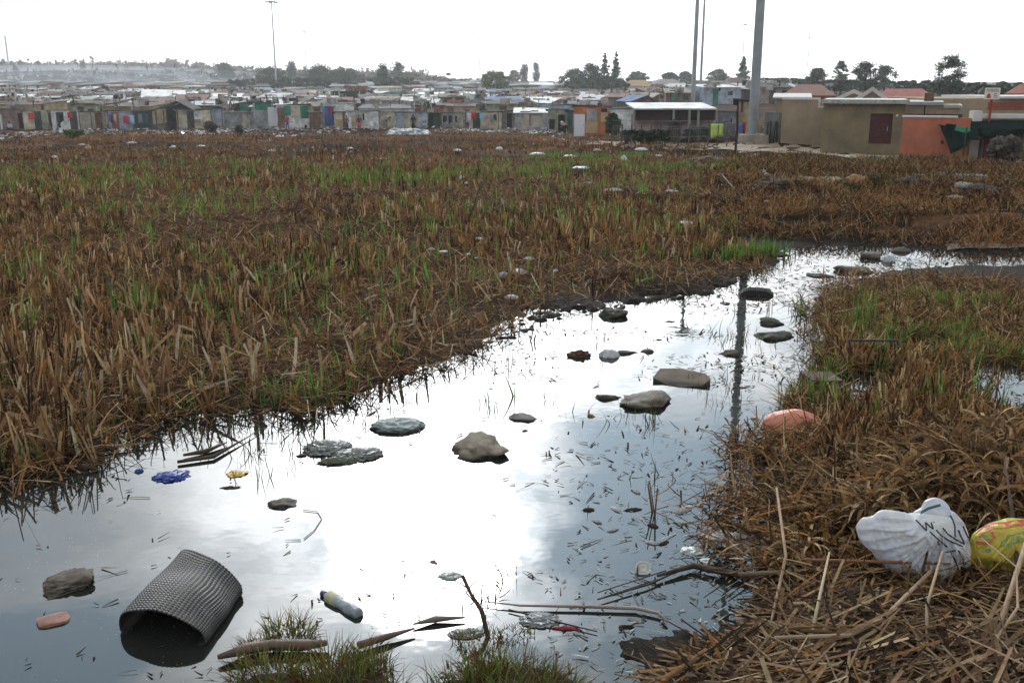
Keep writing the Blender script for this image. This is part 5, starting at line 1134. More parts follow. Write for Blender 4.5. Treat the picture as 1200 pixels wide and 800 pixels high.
# ---------------------------------------------------------------- trees
M_LEAF = blade_mat('tree leaf', .25, .7, .15); M_BARK = mat('bark', (.10, .08, .065), .95, .3, 4)
TREE = {'dark': [(.035, .055, .028), (.05, .075, .035), (.025, .04, .022)], 'pale': [(.11, .13, .08), (.14, .16, .10), (.08, .10, .06)], 'willow': [(.11, .15, .045), (.15, .19, .06), (.08, .12, .04)], 'bare': [(.10, .085, .07), (.14, .12, .10)]}
def tree(px, ytop, ybot, wpx, Y, kind, shape, label, cat='tree', group='trees along the skyline', name=None, dens=1.0):
    x = pos(px, 100, Y).x; z0 = T(x, Y); zt = pos(px, ytop, Y).z; zb = max(pos(px, ybot, Y).z, z0 + .2); w = wpx * Y / F / 2 * 1.02
    H = zt - zb; cz = (zt + zb) / 2 - z0; rs = np.random.default_rng(int(px * 10 + ytop))
    nm = name or {'conifer': 'conifer_tree', 'col': 'cypress_tree', 'hedge': 'tree_thicket'}.get(shape, 'tree')
    o = empty(nm, (x, Y, z0), 0, label, cat, group)
    nc = int(1.9 * {'round': 26, 'umb': 16, 'airy': 24, 'conifer': 34, 'col': 18, 'hedge': 40}.get(shape, 26) * (1 + wpx / 70))
    t = rs.random(nc)
    if shape == 'conifer': zz = t ** 1.2; rad = w * (1 - zz) * .95 + .1; rr = rad * rs.uniform(.2, 1, nc)
    elif shape == 'col': zz = t; rr = w * .6 * np.sin(np.clip(zz, .08, .95) * np.pi) ** .5 * rs.random(nc)
    elif shape == 'umb': zz = .45 + .45 * t; rr = w * .85 * np.sqrt(rs.random(nc))
    elif shape == 'hedge': zz = t * .85; rr = w * np.sqrt(rs.random(nc))
    else:
        zz = t * .92 + .04; rr = w * .86 * np.sqrt(np.clip(1 - ((zz - .42) / .55) ** 2, .0, 1)) * np.sqrt(rs.random(nc))
    th = rs.uniform(0, 6.283, nc); dy = 1 if shape != 'hedge' else .45
    cx, cy, czz = rr * np.cos(th), rr * np.sin(th) * dy, (zb - z0) + H * zz
    cs = .86 * ({'conifer': .14, 'col': .2, 'umb': .22, 'airy': .14, 'hedge': .16}.get(shape, .20)) * min(H, 2 * w) * rs.uniform(.6, 1.25, nc)
    m = int(62 * dens); i = np.repeat(np.arange(nc), m); N_ = len(i)
    d = rs.normal(0, .62, (N_, 3))
    if shape == 'conifer': cs = cs * (1.25 - zz)
    P = np.stack([cx[i], cy[i], czz[i]], 1) + d * cs[i][:, None] * np.array([1, 1, .62 if shape != 'col' else 1.2])
    P[:, 2] = np.maximum(P[:, 2], .1)
    s = rs.uniform(.5, 1.2, N_) * max(.10, Y / F * 1.1)
    a = rs.normal(0, 1, (N_, 3)); a /= np.linalg.norm(a, axis=1)[:, None]; b = np.cross(a, rs.normal(0, 1, (N_, 3))); b /= np.linalg.norm(b, axis=1)[:, None]
    V = np.stack([P - a * s[:, None], P + b * s[:, None] * .6, P + a * s[:, None], P - b * s[:, None] * .6], 1).reshape(-1, 3)
    pal = np.array(TREE[kind]); c = pal[rs.integers(0, len(pal), nc)][i] * rs.uniform(.7, 1.3, (N_, 1)); c = np.repeat(c, 4, 0)
    Q = np.arange(len(V)).reshape(-1, 4)
    cr = np_mesh('crown', V, [Q], M_LEAF, c); cr.parent = o
    tr = .018 * (zt - z0) + .08; th_ = cz + H * .1
    if shape in ('conifer', 'col'): MB().tube([(0, 0, -.5), (0, 0, th_), (0, 0, zt - z0 - .2)], [tr, tr * .6, .04], 7).build('trunk', M_BARK, o)
    else:
        tk = MB().tube([(0, 0, -.5), (tr, 0, (zb - z0) * .5), (-tr * .6, 0, zb - z0 + H * .25)], [tr * 1.2, tr, tr * .8], 7).build('trunk', M_BARK, o)
        for k in range(5 if shape != 'hedge' else 9):
            j = rs.integers(0, nc); st = Vector((-tr * .6, 0, (zb - z0) + H * rs.uniform(0, .24)))
            if shape == 'hedge': st = Vector((cx[j] * .9, 0, .0))
            en = Vector((cx[j], cy[j], czz[j])); mid = st.lerp(en, .5) + Vector((0, 0, H * .06))
            MB().tube([st, mid, en], [tr * .6, tr * .4, tr * .15], 5).build('limb', M_BARK, tk)
    return o
def trees():
    far = 'trees along the skyline'
    tree(204, 70, 83, 15, 760, 'dark', 'umb', 'small flat-topped tree on the ridge, left of its twin')
    tree(235, 74, 84, 13, 760, 'dark', 'umb', 'small rounded tree on the ridge, right of its twin')
    tree(264, 75, 97, 22, 420, 'dark', 'round', 'larger dark tree with a drooping crown right of the ridge twins')
    tree(281, 78, 90, 20, 560, 'pale', 'airy', 'loose low tree next to the drooping dark tree on the ridge')
    tree(318, 80, 104, 40, 330, 'dark', 'round', 'hazy olive tree around the foot of the tall lamp-headed mast', dens=.9)
    tree(343, 75, 98, 18, 400, 'dark', 'col', 'pointed tree just right of the tall lamp-headed mast')
    tree(375, 78, 105, 34, 300, 'dark', 'round', 'grey green pointed tree right of the second thin mast')
    tree(405, 81, 105, 50, 300, 'dark', 'round', 'broad domed tree in the middle of the hazy wood')
    tree(288, 92, 104, 40, 300, 'dark', 'hedge', 'low dusky thicket below the drooping ridge tree', group='thickets behind the shacks')
    tree(350, 90, 106, 70, 260, 'dark', 'hedge', 'long low thicket beneath the hazy wood', group='thickets behind the shacks')
    tree(449, 79, 103, 20, 280, 'dark', 'col', 'pair of narrow dark tops left of the feathery tree')
    tree(467, 72, 100, 19, 290, 'pale', 'airy', 'feathery pale tree standing above the dark hedge', dens=.45)
    tree(462, 90, 104, 56, 270, 'dark', 'hedge', 'dark hedge below the feathery tree', group='thickets behind the shacks')
    tree(500, 89, 99, 44, 420, 'pale', 'hedge', 'faint grey tree line right of the feathery tree', group='thickets behind the shacks')
    tree(530, 91, 100, 60, 460, 'dark', 'hedge', 'faint low trees left of the round willow', group='thickets behind the shacks')
    tree(579, 84, 103, 38, 240, 'willow', 'round', 'round yellow-green willow left of the faint poplars')
    tree(603, 82, 98, 16, 420, 'bare', 'airy', 'faint leafless tree right of the willow', dens=.5)
    tree(614, 77, 98, 14, 430, 'bare', 'col', 'faint tall poplar in the haze', dens=.6)
    tree(628, 76, 98, 12, 430, 'bare', 'col', 'faint second poplar, nearer the dark trees', dens=.6)
    tree(672, 82, 103, 34, 250, 'dark', 'round', 'dense rounded dark tree at the left of the conifer clump')
    tree(694, 75, 102, 26, 250, 'dark', 'round', 'dense tree just left of the two conifers')
    tree(708, 62, 103, 22, 245, 'dark', 'conifer', 'left of the two spiky conifers', dens=.7)
    tree(721, 61, 103, 21, 240, 'dark', 'conifer', 'right of the two spiky conifers', dens=.7)
    tree(705, 92, 105, 60, 230, 'dark', 'hedge', 'dark thicket at the foot of the two conifers', group='thickets behind the shacks')
    tree(747, 85, 98, 30, 330, 'dark', 'round', 'hazy domed tree above the ochre hipped roof')
    tree(785, 86, 98, 24, 330, 'dark', 'round', 'low tree left of the dark mast')
    tree(803, 85, 97, 18, 320, 'dark', 'round', 'rounded tree touching the dark mast')
    tree(841, 82, 97, 26, 330, 'pale', 'round', 'bluish domed tree between the masts')
    tree(870, 67, 97, 20, 260, 'dark', 'conifer', 'dark ragged conifer left of the thick mast', dens=.8)
    tree(900, 90, 103, 40, 260, 'dark', 'hedge', 'tree row just right of the thick mast', group='thickets behind the houses')
    tree(935, 90, 106, 50, 230, 'dark', 'hedge', 'tree row above the brownish terracotta roof', group='thickets behind the houses')
    tree(957, 80, 102, 22, 200, 'dark', 'round', 'domed dark tree above the brownish terracotta roof')
    tree(984, 72, 101, 18, 190, 'pale', 'airy', 'upright grey green tree left of the broad leafy pair', dens=.8)
    tree(1012, 74, 104, 34, 170, 'dark', 'airy', 'broad airy tree, left one of the pair above the gables', dens=1.0)
    tree(1036, 77, 104, 30, 170, 'pale', 'airy', 'broad airy tree, right one of the pair above the gables', dens=.9)
    tree(1000, 92, 106, 60, 175, 'dark', 'hedge', 'thicket under the leafy pair of trees', group='thickets behind the houses')
    tree(1075, 93, 108, 60, 165, 'dark', 'hedge', 'thicket left of the tall gum tree', group='thickets behind the houses')
    tree(1112, 65, 112, 42, 130, 'dark', 'airy', 'tall gum tree with a split crown over the beige roofs', dens=1.3)
    tree(1130, 95, 110, 60, 150, 'dark', 'hedge', 'thicket right of the tall gum tree', group='thickets behind the houses')
    tree(1172, 97, 113, 40, 140, 'dark', 'round', 'dark bushy tree right of the sign board')
    tree(1215, 95, 112, 60, 150, 'dark', 'hedge', 'thicket at the right end of the skyline', group='thickets behind the houses')
    rs = random.Random(9)
    for k, px in enumerate((20, 48, 70, 100, 160, 178, 190, 215, 248)):
        tree(px, 78 + rs.uniform(0, 5), 92, rs.uniform(12, 26), 800 - rs.uniform(0, 200), 'dark', 'hedge', ('low hazy copse on the hill at the far left edge', 'low hazy copse right of the lone thin mast', 'low hazy copse left of the ridge building', 'hazy trees before the left end of the ridge building',
             'hazy trees at the right end of the ridge building', 'small hazy copse left of the ridge twins', 'hazy bush at the foot of the left ridge twin', 'hazy bush between the ridge twins', 'hazy bush right of the right ridge twin')[k], group='hazy trees on the hill', dens=.6)
    bushes = 'bushes by the shacks'
    tree(719, 134, 161, 17, at(719, 163).y, 'dark', 'round', 'round dark bush before the white sheet shack', 'bush', bushes, 'bush')
    tree(793, 142, 166, 16, at(793, 168).y, 'bare', 'airy', 'reddish brown dry bush against the shade shelter', 'bush', bushes, 'bush', 1.2)
    tree(760, 152, 167, 60, at(770, 168).y, 'dark', 'hedge', 'dark weeds tangled along the wire fence', 'bush', bushes, 'bush', .5)
    tree(826, 150, 168, 40, at(826, 169).y, 'dark', 'hedge', 'green weeds under the yellow-green cloth', 'bush', bushes, 'bush', .6)
    tree(243, 143, 156, 14, at(243, 157).y, 'bare', 'round', 'dark scrubby bush before the cream patched shack', 'bush', bushes, 'bush', .8)
    tree(277, 147, 160, 7, at(277, 160).y, 'bare', 'round', 'small dark shrub by the timber post', 'bush', bushes, 'bush', .5)
    tree(80, 152, 160, 22, at(80, 161).y, 'willow', 'hedge', 'low bright green weed patch before the white shack', 'bush', bushes, 'bush', .5)
    tree(1187, 160, 190, 30, at(1187, 191).y, 'bare', 'hedge', 'dark dry bush beneath the shade net at the right', 'bush', bushes, 'bush', 1)
trees()
# ---------------------------------------------------------------- stones, rubbish and other objects in and around the pond
def crinkle(mb_v, amp, freq, seed, ridged=False):
    out = []
    for v in mb_v:
        n = mnoise.noise(v * freq + Vector((seed, seed * 2.3, 0))); n3 = mnoise.noise(v * freq * 6.5 + Vector((3, seed, 5))); n2 = mnoise.noise(v * freq * 2.7 + Vector((seed, 0, 5)))
        if ridged: n = .5 - abs(n) * 1.6; n2 = .5 - abs(n2) * 1.6
        out.append(n + .45 * n2 + .28 * n3)
    return out
_ico = {}
def ico(sub):
    if sub not in _ico:
        import bmesh
        bm = bmesh.new(); bmesh.ops.create_icosphere(bm, subdivisions=sub, radius=1); bm.verts.ensure_lookup_table()
        _ico[sub] = ([v.co.copy() for v in bm.verts], [tuple(v.index for v in f.verts) for f in bm.faces]); bm.free()
    return _ico[sub]
def lump(name, px, py, wp, hp, m, label, cat, group=None, amp=.22, freq=1.3, ridged=False, sub=4, sink=.35, depth=.75, rz=0, seed=None, loc=None, box=0.0, smooth=True, taper=0.0, facets=None):
    """a solid lump resting at this spot, as wide and as high as it looks from the bank"""
    g = at(px, py + hp * .30) if loc is None else loc
    s = scale_at(g); w = wp * s; e = math.atan2(CAMZ - g.z, g.y); d = depth * w
    h = (hp * s - .85 * d * math.sin(e)) / math.cos(e)
    h *= .58
    if h < .12 * w: h = .12 * w; d = max(.2 * w, (hp * s - h * math.cos(e)) / (.85 * math.sin(e)))
    seed = seed if seed is not None else px * .37 + py * .11
    vs, fs = ico(sub); off = crinkle(vs, amp, freq, seed, ridged); V = []
    if facets is None: facets = 0 if (ridged or cat in ('root clump', 'straw heap')) else 16
    fr = random.Random(int(seed * 100)); pl = []
    for _ in range(facets):                                       # broken faces of a stone
        u = Vector((fr.gauss(0, 1), fr.gauss(0, 1), fr.gauss(0, .8))).normalized(); pl.append((u, fr.uniform(.52, .84)))
    for v, o_ in zip(vs, off):
        q = v.copy()
        if pl:
            q = q * min([1] + [dd / u.dot(v) for u, dd in pl if u.dot(v) > .05]); q *= 1.08
        if box: q = Vector([math.copysign(abs(c) ** (1 - box), c) for c in q])
        q = q * (1 + (1.7 if pl else 1) * amp * o_)
        if taper: k = 1 - taper * (q.x * .5 + .5); q.y *= k; q.z *= k
        V.append((q.x * w / 2, q.y * d / 2, q.z * h * (1 if q.z > 0 else sink)))
    o = MB().add(V, fs).build(name, m, None, smooth); o.location = (g.x, g.y + d * .15, g.z - .004); o.rotation_euler.z = math.radians(rz) - math.atan2(g.x, g.y)
    return tag(o, label, cat, group)
M_STONE = mat('wet grey brown stone', (.10, .085, .065), .7, .4, 11, bump=.012, bscale=30, wetband=1)
M_STONED = mat('dark mossy stone', (.038, .036, .022), .75, .5, 10, bump=.012, bscale=30, wetband=1)
M_STONEP = mat('pale dry stone', (.145, .12, .09), .85, .35, 11, bump=.010, bscale=32, wetband=1)
M_SACK = mat('sodden grey sack', (.17, .205, .20), .6, .45, 8, crumple=9, wetband=1)
M_ROT = mat('rotten bark', (.065, .045, .032), .85, .4, 14, bump=.006, bscale=60)
def plastic(name, col, tr=.35, var=.12, sc=9, col2=None):
    if name in MATS: return MATS[name]
    m = mat(name, col, .32, var, sc, col2=col2, crumple=14, spec=.5); nt = m.node_tree; N = nt.nodes; L = nt.links; b = N['Principled BSDF']
    t = N.new('ShaderNodeBsdfTranslucent'); src = b.inputs['Base Color'].links[0].from_socket; L.new(src, t.inputs[0])
    mx = N.new('ShaderNodeMixShader'); mx.inputs[0].default_value = tr; L.new(b.outputs[0], mx.inputs[1]); L.new(t.outputs[0], mx.inputs[2]); L.new(mx.outputs[0], N['Material Output'].inputs['Surface'])
    return m
P_WHITE = plastic('white plastic film', (.66, .67, .70)); P_GREY = plastic('greyed plastic film', (.34, .36, .34)); P_PINK = mat('faded pink plastic', (.62, .25, .16), .45, .08, 3)
P_BLUE = plastic('blue wrapper film', (.05, .10, .42)); P_YEL = plastic('yellow wrapper film', (.62, .42, .08), .2)

def stones():
    G = 'stones in the pond'
    L = lump
    L('stone', 718, 365, 36, 24, M_STONED, 'dark pointed mossy stone near the far left bank of the pond', 'stone', G, .2, 1.1, box=.1)
    L('stone', 905, 375, 42, 18, M_STONED, 'upper of the two dark rounded stones stacked at the right', 'stone', G, .15, 1.2)
    L('stone', 909, 391, 54, 22, M_STONED, 'lower and larger of the two dark rounded stones at the right', 'stone', G, .18, 1.1)
    L('stone', 856, 412, 27, 15, M_STONE, 'small rounded stone beside the mast reflection', 'stone', G, .15)
    L('stone', 758, 411, 20, 9, M_STONE, 'small flat oval stone right of the half-sunk white bag', 'stone', G, .12)
    L('stone', 736, 413, 26, 9, M_STONED, 'dark low stone touching the small flat oval one', 'stone', G, .25)
    L('stone', 756, 468, 72, 26, M_STONE, 'broad flat brown slab of rock in mid pond', 'stone', G, .26, 1.3, box=.15, rz=-5)
    L('stone', 714, 466, 44, 10, M_STONE, 'thin tongue of rock pointing left from the broad flat slab', 'stone', G, .2, rz=5)
    L('stone', 608, 488, 38, 15, M_STONE, 'low dark oval stone above the wedge-shaped one', 'stone', G, .16)
    L('stone', 559, 519, 77, 29, M_STONEP, 'wedge-shaped grey brown stone in the middle of the pond', 'stone', G, .2, 1.3, box=.1, rz=10, taper=-.45)
    L('sack', 465, 496, 60, 27, M_SACK, 'sodden bluish grey sack lying by the left bank', 'sack', None, .2, 1.6, ridged=True, sub=5)
    L('stone', 328, 591, 46, 15, M_STONE, 'flat tapered stone with a loose thread beside it', 'stone', G, .16, taper=-.4, rz=-12)
    L('stone', 99, 548, 14, 13, M_STONE, 'small round stone under the left reed bank', 'stone', G, .12)
    L('stone', 115, 536, 9, 8, M_STONED, 'tiny round stone just above the small round one by the left bank', 'stone', G, .12)
    L('stone', 352, 534, 14, 9, M_STONED, 'tiny dark pebble left of the grey rags', 'stone', G, .12)
    L('stone', 785, 377, 14, 5, M_STONED, 'tiny flat stone in the upper pond', 'stone', G, .2)
    L('stone', 850, 355, 15, 5, M_STONE, 'tiny pale flat stone left of the mast reflection', 'stone', G, .2)
    L('stone', 773, 399, 8, 4, M_STONED, 'speck-like stone above the flat oval stone', 'stone', G, .1)
    L('stone', 1021, 298, 30, 17, M_STONE, 'squarish stone left of the white scrap at the channel head', 'stone', G, .16, box=.3)
    L('stone', 1057, 292, 27, 14, M_STONE, 'rounded stone right of the white scrap at the channel head', 'stone', G, .14)
    L('stone', 1005, 314, 46, 18, M_STONE, 'broad low stone in the channel below the squarish one', 'stone', G, .22)
    L('stone', 960, 322, 28, 9, M_STONED, 'low muddy stone at the bend of the channel', 'stone', G, .25)
    L('brick_chunk', 62, 727, 38, 20, mat('wet red brick', (.24, .125, .095), .75, .25, 12, bump=.004, bscale=60), 'reddish brick chunk beneath the dark bundle at the left', 'brick', None, .08, 1.2, box=.55, rz=4, sink=.6)
    L('rotten_log', 76, 686, 72, 30, mat('dark rotten bundle', (.075, .06, .045), .8, .4, 9, bump=.012, bscale=18), 'dark bundle of rotten bark floating above the brick chunk', 'log', None, .2, 1.3, taper=-.6, rz=14, box=.15, sub=5)
    L('orange_peel', 172, 509, 15, 9, mat('orange peel', (.40, .17, .07), .7), 'rotten orange fruit at the left bank edge', 'fruit', None, .1)
    L('leaf_clod', 693, 487, 11, 7, mat('ochre clod', (.22, .12, .05), .8), 'small ochre clod left of the broad flat slab', 'clod', None, .2)
    L('leaf_clod', 615, 506, 9, 5, M_ROT, 'tiny dark clod right of the wedge-shaped stone', 'clod', None, .2)
    L('leaf_clod', 886, 491, 12, 6, mat('pink clod', (.35, .16, .11), .7), 'small pinkish scrap left of the pink basin', 'scrap', None, .2)
    L('mud_clod', 508, 660, 17, 7, M_ROT, 'small dark clod floating above the upright stick', 'clod', None, .2)
    L('mud_clod', 271, 572, 28, 6, M_ROT, 'thin dark scrap of bark below the yellow wrapper', 'scrap', None, .3)
    L('rooted_tuft', 679, 414, 26, 15, mat('reddish root clump', (.09, .045, .03), .95, .4, 30, bump=.02, bscale=60), 'reddish clump of roots standing alone in mid pond', 'root clump', None, .35, 3, sub=5)
    # the piece of tyre tread at the far right
    g = at(887, 345); s = scale_at(g); w = 38 * s; n = 30; V = []; Fc = []
    for i in range(n + 1):
        t = i / n; x = (t - .5) * w; z = .085 * (1 - (2 * t - 1) ** 4) + .012 * (i % 2); V += [(x, -.12, -.03), (x, -.11, z * .75), (x, -.03, z), (x, .10, z * .8), (x, .14, -.02)]
    for i in range(n):
        for k in range(4): q = i * 5 + k; Fc.append((q, q + 5, q + 6, q + 1))
    Fc += [(4, 3, 2, 1, 0), tuple(n * 5 + k for k in range(5))]
    ob = MB().add(V, Fc).build('tyre_piece', M_RUBBER); ob.location = (g.x, g.y, 0); ob.rotation_euler.z = -.25
    tag(ob, 'black ribbed piece of tyre tread at the upper right of the pond', 'tyre piece')
    # long split wooden slab
    g = at(797, 449); s = scale_at(g)
    V = [(-.5, -.03, .05), (-.42, .16, .10), (-.05, .17, .12), (.45, .10, .10), (.55, .02, .07), (.42, -.10, .02), (.05, -.14, .0), (-.2, -.12, .0), (-.5, -.03, -.05), (-.42, .16, -.05), (-.05, .17, -.05), (.45, .10, -.05), (.55, .02, -.05), (.42, -.10, -.06), (.05, -.14, -.06), (-.2, -.12, -.06)]
    V = [(x * 66 * s / 1.05, y * .9, z * .8) for x, y, z in V]
    ob = MB().add(V, [(0, 7, 6, 5, 4, 3, 2, 1)] + [(i, (i + 1) % 8, (i + 1) % 8 + 8, i + 8) for i in range(8)] + [tuple(range(8, 16))]).build('timber_slab', mat('split grey timber', (.17, .14, .11), .85, .3, 5, bump=.01, bscale=20, wetband=1)); ob.location = (g.x, g.y, 0); ob.rotation_euler.z = -.28
    tag(ob, 'split flat slab of grey timber above the broad rock slab', 'timber')
stones()

def film(name, px, py, wp, hp, m, label, cat, group=None, amp=.45, freq=2.2, **k):
    amp *= 1.1; freq *= 1.2
    if k.get('loc') is not None: hp = hp * .62
    return lump(name, px, py, wp, hp, m, label, cat, group, amp, freq, True, k.pop('sub', 4), k.pop('sink', .25), k.pop('depth', .8), **k)
def wraps():
    film('plastic_rag', 383, 524, 44, 22, P_GREY, 'grey plastic rag, left half of the crumpled pair', 'plastic scrap', None, .6, 2.5, sub=5)
    film('plastic_rag', 420, 532, 46, 14, P_GREY, 'long thin grey plastic rag trailing right of its partner', 'plastic scrap', None, .7, 3, sub=5)
    film('plastic_rag', 396, 540, 40, 9, plastic('olive film', (.20, .22, .15)), 'olive wisp of plastic under the grey rags', 'plastic scrap', None, .6, 3)
    film('blue_wrapper', 200, 557, 34, 13, P_BLUE, 'crumpled blue wrapper floating near the left bank', 'wrapper', None, .6, 2.6)
    film('blue_wrapper', 163, 553, 9, 8, P_BLUE, 'tiny scrap of blue wrapper left of the bigger one', 'wrapper', None, .4)
    film('yellow_wrapper', 277, 556, 24, 9, P_YEL, 'small yellow wrapper floating right of the blue one', 'wrapper', None, .4, 2)
    film('plastic_bag', 714, 413, 22, 17, P_WHITE, 'small half-sunk white plastic bag in mid pond', 'plastic bag', None, .3, 2)
    film('foam_scrap', 856, 632, 56, 20, P_WHITE, 'wet white plastic sheet by the base of the wilted reeds', 'plastic sheet', None, .5, 2.2, sub=5)
    film('white_scrap', 1041, 303, 14, 12, P_WHITE, 'white scrap caught between the stones at the channel head', 'plastic scrap', None, .4)
    film('clear_bag', 632, 731, 40, 17, plastic('clear grey film', (.40, .43, .45), .5), 'crumpled clear plastic bag below the long bent stalk', 'plastic bag', None, .5, 2.4, sub=5)
    film('red_wrapper', 662, 738, 32, 6, plastic('dark red film', (.30, .03, .05), .2), 'thin dark red strip beside the clear plastic bag', 'wrapper', None, .3, 2)
    film('clear_bag', 545, 745, 36, 12, plastic('clear pale film', (.55, .58, .60), .5), 'pale plastic film around the foot of the upright stick', 'plastic bag', None, .5, 2.4, sub=5)
    film('foil_scrap', 527, 679, 27, 11, P_GREY, 'flat greyish wrapper floating by the tip of the upright stick', 'wrapper', None, .25, 1.5)
    film('pale_wrapper', 830, 657, 20, 11, plastic('pale grey card', (.36, .38, .37), .1), 'flat pale wrapper among the dark reed scraps', 'wrapper', None, .25, 1.5)
    film('pale_wrapper', 812, 645, 26, 14, plastic('pale grey card', (.36, .38, .37), .1), 'long pale wrapper tilted in the water left of the white sheet', 'wrapper', None, .35, 1.5)
    film('paper_cup', 96, 438, 18, 17, P_WHITE, 'crushed white cup caught in the left reeds', 'cup', None, .18, 1.4)
    film('styrofoam_scrap', 101, 461, 20, 6, P_WHITE, 'dirty white scrap under the crushed cup', 'plastic scrap', None, .4, 2.5)
    film('basin_shard', 932, 492, 76, 50, P_PINK, 'curved faded pink plastic basin piece by the wilted reeds', 'basin', None, .06, .8, depth=.4, sub=5, rz=-6)
    for i, (px, py, w, c) in enumerate(((722, 596, 18, 'pale'), (742, 598, 18, 'dark'), (700, 610, 12, 'pale'), (718, 622, 14, 'pale'), (765, 617, 12, 'dark'), (778, 638, 14, 'dark'), (765, 640, 16, 'pale'), (803, 600, 26, 'pale'), (690, 596, 12, 'dark'), (745, 575, 14, 'pale'))):
        film('reed_bit', px, py, w, 6, P_WHITE if c == 'pale' else M_ROT, f"{c} reed bit floating over the sky reflection, {['topmost left', 'right of the topmost', 'small and left', 'below the small left one', 'centre', 'lowest', 'beside the lowest', 'by the mast reflection', 'far left', 'highest'][i]}", 'scrap', 'bits floating over the blue reflection', .5, 2.5, sub=4, depth=.22, rz=(i * 67) % 120 - 50)
wraps()

def tubes():
    def path(name, pts, r, m, label, cat, z=.012, n=7, zs=None):
        P = []
        for i, (a, b) in enumerate(pts):
            x, y = gz(a, b); g = max(T(x, y), 0); P.append((x, y, (zs[i] if zs else g + z)))
        o = MB().tube(P, r, n).build(name, m, None, True); return tag(o, label, cat)
    TAN = mat('dry tan stalk', (.30, .21, .13), .75, .2, 12); DK = mat('dark wet stalk', (.06, .042, .03), .85, .3, 12); GR = mat('greyish stalk', (.26, .21, .19), .6, .2, 10)
    path('reed_stalk', [(566, 708), (610, 713), (680, 714), (745, 716), (772, 722), (782, 732)], [.002, .006, .009, .011, .009, .006], GR, 'long bent greyish reed stalk floating in front', 'stalk', .02)
    path('reed_stalk', [(596, 716), (650, 730), (700, 742)], [.004, .005, .003], DK, 'thin dark stalk crossing below the long bent one', 'stalk')
    path('reed_stalk', [(-20, 548), (60, 536), (130, 528), (186, 522)], [.012, .012, .009, .004], mat('brown wet stalk', (.14, .09, .06), .6), 'long brown reed stem lying along the left bank', 'stalk', .03)
    path('reed_stalk', [(215, 536), (240, 532), (266, 521)], [.01, .02, .004], DK, 'dark folded reed leaf beside the left bank', 'stalk', .02)
    path('reed_stalk', [(208, 544), (250, 538), (285, 518), (305, 506)], [.012, .016, .005, .003], DK, 'dark curved reed leaf under the folded one', 'stalk', .02)
    path('reed_stalk', [(700, 706), (760, 688), (800, 670)], [.004, .007, .004], DK, 'dark stalk slanting left of the straw mat', 'stalk', .02)
    path('reed_stalk', [(770, 680), (812, 668), (850, 676), (940, 690)], [.008, .018, .02, .01], DK, 'dark broken reed arching over the water', 'stalk', .03)
    path('reed_stalk', [(780, 672), (700, 698)], [.004, .003], DK, 'thin dark stem crossing the broken reed', 'stalk', .02)
    path('reed_stalk', [(905, 640), (918, 690), (905, 735), (898, 757)], [.007, .009, .008, .005], TAN, 'upright pale stalk at the left edge of the straw mat', 'stalk', zs=[.38, .20, .08, .03])
    path('reed_stalk', [(865, 688), (940, 684), (1000, 684)], [.012, .013, .010], mat('grey brown stalk', (.17, .13, .09), .8), 'thick grey brown stem just below the wilted heap', 'stalk', .08)
    path('reed_stalk', [(905, 786), (990, 785), (1030, 765), (1086, 705)], [.010, .012, .012, .010], TAN, 'long pale stalk slanting across the straw mat', 'stalk', .17)
    path('reed_stalk', [(940, 684), (1060, 690), (1110, 692)], [.008, .009, .006], mat('red brown stalk', (.20, .10, .055), .8), 'red brown stem lying beneath the white bag', 'stalk', .15)
    path('reed_stalk', [(1158, 795), (1175, 750), (1196, 692)], [.014, .013, .012], TAN, 'thick pale stalk near the right edge of the straw', 'stalk', zs=[.18, .24, .34])
    path('reed_stalk', [(1150, 810), (1185, 765), (1182, 725), (1142, 693)], [.007, .007, .005, .003], TAN, 'thin zigzag pale stalk beside the thick one', 'stalk', zs=[.2, .25, .3, .32])
    path('reed_stalk', [(1082, 800), (1080, 760), (1096, 715)], [.008, .008, .006], TAN, 'short pale upright stalk in the middle of the straw', 'stalk', zs=[.16, .24, .34])
    path('reed_stalk', [(945, 790), (958, 735), (968, 690)], [.010, .008, .006], mat('pale straw stem', (.36, .29, .19), .8), 'pale stem leaning left in the near straw', 'stalk', zs=[.14, .2, .22])
    path('dark_reed_spike', [(1190, 705), (1178, 660), (1163, 620)], [.012, .012, .003], DK, 'dark pointed reed standing in front of the yellow bag', 'stalk', zs=[.12, .32, .52])
    # upright stick with a side twig
    g = at(578, 758); t = pos(542, 674, g.y + .22)
    o = empty('upright_stick', g, 0, 'dark broken stick standing out of the near water', 'stick')
    d = t - g; MB().tube([(0, 0, -.1), d * .45 + Vector((.015, 0, 0)), d * .72, d], [.014, .012, .009, .010], 7).build('stem', DK, o, True)
    k = d * .78; MB().tube([k, k + Vector((-.04, .0, .035)), k + Vector((-.10, .02, .05))], [.004, .003, .002], 5).build('twig', DK, o, True)
    g = at(556, 262); s = scale_at(g)
    o = empty('bare_twig', g, 0, 'dark bare forked twig standing in the middle of the field', 'twig')
    MB().tube([(-.18, 0, -.05), (.0, 0, .35), (.10, 0, .65), (.02, 0, .92)], [.02, .016, .012, .006], 6).build('stem', DK, o, True); MB().tube([(.08, 0, .6), (.2, 0, .75), (.16, 0, .98)], [.01, .008, .004], 5).build('branch', DK, o, True)
    path('fallen_branch', [(845, 232), (870, 250), (884, 268)], [.02, .018, .01], DK, 'dark bare branch leaning in the straw beyond the channel', 'branch', zs=[.55, .3, .1])
    # driftwood
    path('driftwood', [(256, 777), (290, 767), (322, 762), (352, 763), (384, 760)], [.012, .03, .026, .03, .014], mat('wet red brown wood', (.13, .085, .065), .5, .35, 8, bump=.01, bscale=25), 'curved red brown piece of driftwood in the near left grass', 'driftwood', .035)
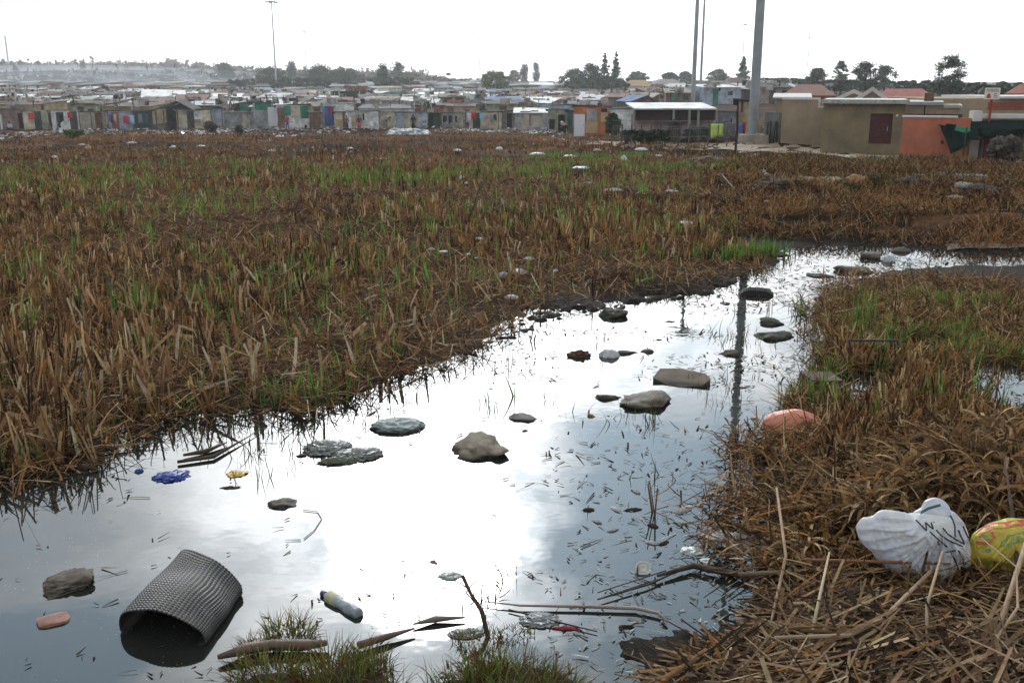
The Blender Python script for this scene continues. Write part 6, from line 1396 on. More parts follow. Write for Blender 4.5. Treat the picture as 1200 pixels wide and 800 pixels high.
    path('driftwood', [(420, 762), (452, 752), (486, 742)], [.02, .018, .005], MATS['wet red brown wood'], 'short pointed piece of driftwood right of the near grass', 'driftwood', .03)
    path('driftwood', [(484, 735), (510, 729), (545, 727)], [.004, .018, .004], mat('grey brown leaf', (.15, .12, .10), .7), 'flat grey brown husk floating left of the upright stick', 'husk', .02)
    path('thread', [(355, 598), (372, 600), (377, 608), (368, 622), (356, 632)], [.003] * 5, mat('pale thread', (.4, .4, .38), .6), 'loose pale thread curling beside the tapered stone', 'thread', .006, 5)
tubes()

def rubber_mat():
    c = [np.array([*gz(141, 741, .0)]), np.array([*gz(240, 757, .0)]), np.array([*gz(284, 697, .0)]), np.array([*gz(212, 664, .0)])]
    nu, nv = 300, 150; V = np.zeros((nu, nv, 3))
    PH = np.linspace(0, 2 * math.pi, nu, endpoint=False)
    for i, ph in enumerate(PH):
        u = .5 - .5 * math.cos(ph); up = math.sin(ph)
        hz = (.115 * max(up, 0) ** .75 * (1 + .25 * math.cos(ph)) if up > 0 else -.05 * (-up) ** .6)
        for j in range(nv):
            v = j / (nv - 1); p = (c[0] * (1 - u) + c[1] * u) * (1 - v) + (c[3] * (1 - u) + c[2] * u) * v
            V[i, j] = (p[0] + .012 * mnoise.noise(Vector((u * 3, v * 3, 1))), p[1] + .018 * mnoise.noise(Vector((u * 3, v * 4, 2))) * (v > .3), hz + .03 + (.012 * math.sin(v * 3.1 + u * 2) + .03 * mnoise.noise(Vector((u * 2.2, v * 2.2, 7)))) * max(up, 0))
    # moulded grid: ribs standing proud of the sheet
    du = np.roll(V, -1, 0) - np.roll(V, 1, 0); dv = np.gradient(V, axis=1); nrm = np.cross(du, dv); nrm /= np.linalg.norm(nrm, axis=2)[:, :, None] + 1e-9
    cen = V.mean(axis=(0, 1)); sgn = np.sign(((V - cen) * nrm).sum(2).mean()); nrm *= sgn
    a = np.abs(np.sin(np.arange(nu) * math.pi / 5.0)) ** .6; b = np.abs(np.sin(np.arange(nv) * math.pi / 4.97)) ** .6
    V = V + nrm * (.0085 * (a[:, None] * b[None, :]))[:, :, None]
    i = np.arange(nu)[:, None]; j = np.arange(nv - 1)[None, :]; n_ = (i + 1) % nu
    Q = np.stack([i * nv + j, n_ * nv + j, n_ * nv + j + 1, i * nv + j + 1], -1).reshape(-1, 4)
    m = mat('black rubber matting', (.026, .027, .028), .45, .25, 5, col2=(.085, .075, .06), thr=(.50, .78), spec=.45)
    o = np_mesh('rubber_mat', V.reshape(-1, 3), [Q], m, smooth=False); tag(o, 'rolled black rubber mat with a fine square grid, lying in the water', 'rubber mat')
    md = o.modifiers.new('s', 'SOLIDIFY'); md.thickness = .007; md.offset = -1
rubber_mat()

def bottle():
    a = Vector((*gz(378, 697), .012)); b = Vector((*gz(421, 722), .010)); d = (b - a); Ln = d.length; M = Matrix.Translation(a) @ d.to_track_quat('Z', 'Y').to_matrix().to_4x4()
    o = empty('plastic_bottle', a, 0, 'small plastic bottle with a blue cap floating in front', 'bottle'); inv = Matrix.Translation(-a)
    R_ = .034; M2 = inv @ M
    MB().lathe([(.012, .02), (.013, .03), (R_ * .8, .06), (R_, .085), (R_, Ln * .45), (R_ * .8, Ln * .52), (R_ * .86, Ln * .62), (R_, Ln * .74), (R_, Ln * .95), (R_ * .8, Ln)], M2).build('body', plastic('cloudy bottle plastic', (.40, .45, .48), .4, .3, 20), o, True)
    MB().lathe([(.017, -.002), (.018, .0), (.018, .022), (.016, .024)], M2).build('cap', mat('blue bottle cap', (.045, .045, .16), .4), o)
    MB().lathe([(R_ * 1.02, Ln * .34 - .05), (R_ * 1.03, Ln * .34 - .049), (R_ * 1.03, Ln * .34 + .02), (R_ * 1.02, Ln * .34 + .021)], M2).build('paper_label', mat('faded label', (.38, .37, .24), .8, .2, 20), o)
    g = Vector((*gz(753, 668), 0)); o = empty('plastic_tub', g, 0, 'small round white tub with a ringed lid standing in the water', 'tub')
    Mt = Matrix.Rotation(math.radians(38), 4, 'X')
    MB().lathe([(.032, -.06), (.038, .02)], Mt).build('body', P_GREY, o, True)
    MB().lathe([(.044, .02), (.045, .022), (.045, .03), (.036, .031), (.034, .026), (.024, .026), (.022, .030), (.001, .030)], Mt).build('lid', plastic('tub lid', (.55, .56, .52), .2), o)
bottle()

def inflate(name, outline, Y0, thick, m, parent=None, seed=1.0, nA=230, nR=64, crease=.05, knot=None):
    K0 = pos(*(knot or (1100, 600)), Y0); P = np.array(outline, float); cx, cy = P.mean(0); V = []; Fc = []
    rel = P - [cx, cy]; ang = np.arctan2(rel[:, 1], rel[:, 0]); o_ = np.argsort(ang); ang = ang[o_]; rad = np.hypot(*rel.T)[o_]
    A = np.linspace(-math.pi, math.pi, nA, endpoint=False); R_ = np.interp(A, ang, rad, period=2 * math.pi)
    for _ in range(2): R_ = (np.roll(R_, 1) + 2 * R_ + np.roll(R_, -1)) / 4
    rq = np.random.default_rng(int(seed * 10)); ns = 70
    sr, sa = np.sqrt(rq.random(ns)) * .97, rq.uniform(-math.pi, math.pi, ns)
    def dome(r_): return thick * np.sqrt(np.clip(1 - np.clip(r_, 0, 1) ** 2.4, 0, 1))
    RR = lambda a_: np.interp(a_, A, R_, period=2 * math.pi)
    su, sv = sr * np.cos(sa) * RR(sa), sr * np.sin(sa) * RR(sa)
    g0 = dome(sr); e_ = .02; slope = (dome(sr + e_) - dome(sr - e_)) / (2 * e_ * RR(sa)); slope = np.clip(slope, -thick / 12, 0)
    gu, gv = slope * np.cos(sa) + rq.normal(0, thick / 210, ns), slope * np.sin(sa) + rq.normal(0, thick / 210, ns); g0 = g0 * rq.uniform(.86, 1.1, ns)
    def facet(a_, r_, rho_):                                      # taut panels between sharp creases
        u_, v_ = math.cos(a_) * r_ * rho_, math.sin(a_) * r_ * rho_
        return float(np.min(g0 + gu * (u_ - su) + gv * (v_ - sv)))
    for side in (-1, 1):
        for k in range(nR + 1):
            rho = math.sin(k / nR * math.pi / 2)
            for a, r in zip(A, R_):
                q = pos(cx + math.cos(a) * r * rho, cy + math.sin(a) * r * rho, Y0)
                t = thick * math.sqrt(max(0, 1 - rho ** 2.4)); t = t * .12 + .88 * max(min(facet(a, r, rho), t * 1.15), t * .45)
                w_ = Vector((q.x, q.z, side)) * 5
                n = mnoise.noise(w_ * 1.2 + Vector((seed, 0, 0))); c = .5 - abs(mnoise.noise(Vector((q.x * 9 + n, q.z * 9 + 2 * n, seed + side)))) * 2
                c2 = .5 - abs(mnoise.noise(Vector((q.x * 24 + q.z * 9, q.z * 14 - n, seed + 3))) * 2)
                kx, kz = q.x - K0.x, q.z - K0.z; kd = math.hypot(kx, kz); ka = math.atan2(kz, kx)
                c3 = (.5 - abs(mnoise.noise(Vector((ka * 6.5, kd * 2.6, seed + side * 4)))) * 2.6) + .5 * (.5 - abs(mnoise.noise(Vector((ka * 15, kd * 5, seed + 9)))) * 2.6)
                t += (n * .06 * thick + c2 * crease * .18 + c3 * crease * .42 * min(1, kd * 6)) * (1 - rho ** 4)
                V.append((q.x, q.y + side * t, q.z))
    K = (nR + 1) * nA
    for s_ in (0, 1):
        for k in range(nR):
            for i in range(nA):
                a = s_ * K + k * nA + i; b = s_ * K + k * nA + (i + 1) % nA; Fc.append((a, b, b + nA, a + nA) if s_ == 0 else (a + nA, b + nA, b, a))
    mb = MB(); mb.add(V, Fc)
    o = mb.build(name, m, parent, True); return o
def strokes(name, target, lines, width, m, parent, lift=.0025):
    dg = target.data; bv = BVHTree.FromPolygons([v.co.copy() for v in dg.vertices], [tuple(p.vertices) for p in dg.polygons])
    org = Vector((0, 0, CAMZ)); mb = MB()
    for ln in lines:
        wd = width
        if isinstance(ln, dict): wd = ln['w']; ln = ln['p']
        pts = []
        for (a, b), (c, d) in zip(ln[:-1], ln[1:]):
            n = max(2, int(math.hypot(c - a, d - b) / 1.0)); pts += [(a + (c - a) * i / n, b + (d - b) * i / n) for i in range(n)]
        pts.append(ln[-1]); V = []
        for i, (a, b) in enumerate(pts):
            c, d = pts[min(i + 1, len(pts) - 1)]; e, f = pts[max(i - 1, 0)]; L_ = math.hypot(c - e, d - f) + 1e-9; nx, ny = -(d - f) / L_ * wd / 2, (c - e) / L_ * wd / 2
            row = []
            for s_ in (-1, 1):
                r = Vector(ray(a + nx * s_, b + ny * s_)).normalized(); hit = bv.ray_cast(org, r)
                if hit[0] is None: row = None; break
                nn = hit[1] if hit[1].dot(r) < 0 else -hit[1]; row.append(hit[0] + nn * lift)
            if row: V.append(row)
        k = [v for r_ in V for v in r_]
        mb.add(k, [(2 * i, 2 * i + 1, 2 * i + 3, 2 * i + 2) for i in range(len(V) - 1)])
    o = mb.build(name, m, parent); o.modifiers.new('s', 'SOLIDIFY').thickness = .001; return o
def bags():
    # white carrier bag with black lettering
    g = at(1085, 688); Y0 = g.y + .10
    o = empty('carrier_bag', (0, 0, 0), 0, 'full white plastic carrier bag with black lettering, lying on the straw', 'plastic bag')
    m = plastic('white carrier film', (.66, .70, .80), .35, .0, 5, col2=(.82, .82, .80))
    body = inflate('body', [(1003, 617), (1010, 607), (1022, 606), (1032, 598), (1050, 599), (1068, 605), (1090, 603), (1112, 606), (1128, 622), (1138, 643), (1136, 660), (1127, 674), (1110, 688), (1098, 690), (1078, 684), (1056, 676), (1036, 664), (1022, 646), (1007, 632)], Y0, .15, m, o, 3.1, crease=.055)
    top = inflate('knotted_top', [(1066, 604), (1080, 596), (1084, 587), (1096, 583), (1108, 588), (1113, 598), (1124, 606), (1132, 618), (1136, 632), (1118, 636), (1092, 620)], Y0 + .06, .05, m, body, 8.2, nA=120, nR=30, crease=.02)
    cz = lambda q: [(990 + a / 5.714, 570 + b / 5.714) for a, b in q]
    L1 = [cz(q) for q in ([(475, 222), (515, 262), (548, 296)], [(548, 296), (540, 240)], [(540, 240), (570, 268), (592, 284)], [(592, 284), (578, 240)], [(568, 300), (600, 330), (640, 365), (690, 405)],
                          [(610, 290), (650, 330), (700, 362), (790, 400)], [(655, 275), (690, 318), (730, 345), (800, 385)], [(705, 190), (722, 225), (735, 262), (738, 340)], [(760, 290), (775, 330), (800, 380)],
                          [(790, 262), (815, 320), (840, 362)], [(625, 365), (638, 408)], [(668, 440), (745, 425)], [(705, 432), (735, 480), (762, 550)], [(760, 425), (790, 470), (800, 520)])]
    V = [v.co.copy() for v in body.data.vertices] + [v.co.copy() for v in top.data.vertices]; n = len(body.data.vertices)
    tmp = bpy.data.meshes.new('t'); tmp.from_pydata(V, [], [tuple(p.vertices) for p in body.data.polygons] + [tuple(i + n for i in p.vertices) for p in top.data.polygons])
    class Tg: data = tmp
    strokes('lettering', Tg, L1[:10], 1.5, mat('black print', (.02, .022, .025), .6), body); strokes('lettering', Tg, L1[10:11], 1.5, MATS['black print'], body); strokes('lettering', Tg, L1[11:13], 1.5, MATS['black print'], body); strokes('lettering', Tg, L1[13:], 1.5, MATS['black print'], body)
    strokes('blue_print', Tg, [{'p': cz([(500, 180), (560, 145), (640, 122)]), 'w': 3}], 3, mat('teal print', (.04, .12, .13), .6), top)
    tint = mat('faint blue contents', (.36, .47, .72), .5, .1, 9)
    # yellow bag
    g = at(1185, 682); Y0 = g.y + .08
    o = empty('carrier_bag', (0, 0, 0), 0, 'full yellow plastic bag with red and green print, at the right edge', 'plastic bag')
    m = plastic('yellow carrier film', (.62, .47, .03), .25, .2, 7, col2=(.70, .60, .10))
    body = inflate('body', [(1133, 658), (1136, 640), (1143, 625), (1158, 618), (1176, 612), (1190, 608), (1212, 612), (1236, 625), (1246, 650), (1238, 674), (1210, 684), (1180, 680), (1160, 674), (1140, 672)], Y0, .14, m, o, 5.7, crease=.035, knot=(1190, 600))
    strokes('red_print', body, [{'p': cz([(890, 330), (930, 290), (985, 262), (1050, 262), (1120, 248), (1200, 240)]), 'w': 7}, {'p': cz([(880, 372), (950, 382), (985, 370)]), 'w': 3.5}, {'p': cz([(985, 300), (1000, 340)]), 'w': 3}], 5, mat('red bag print', (.48, .10, .06), .5, .3, 30), body)
    strokes('green_print', body, [{'p': cz([(920, 345), (965, 335)]), 'w': 5}, {'p': cz([(1060, 400), (1130, 350), (1210, 330)]), 'w': 11}, {'p': cz([(920, 430), (980, 425)]), 'w': 4}], 5, mat('green bag print', (.20, .28, .10), .5, .4, 25), body, .0035)
bags()

def frame_and_board():
    a, b, c, d = [pos(px, py, 9.3 if k in (0, 1) else 8.75) for k, (px, py) in enumerate(((990, 447), (1047, 448), (1045, 489), (1006, 490)))]
    z = .2
    a, b = Vector((a.x, 9.3, .26)), Vector((b.x, 9.3, .26)); c, d = Vector((b.x + .02, 9.22, .0)), Vector((a.x + .18, 9.22, .0))
    o = empty('metal_frame', a, 0, 'bent black metal frame sticking out of the wet reeds', 'frame'); m = mat('black rusted metal', (.03, .03, .032), .55, .3, 10)
    def bar(p, q, nm): MB().tube([p - a, q - a], .011, 6).build(nm, m, o)
    bar(a, b, 'top_bar'); bar(b, c, 'side_bar'); bar(d + Vector((-.1, 0, 0)), c, 'lower_bar'); bar(a, d + Vector((-.1, 0, 0)), 'side_bar')
    p = at(965, 462); ob = MB().box(-.16, .16, -.10, .10, 0, .025).build('board', mat('soaked brown board', (.09, .06, .042), .7, .3, 6)); ob.location = (p.x, p.y + .1, .12); ob.rotation_euler = (.12, .1, .3)
    tag(ob, 'soaked brown board propped on the reeds left of the metal frame', 'board')
frame_and_board()

# ---- litter in the field and rubble
def litter():
    F_ = [(805, 262, 18, 9, 'w', 'white plastic bag lying at the edge of the reeds above the channel'), (607, 318, 20, 16, 'w', 'white and red plastic bag half hidden in the stubble near the pond'), (590, 322, 12, 15, 'w', 'torn white plastic sleeve left of the red and white bag'),
          (576, 280, 9, 8, 'b', 'small blue carton in the stubble'), (561, 281, 9, 7, 'w', 'small white scrap left of the blue carton'), (541, 208, 6, 9, 'w', 'white bag upright beside the bare twig'), (547, 215, 5, 6, 'w', 'tiny white scrap under the upright white bag'),
          (536, 177, 9, 6, 'w', 'round white bag in the brown grass, left of its neighbour'), (585, 177, 8, 8, 'w', 'round white bag in the brown grass, right one with a dark patch'), (319, 177, 8, 6, 'w', 'round white bag alone in the orange grass'), (64, 185, 6, 6, 'w', 'square white tub alone in the left field'),
          (154, 167, 10, 5, 'w', 'flat white bag in the left rubbish strip'), (202, 173, 7, 6, 'w', 'white bag at the edge of the orange grass'), (235, 171, 9, 4, 'w', 'pinkish white scrap beside the orange grass'), (328, 159, 9, 5, 'w', 'white bag below the green and white shack'), (344, 160, 5, 4, 'w', 'small white bag right of the one below the green and white shack'),
          (681, 197, 18, 6, 'lb', 'pale blue white rag in the dark wet ground'), (731, 184, 7, 13, 'w', 'upright white bag in the rubbish before the wire fence'), (752, 177, 14, 7, 'w', 'white bag heap before the wire fence'), (772, 184, 8, 5, 'w', 'white bag right of the heap before the wire fence'),
          (630, 181, 18, 5, 'g', 'grey flattened rag before the olive shack'), (668, 184, 16, 5, 'p', 'pinkish rag in the middle rubbish strip'), (700, 177, 9, 6, 'g', 'grey bundle in the middle rubbish strip'), (690, 216, 14, 3, 'g', 'flat grey scrap in the green band'), (719, 225, 20, 3, 'w', 'flat white scrap glinting below the green band'), (787, 226, 14, 3, 'w', 'flat white scrap far right of the green band'),
          (664, 232, 7, 6, 'lb', 'small pale blue scrap among the dark stubs'), (884, 183, 12, 4, 'w', 'white sheet before the concrete mast base'), (870, 180, 9, 5, 'g', 'grey bundle before the concrete mast base'), (910, 184, 8, 5, 'g', 'grey stone-like bag right of the white sheet'), (993, 184, 6, 4, 'w', 'white scrap before the olive building'), (955, 165, 6, 4, 'w', 'white scrap at the foot of the beige wall'),
          (897, 205, 10, 7, 'g', 'grey bag in the dark hollow beyond the channel'), (917, 297, 6, 5, 'w', 'white scrap by the channel bank'), (1120, 233, 16, 6, 'g', 'pale scrap in the straw under the rubble heap'), (1082, 246, 5, 4, 'w', 'tiny white scrap in the straw field'), (898, 237, 4, 5, 'w', 'tiny white scrap standing in the orange straw'),
          (651, 320, 6, 6, 'w', 'white speck of plastic at the edge of the stubble'), (706, 317, 8, 7, 'lb', 'bluish scrap near the channel edge of the stubble'), (620, 305, 11, 8, 'w', 'white film tangled in stubble above the red and white bag'), (520, 297, 10, 4, 'w', 'pale film in the stubble'), (506, 294, 8, 7, 'g', 'grey film in the stubble, left of the pale film'),
          (548, 300, 6, 4, 'w', 'tiny white scrap right of the pale film'), (600, 349, 16, 12, 'w', 'curled white plastic lying at the pond edge'), (560, 305, 7, 5, 'w', 'little white scrap near the green shoot'), (410, 174, 7, 4, 'w', 'white scrap below the white shack with people'), (96, 170, 6, 3, 'w', 'white scrap in the left rubbish strip'), (449, 188, 7, 3, 'w', 'white scrap in the dark grass under the bag pile')]
    M_ = {'w': P_WHITE, 'b': P_BLUE, 'g': P_GREY, 'p': plastic('pinkish rag', (.5, .33, .30)), 'lb': plastic('pale blue film', (.38, .48, .62))}
    for px, py, w, h, k, lab in F_:
        g = at(px, py + h * .4)
        film('plastic_bag' if w > 6 and k == 'w' else 'plastic_scrap', px, py, w, h, M_[k], lab, 'plastic bag' if w > 6 and k == 'w' else 'plastic scrap', 'rubbish lying in the field', .35, 1.7, sub=3, loc=g + Vector((0, 0, .05)))
    rs = random.Random(4)
    for i in range(30):                                           # the big pile of filled bags
        u = (i % 10 + .5) / 10; px = 455 + 48 * u + rs.uniform(-1, 1); py = 157 - (i // 10) * 2.4 * math.sin(math.pi * (u * .8 + .15)); c = rs.choice(['w', 'w', 'w', 'g', 'lb'])
        film('rubbish_bag', px, py, rs.uniform(5, 8), rs.uniform(4.5, 6.5), M_[c], f"{dict(w='white', g='grey', lb='bluish')[c]} rubbish bag in the big pile, {'first second third fourth fifth sixth seventh eighth ninth tenth'.split()[i % 10]} from the left in its {['front', 'middle', 'back'][i // 10]} row", 'rubbish bag', 'pile of rubbish bags', .3, 1.6, sub=3, loc=at(px, 158 - (i // 10) * 1.2) + Vector((0, 0, (157 - py) * .05)))
    # uncountable small litter along the shacks
    n = 5200; px = RNG.uniform(-30, 900, n); V = []; Q = []; C = []
    for k in range(n):
        lim = 152 if px[k] < 600 else 158 + (px[k] - 600) * .04
        py = lim + abs(RNG.normal(0, 1)) * (7 if px[k] < 600 else 11) + .5
        if py > 205: continue
        dn = float(fbm(px[k] / 40, py / 6, 33, 3))
        if dn < .47 and RNG.random() > .2: continue
        r = ray(px[k], py); a = math.atan2(r[0], r[1]); dist = 105 * (lim + 3 - 95) / (py + 3 - 95 + .01); dist = min(dist, 108) if px[k] < 610 else min(dist, 86) * (.95 if px[k] < 720 else .75)
        x, y = dist * math.sin(a), dist * math.cos(a); z = T(x, y) + RNG.uniform(.0, .12); s = RNG.uniform(.06, .24) * (.5 + dist / 120)
        t = RNG.normal(0, 1, (4, 3)) * s * .25; c_ = np.array([(-1, -.6, 0), (1, -.5, .1), (.8, .6, .5), (-.9, .5, .35)]) * s * .5 + t; b = len(V)
        for q in c_: V.append((x + q[0], y + q[1], z + abs(q[2])))
        col = [(.62, .62, .62), (.45, .45, .44), (.38, .30, .24), (.10, .2, .4), (.4, .08, .07), (.08, .08, .08), (.08, .2, .12)][RNG.choice(7, p=[.38, .22, .14, .05, .04, .12, .05])]
        C += [col] * 4; Q.append((b, b + 1, b + 2, b + 3))
    o = np_mesh('scattered_litter', np.array(V), [np.array(Q)], blade_mat('litter', .2, .6, .3), np.array(C)); tag(o, 'strip of small scattered litter in front of the shacks', 'litter', kind='stuff')
    # rubble on the right
    G = 'rubble beyond the channel'; L = lump
    gr = mat('grey rubble', (.26, .25, .23), .9, .3, 5, bump=.02, bscale=15); tn = mat('dusty board', (.33, .27, .20), .9, .2, 5)
    L('concrete_slab', 1140, 206, 38, 13, gr, 'tilted pale concrete slab on the rubble heap at the right', 'slab', G, .12, .9, box=.5, rz=12); L('concrete_slab', 1128, 217, 22, 11, gr, 'grey concrete lump under the tilted slab', 'slab', G, .2, 1, box=.3)
    L('mud_mound', 1152, 218, 62, 26, mat('dark rubble earth', (.05, .042, .035), .95, .4, 5, bump=.03, bscale=9), 'dark earth mound carrying the tilted slab', 'mound', G, .25, 1.1)
    L('concrete_slab', 1060, 206, 14, 6, gr, 'small white-topped slab at the left of the rubble', 'slab', G, .1, 1, box=.5); L('concrete_slab', 1078, 205, 13, 6, gr, 'small pale slab right of the white-topped one', 'slab', G, .1, 1, box=.5)
    L('mud_mound', 1065, 213, 44, 18, MATS['dark rubble earth'], 'dark earth mound under the two small slabs', 'mound', G, .25, 1.2)
    L('stone', 1103, 203, 14, 10, gr, 'grey rounded boulder between the two mounds', 'boulder', G, .15); L('board', 972, 211, 36, 15, tn, 'pale tan broken board leaning in the dark hollow', 'board', G, .12, .8, box=.45, rz=-35); L('board', 945, 211, 28, 12, tn, 'narrow pale board left of the tan broken one', 'board', G, .12, .8, box=.5, rz=-40, depth=.25)
    L('stone', 893, 202, 20, 9, gr, 'grey rubble lump in the dark hollow', 'rubble', G, .3); L('mud_mound', 915, 212, 70, 14, MATS['dark rubble earth'], 'low black earth bank along the dark hollow', 'mound', G, .3, 1.4); L('mud_mound', 830, 189, 60, 11, mat('brown tussock earth', (.10, .065, .04), .95, .4, 6, bump=.04, bscale=12), 'brown tussocky mound left of the planted pole', 'mound', G, .3, 1.4)
    L('straw_heap', 1005, 210, 34, 16, mat('orange straw heap', (.32, .17, .08), .95, .3, 8, bump=.04, bscale=25), 'heap of orange straw right of the tan board', 'straw heap', G, .3, 1.5)
litter()

# ---- washing on lines
def washing():
    def line(px0, px1, py, base, label):
        p, q = pos(px0, py, at(px0, base).y - .9), pos(px1, py, at(px1, base).y - .9); q.y = p.y
        o = empty('clothes_line', p, 0, label, 'clothes line'); d = q - p; d.y = 0
        MB().tube([(0, 0, 0), d * .5 + Vector((0, 0, -.08)), d], .012, 4).build('wire', M_DARK, o)
        for e in (Vector((0, 0, 0)), d): MB().tube([(e.x, 0, T(p.x + e.x, p.y) - p.z - .3), (e.x, 0, e.z + .1)], .04, 6).build('post', M_PLANK, o)
        return p.y
    CL = {}
    def cloth(px0, px1, y0, y1, Y, col, label, cat='garment', nm='hung_garment', m=None):
        m = m or mat('cloth ' + str(col), col, .95, .15, 8); a, b = pos(px0, y0, Y), pos(px1, y1, Y); w, h = b.x - a.x, a.z - b.z
        n = 10; V = []; Fc = []
        for i in range(n + 1):
            for k in range(5): u, v = i / n, k / 4; V.append((w * u + .02 * math.sin(k * 3 + px0), -.05 + .06 * math.sin(u * 9 + px0) * v, -h * v * (1 - .12 * math.sin(u * 5 + px0))))
        for i in range(n):
            for k in range(4): q = i * 5 + k; Fc.append((q, q + 1, q + 6, q + 5))
        ob = MB().add(V, Fc).build(nm, m, None, True); ob.location = a; ob.modifiers.new('s', 'SOLIDIFY').thickness = .015; tag(ob, label, cat, 'washing hung out by the shacks')
    Y = line(56, 96, 131, 152, 'clothes line holding the black coats at the far left')
    cloth(56.5, 61, 132, 148, Y, (.03, .03, .04), 'narrow dark coat hung left of the big black one'); cloth(66, 75.5, 131.5, 143, Y, (.012, .014, .02), 'big black coat hung before the white shack'); cloth(68, 71.5, 143, 150, Y - .05, (.015, .016, .02), 'black trousers hanging under the big black coat')
    Y = line(126, 182, 132, 151, 'clothes line before the blue grey shack at the left')
    cloth(127, 132, 134, 143, Y, (.05, .09, .25), 'dark blue cloth at the left end of its line'); cloth(133, 137, 134, 142, Y, (.55, .38, .38), 'pale pinkish cloth beside the dark blue one'); cloth(144, 151, 135, 145, Y, (.45, .03, .06), 'crimson garment in the middle of the line'); cloth(152, 158, 135.5, 145, Y, (.42, .55, .72), 'light blue shirt right of the crimson garment'); cloth(162, 167, 134, 144, Y, (.20, .24, .34), 'grey blue garment right of the light blue shirt'); cloth(170, 174, 134, 144, Y, (.06, .10, .24), 'navy garment at the right end of its line')
    Y = line(517, 546, 133, 151, 'clothes line of dark garments before the grey shack')
    cloth(519, 524, 135, 143, Y, (.015, .015, .02), 'black garment at the left of the dark washing'); cloth(525.5, 530, 135.5, 144.5, Y, (.02, .02, .022), 'long black garment in the middle of the dark washing'); cloth(533, 536, 136, 144, Y, (.03, .03, .035), 'narrow black garment at the right of the dark washing')
    Y = line(546, 584, 131.5, 151, 'clothes line of bright washing at mid picture')
    cloth(547, 552, 133, 142, Y, (.60, .60, .66), 'white sheet left of the red cloth'); cloth(552.3, 557.5, 132, 140, Y, (.50, .015, .03), 'bright red cloth among the bright washing'); cloth(562, 568, 133, 139.5, Y, (.22, .50, .66), 'sky blue cloth among the bright washing'); cloth(569, 573, 134.5, 139.5, Y, (.55, .20, .20), 'small pink cloth right of the sky blue one'); cloth(574, 577, 134, 142, Y, (.20, .26, .26), 'grey green garment right of the pink cloth'); cloth(578, 582, 134, 141, Y, (.03, .035, .04), 'dark garment at the right end of the bright washing')
    Y = line(831, 874, 144, 168, 'clothes line beside the thick mast')
    m = mat('yellow green print cloth', (.50, .66, .10), .9, .5, 9, col2=(.45, .62, .12), thr=(.33, .36))
    cloth(833, 846.5, 145, 160, Y, (.5, .6, .1), 'yellow-green patterned cloth hung left of the thick mast', m=m); cloth(848, 861, 144, 162, Y, (.13, .115, .12), 'grey brown blanket hung left of the thin pole'); cloth(863.5, 869, 144.5, 161.5, Y, (.10, .18, .40), 'blue garment hung right of the thin pole'); cloth(869.5, 873, 143.5, 160, Y, (.30, .03, .08), 'crimson garment hung against the thick mast'); cloth(886, 892, 145, 163, Y, (.26, .19, .10), 'tan garment hung right of the thick mast')
washing()

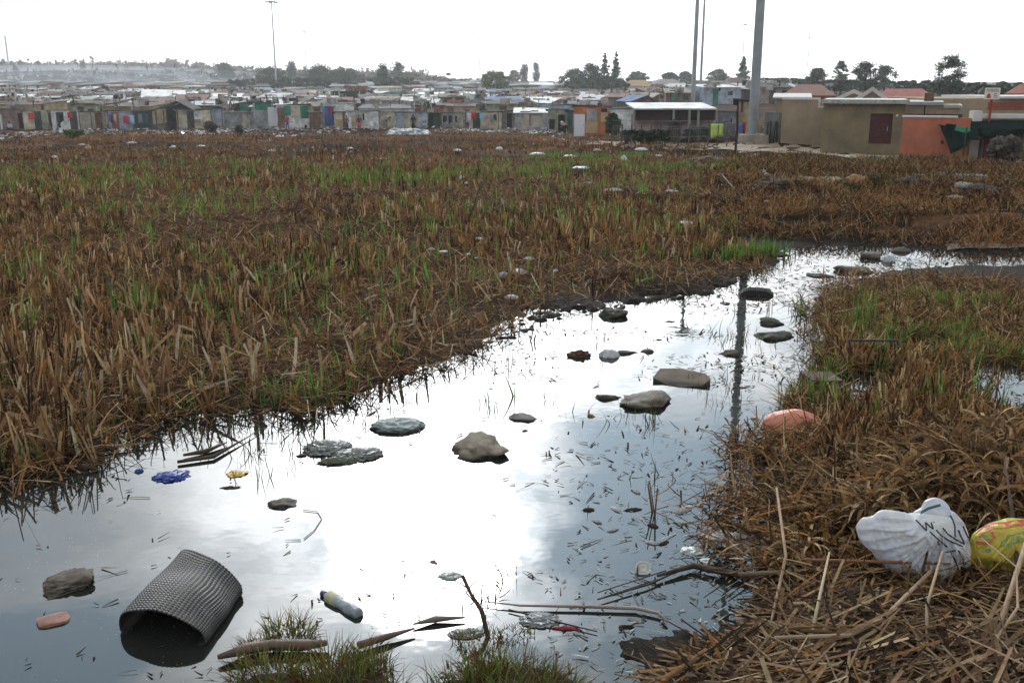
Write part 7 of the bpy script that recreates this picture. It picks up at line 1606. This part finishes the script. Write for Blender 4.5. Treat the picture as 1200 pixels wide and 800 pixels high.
# ---- people
def person(px, yt, yb, label, shirt, legs, skirt=False, pose='stand', face=0.0, skin=(.10, .055, .035)):
    g = at(px, yb); g.y -= 1.3; g.z = T(g.x, g.y); H = pos(px, yt, g.y).z - g.z
    Hs = H if pose != 'sit' else H / .55
    if pose == 'bend': Hs = H / .68
    o = empty('person', g, math.radians(face), label, 'person', 'people outside the shacks')
    def sk(name, pts, edges, rad, m, sub=1):
        me = bpy.data.meshes.new(name); me.from_pydata([Vector(p) * Hs for p in pts], edges, []); ob = bpy.data.objects.new(name, me); COL.objects.link(ob); ob.parent = o
        sm = ob.modifiers.new('skin', 'SKIN'); sm.use_smooth_shade = True
        for v, r in zip(me.skin_vertices[0].data, rad): v.radius = (r * Hs, r * Hs)
        me.skin_vertices[0].data[0].use_root = True
        ob.modifiers.new('sub', 'SUBSURF').levels = sub; me.materials.append(m); return ob
    if pose == 'stand':
        hip = (0, 0, .50); ch = (0, -.01, .72); nk = (0, -.01, .84); hd = (0, -.02, .925)
        kn = [(-.055, -.01, .27), (.065, .02, .27)]; ft = [(-.07, .0, .03), (.08, .03, .03)]
    elif pose == 'bend':
        hip = (0, .08, .47); ch = (0, -.12, .60); nk = (0, -.22, .64); hd = (0, -.30, .63); kn = [(-.06, .02, .26), (.06, .03, .26)]; ft = [(-.07, .06, .03), (.07, .05, .03)]
    else:
        hip = (0, .08, .10); ch = (0, .04, .32); nk = (0, .02, .44); hd = (0, .0, .52); kn = [(-.09, -.14, .22), (.09, -.15, .22)]; ft = [(-.08, -.22, .03), (.08, -.22, .03)]
    v = lambda a, b: tuple(x + y for x, y in zip(a, b))
    shl, shr = v(ch, (-.10, 0, .085)), v(ch, (.10, 0, .085)); dn = -.17 if pose != 'bend' else -.18
    ell, elr = v(shl, (-.04, 0, dn)), v(shr, (.04, .0, dn)); hal, har = v(ell, (.0, -.05, -.14)), v(elr, (.0, -.05, -.14))
    pts = [hip, ch, nk, hd, v(hip, (-.05, 0, -.03)), kn[0], ft[0], v(ft[0], (0, -.07, -.01)), v(hip, (.05, 0, -.03)), kn[1], ft[1], v(ft[1], (0, -.07, -.01)), shl, ell, hal, shr, elr, har, v(hd, (0, 0, .045))]
    ed = [(0, 1), (1, 2), (2, 3), (3, 18), (0, 4), (4, 5), (5, 6), (6, 7), (0, 8), (8, 9), (9, 10), (10, 11), (1, 12), (12, 13), (13, 14), (1, 15), (15, 16), (16, 17)]
    rad = [.07, .08, .033, .055, .05, .035, .022, .018, .05, .035, .022, .018, .038, .026, .018, .038, .026, .018, .045]
    sk('body', pts, ed, rad, mat('dark brown skin', skin, .6, .1))
    sk('shirt', [v(hip, (0, 0, .03)), ch, v(nk, (0, 0, -.03)), shl, ell, shr, elr], [(0, 1), (1, 2), (1, 3), (3, 4), (1, 5), (5, 6)], [.088, .098, .05, .05, .038, .05, .038], mat('cloth ' + str(shirt), shirt, .95, .15, 8))
    mt = mat('cloth ' + str(legs), legs, .95, .15, 8)
    if skirt: MB().lathe([(.075 * Hs, .52 * Hs), (.10 * Hs, .45 * Hs), (.13 * Hs, .20 * Hs)], None, 14).build('skirt', mt, o, True)
    else: sk('trousers', [hip, v(hip, (-.05, 0, -.03)), kn[0], v(ft[0], (0, 0, .03)), v(hip, (.05, 0, -.03)), kn[1], v(ft[1], (0, 0, .03))], [(0, 1), (1, 2), (2, 3), (0, 4), (4, 5), (5, 6)], [.085, .062, .046, .036, .062, .046, .036], mt)
    hm = MB(); vs, fs = ico(2); hm.add([(q.x * .058 * Hs, q.y * .062 * Hs, max(q.z, -.1) * .05 * Hs) for q in vs], fs); h = hm.build('hair', mat('black hair', (.012, .01, .01), .9), o, True); h.location = Vector(v(hd, (0, .012, .035))) * Hs
person(340.5, 134.5, 150.5, 'person in a red top and blue trousers before the green and white shack', (.50, .04, .06), (.05, .08, .22))
person(409, 135.5, 150.5, 'person in a brown top and dark skirt before the white shack', (.20, .10, .07), (.02, .022, .02), True)
person(423.5, 135, 151, 'person in a dark top and pink skirt, right of the one in brown', (.03, .035, .05), (.50, .10, .18), True)
person(455, 137, 150, 'person in pale yellow clothes bending at the left of the bag pile', (.42, .40, .28), (.38, .36, .25), pose='bend', face=60)
person(486, 134, 150.5, 'person in a long dark coat behind the bag pile', (.015, .02, .03), (.015, .018, .02), True)
person(498, 142, 151, 'child in a white top at the right end of the bag pile', (.50, .50, .55), (.16, .18, .22))
person(549, 142, 151, 'small child in black beside the bright washing', (.015, .015, .018), (.02, .02, .025))
person(660, 143, 157, 'person in a white top bending in the olive shack doorway', (.52, .50, .46), (.03, .03, .035), pose='bend', face=-70)
person(19, 143, 152, 'person in a white top sitting against the pinkish brown shack', (.48, .52, .58), (.04, .04, .045), pose='sit')

# ---- near grass hummocks
def hummocks():
    parts = []; gp = []
    for (px, py, w, hh, n) in ((310, 792, .17, .14, 300), (300, 760, .10, .08, 110), (340, 745, .13, .13, 260), (395, 795, .2, .17, 560), (430, 785, .13, .13, 260), (425, 815, .2, .15, 300), (350, 815, .2, .13, 300), (540, 808, .16, .14, 260), (600, 806, .24, .17, 620), (560, 752, .13, .06, 160), (645, 812, .16, .13, 280), (570, 796, .13, .16, 220), (605, 745, .10, .05, 90)):
        x0, y0 = gz(px, py); a = RNG.uniform(0, 6.28, n); r = np.sqrt(RNG.random(n)) * w; x = x0 + r * np.cos(a); y = y0 + r * np.sin(a) * .7
        z = np.full(n, .0) + .05 * (1 - (r / w) ** 2) * RNG.random(n)
        out = np.where(RNG.random(n) < .7, a + RNG.normal(0, .6, n), RNG.uniform(0, 6.28, n))
        L_ = hh * RNG.uniform(.4, 1.1, n); br = RNG.random(n) < .55
        pb = ribbons(np.stack([x, y, z], 1)[br], L_[br], RNG.uniform(.003, .007, br.sum()), out[br], np.abs(RNG.normal(.5, .35, br.sum())), RNG.normal(.9, .5, br.sum()), palette(br.sum(), [(.12, .06, .028), (.22, .13, .05), (.05, .028, .016), (.19, .065, .028)], [3, 2, 3, 2.2]), 4, .2, root=1)
        g_ = ~br; pg = ribbons(np.stack([x, y, z], 1)[g_], L_[g_], RNG.uniform(.003, .007, g_.sum()), out[g_], np.abs(RNG.normal(.2, .2, g_.sum())), np.abs(RNG.normal(.4, .3, g_.sum())), palette(g_.sum(), [(.10, .16, .03), (.16, .20, .045), (.07, .11, .03), (.24, .22, .08)], [3, 2, 2, 1.5]), 4, .1, root=1)
        parts.append(pb); gp.append(pg)
    v, q, c = merge(parts); tag(np_mesh('near_brown_grass', v, [q], M_DRY, c), 'tufts of brown grass growing from the water at the front', 'grass', kind='stuff')
    v, q, c = merge(gp); tag(np_mesh('near_green_grass', v, [q], M_GRN, c), 'fresh green blades on the hummocks at the front', 'grass', kind='stuff')
    for i, (px, py, w, h) in enumerate(((320, 806, .32, .035), (405, 806, .42, .05), (610, 812, .55, .05), (548, 812, .3, .03))):
        x, y = gz(px, py); vs, fs = ico(4); V = [(q.x * w / 2, q.y * w * .35, q.z * h * (1 + .4 * mnoise.noise(q * 3 + Vector((i, 0, 0))))) for q in vs]
        o = MB().add(V, fs).build('mud_hummock', mat('hummock soil', (.04, .028, .02), .9, .4, 14, bump=.02, bscale=50), None, True); o.location = (x, y, 0)
        tag(o, ('mud hummock under the leftmost near grass', 'mud hummock right of the leftmost near grass', 'widest mud hummock below the upright stick', 'mud hummock left of the widest one')[i], 'hummock', 'hummocks at the near edge')
hummocks()

# ---------------------------------------------------------------- smoke and haze
def air():
    def vol(name, dens, col, aniso=.2):
        m = bpy.data.materials.new(name); m.use_nodes = True; N = m.node_tree.nodes; N.clear(); o = N.new('ShaderNodeOutputMaterial'); v = N.new('ShaderNodeVolumePrincipled')
        v.inputs['Density'].default_value = dens; v.inputs['Color'].default_value = (*col, 1); v.inputs['Anisotropy'].default_value = aniso; m.node_tree.links.new(v.outputs[0], o.inputs['Volume']); return m
    mb = MB(); mb.box(-3050, 3050, -3050, 3050, -12, 48); o = mb.build('haze', vol('haze air', .00038, (.97, .98, 1), .55))
    tag(o, 'pale haze in the air over the whole settlement', 'haze', kind='stuff')
    mb = MB(); vs, fs = ico(3)
    for px, py, Y, sx, sy, sz in ((0, 100, 330, 60, 26, 5), (50, 97, 380, 66, 34, 7), (95, 100, 350, 60, 24, 5), (150, 97, 420, 80, 30, 6), (90, 92, 460, 90, 40, 6), (215, 99, 440, 60, 24, 4)):
        p = pos(px, py, Y); mb.add([(p.x + q.x * sx, p.y + q.y * sy, p.z + q.z * sz) for q in vs], fs)
    tag(mb.build('smoke', vol('drifting smoke', .0065, (.80, .88, .97), .3), None, True), 'thin bluish smoke drifting over the shacks at the left', 'smoke', kind='stuff')
air()
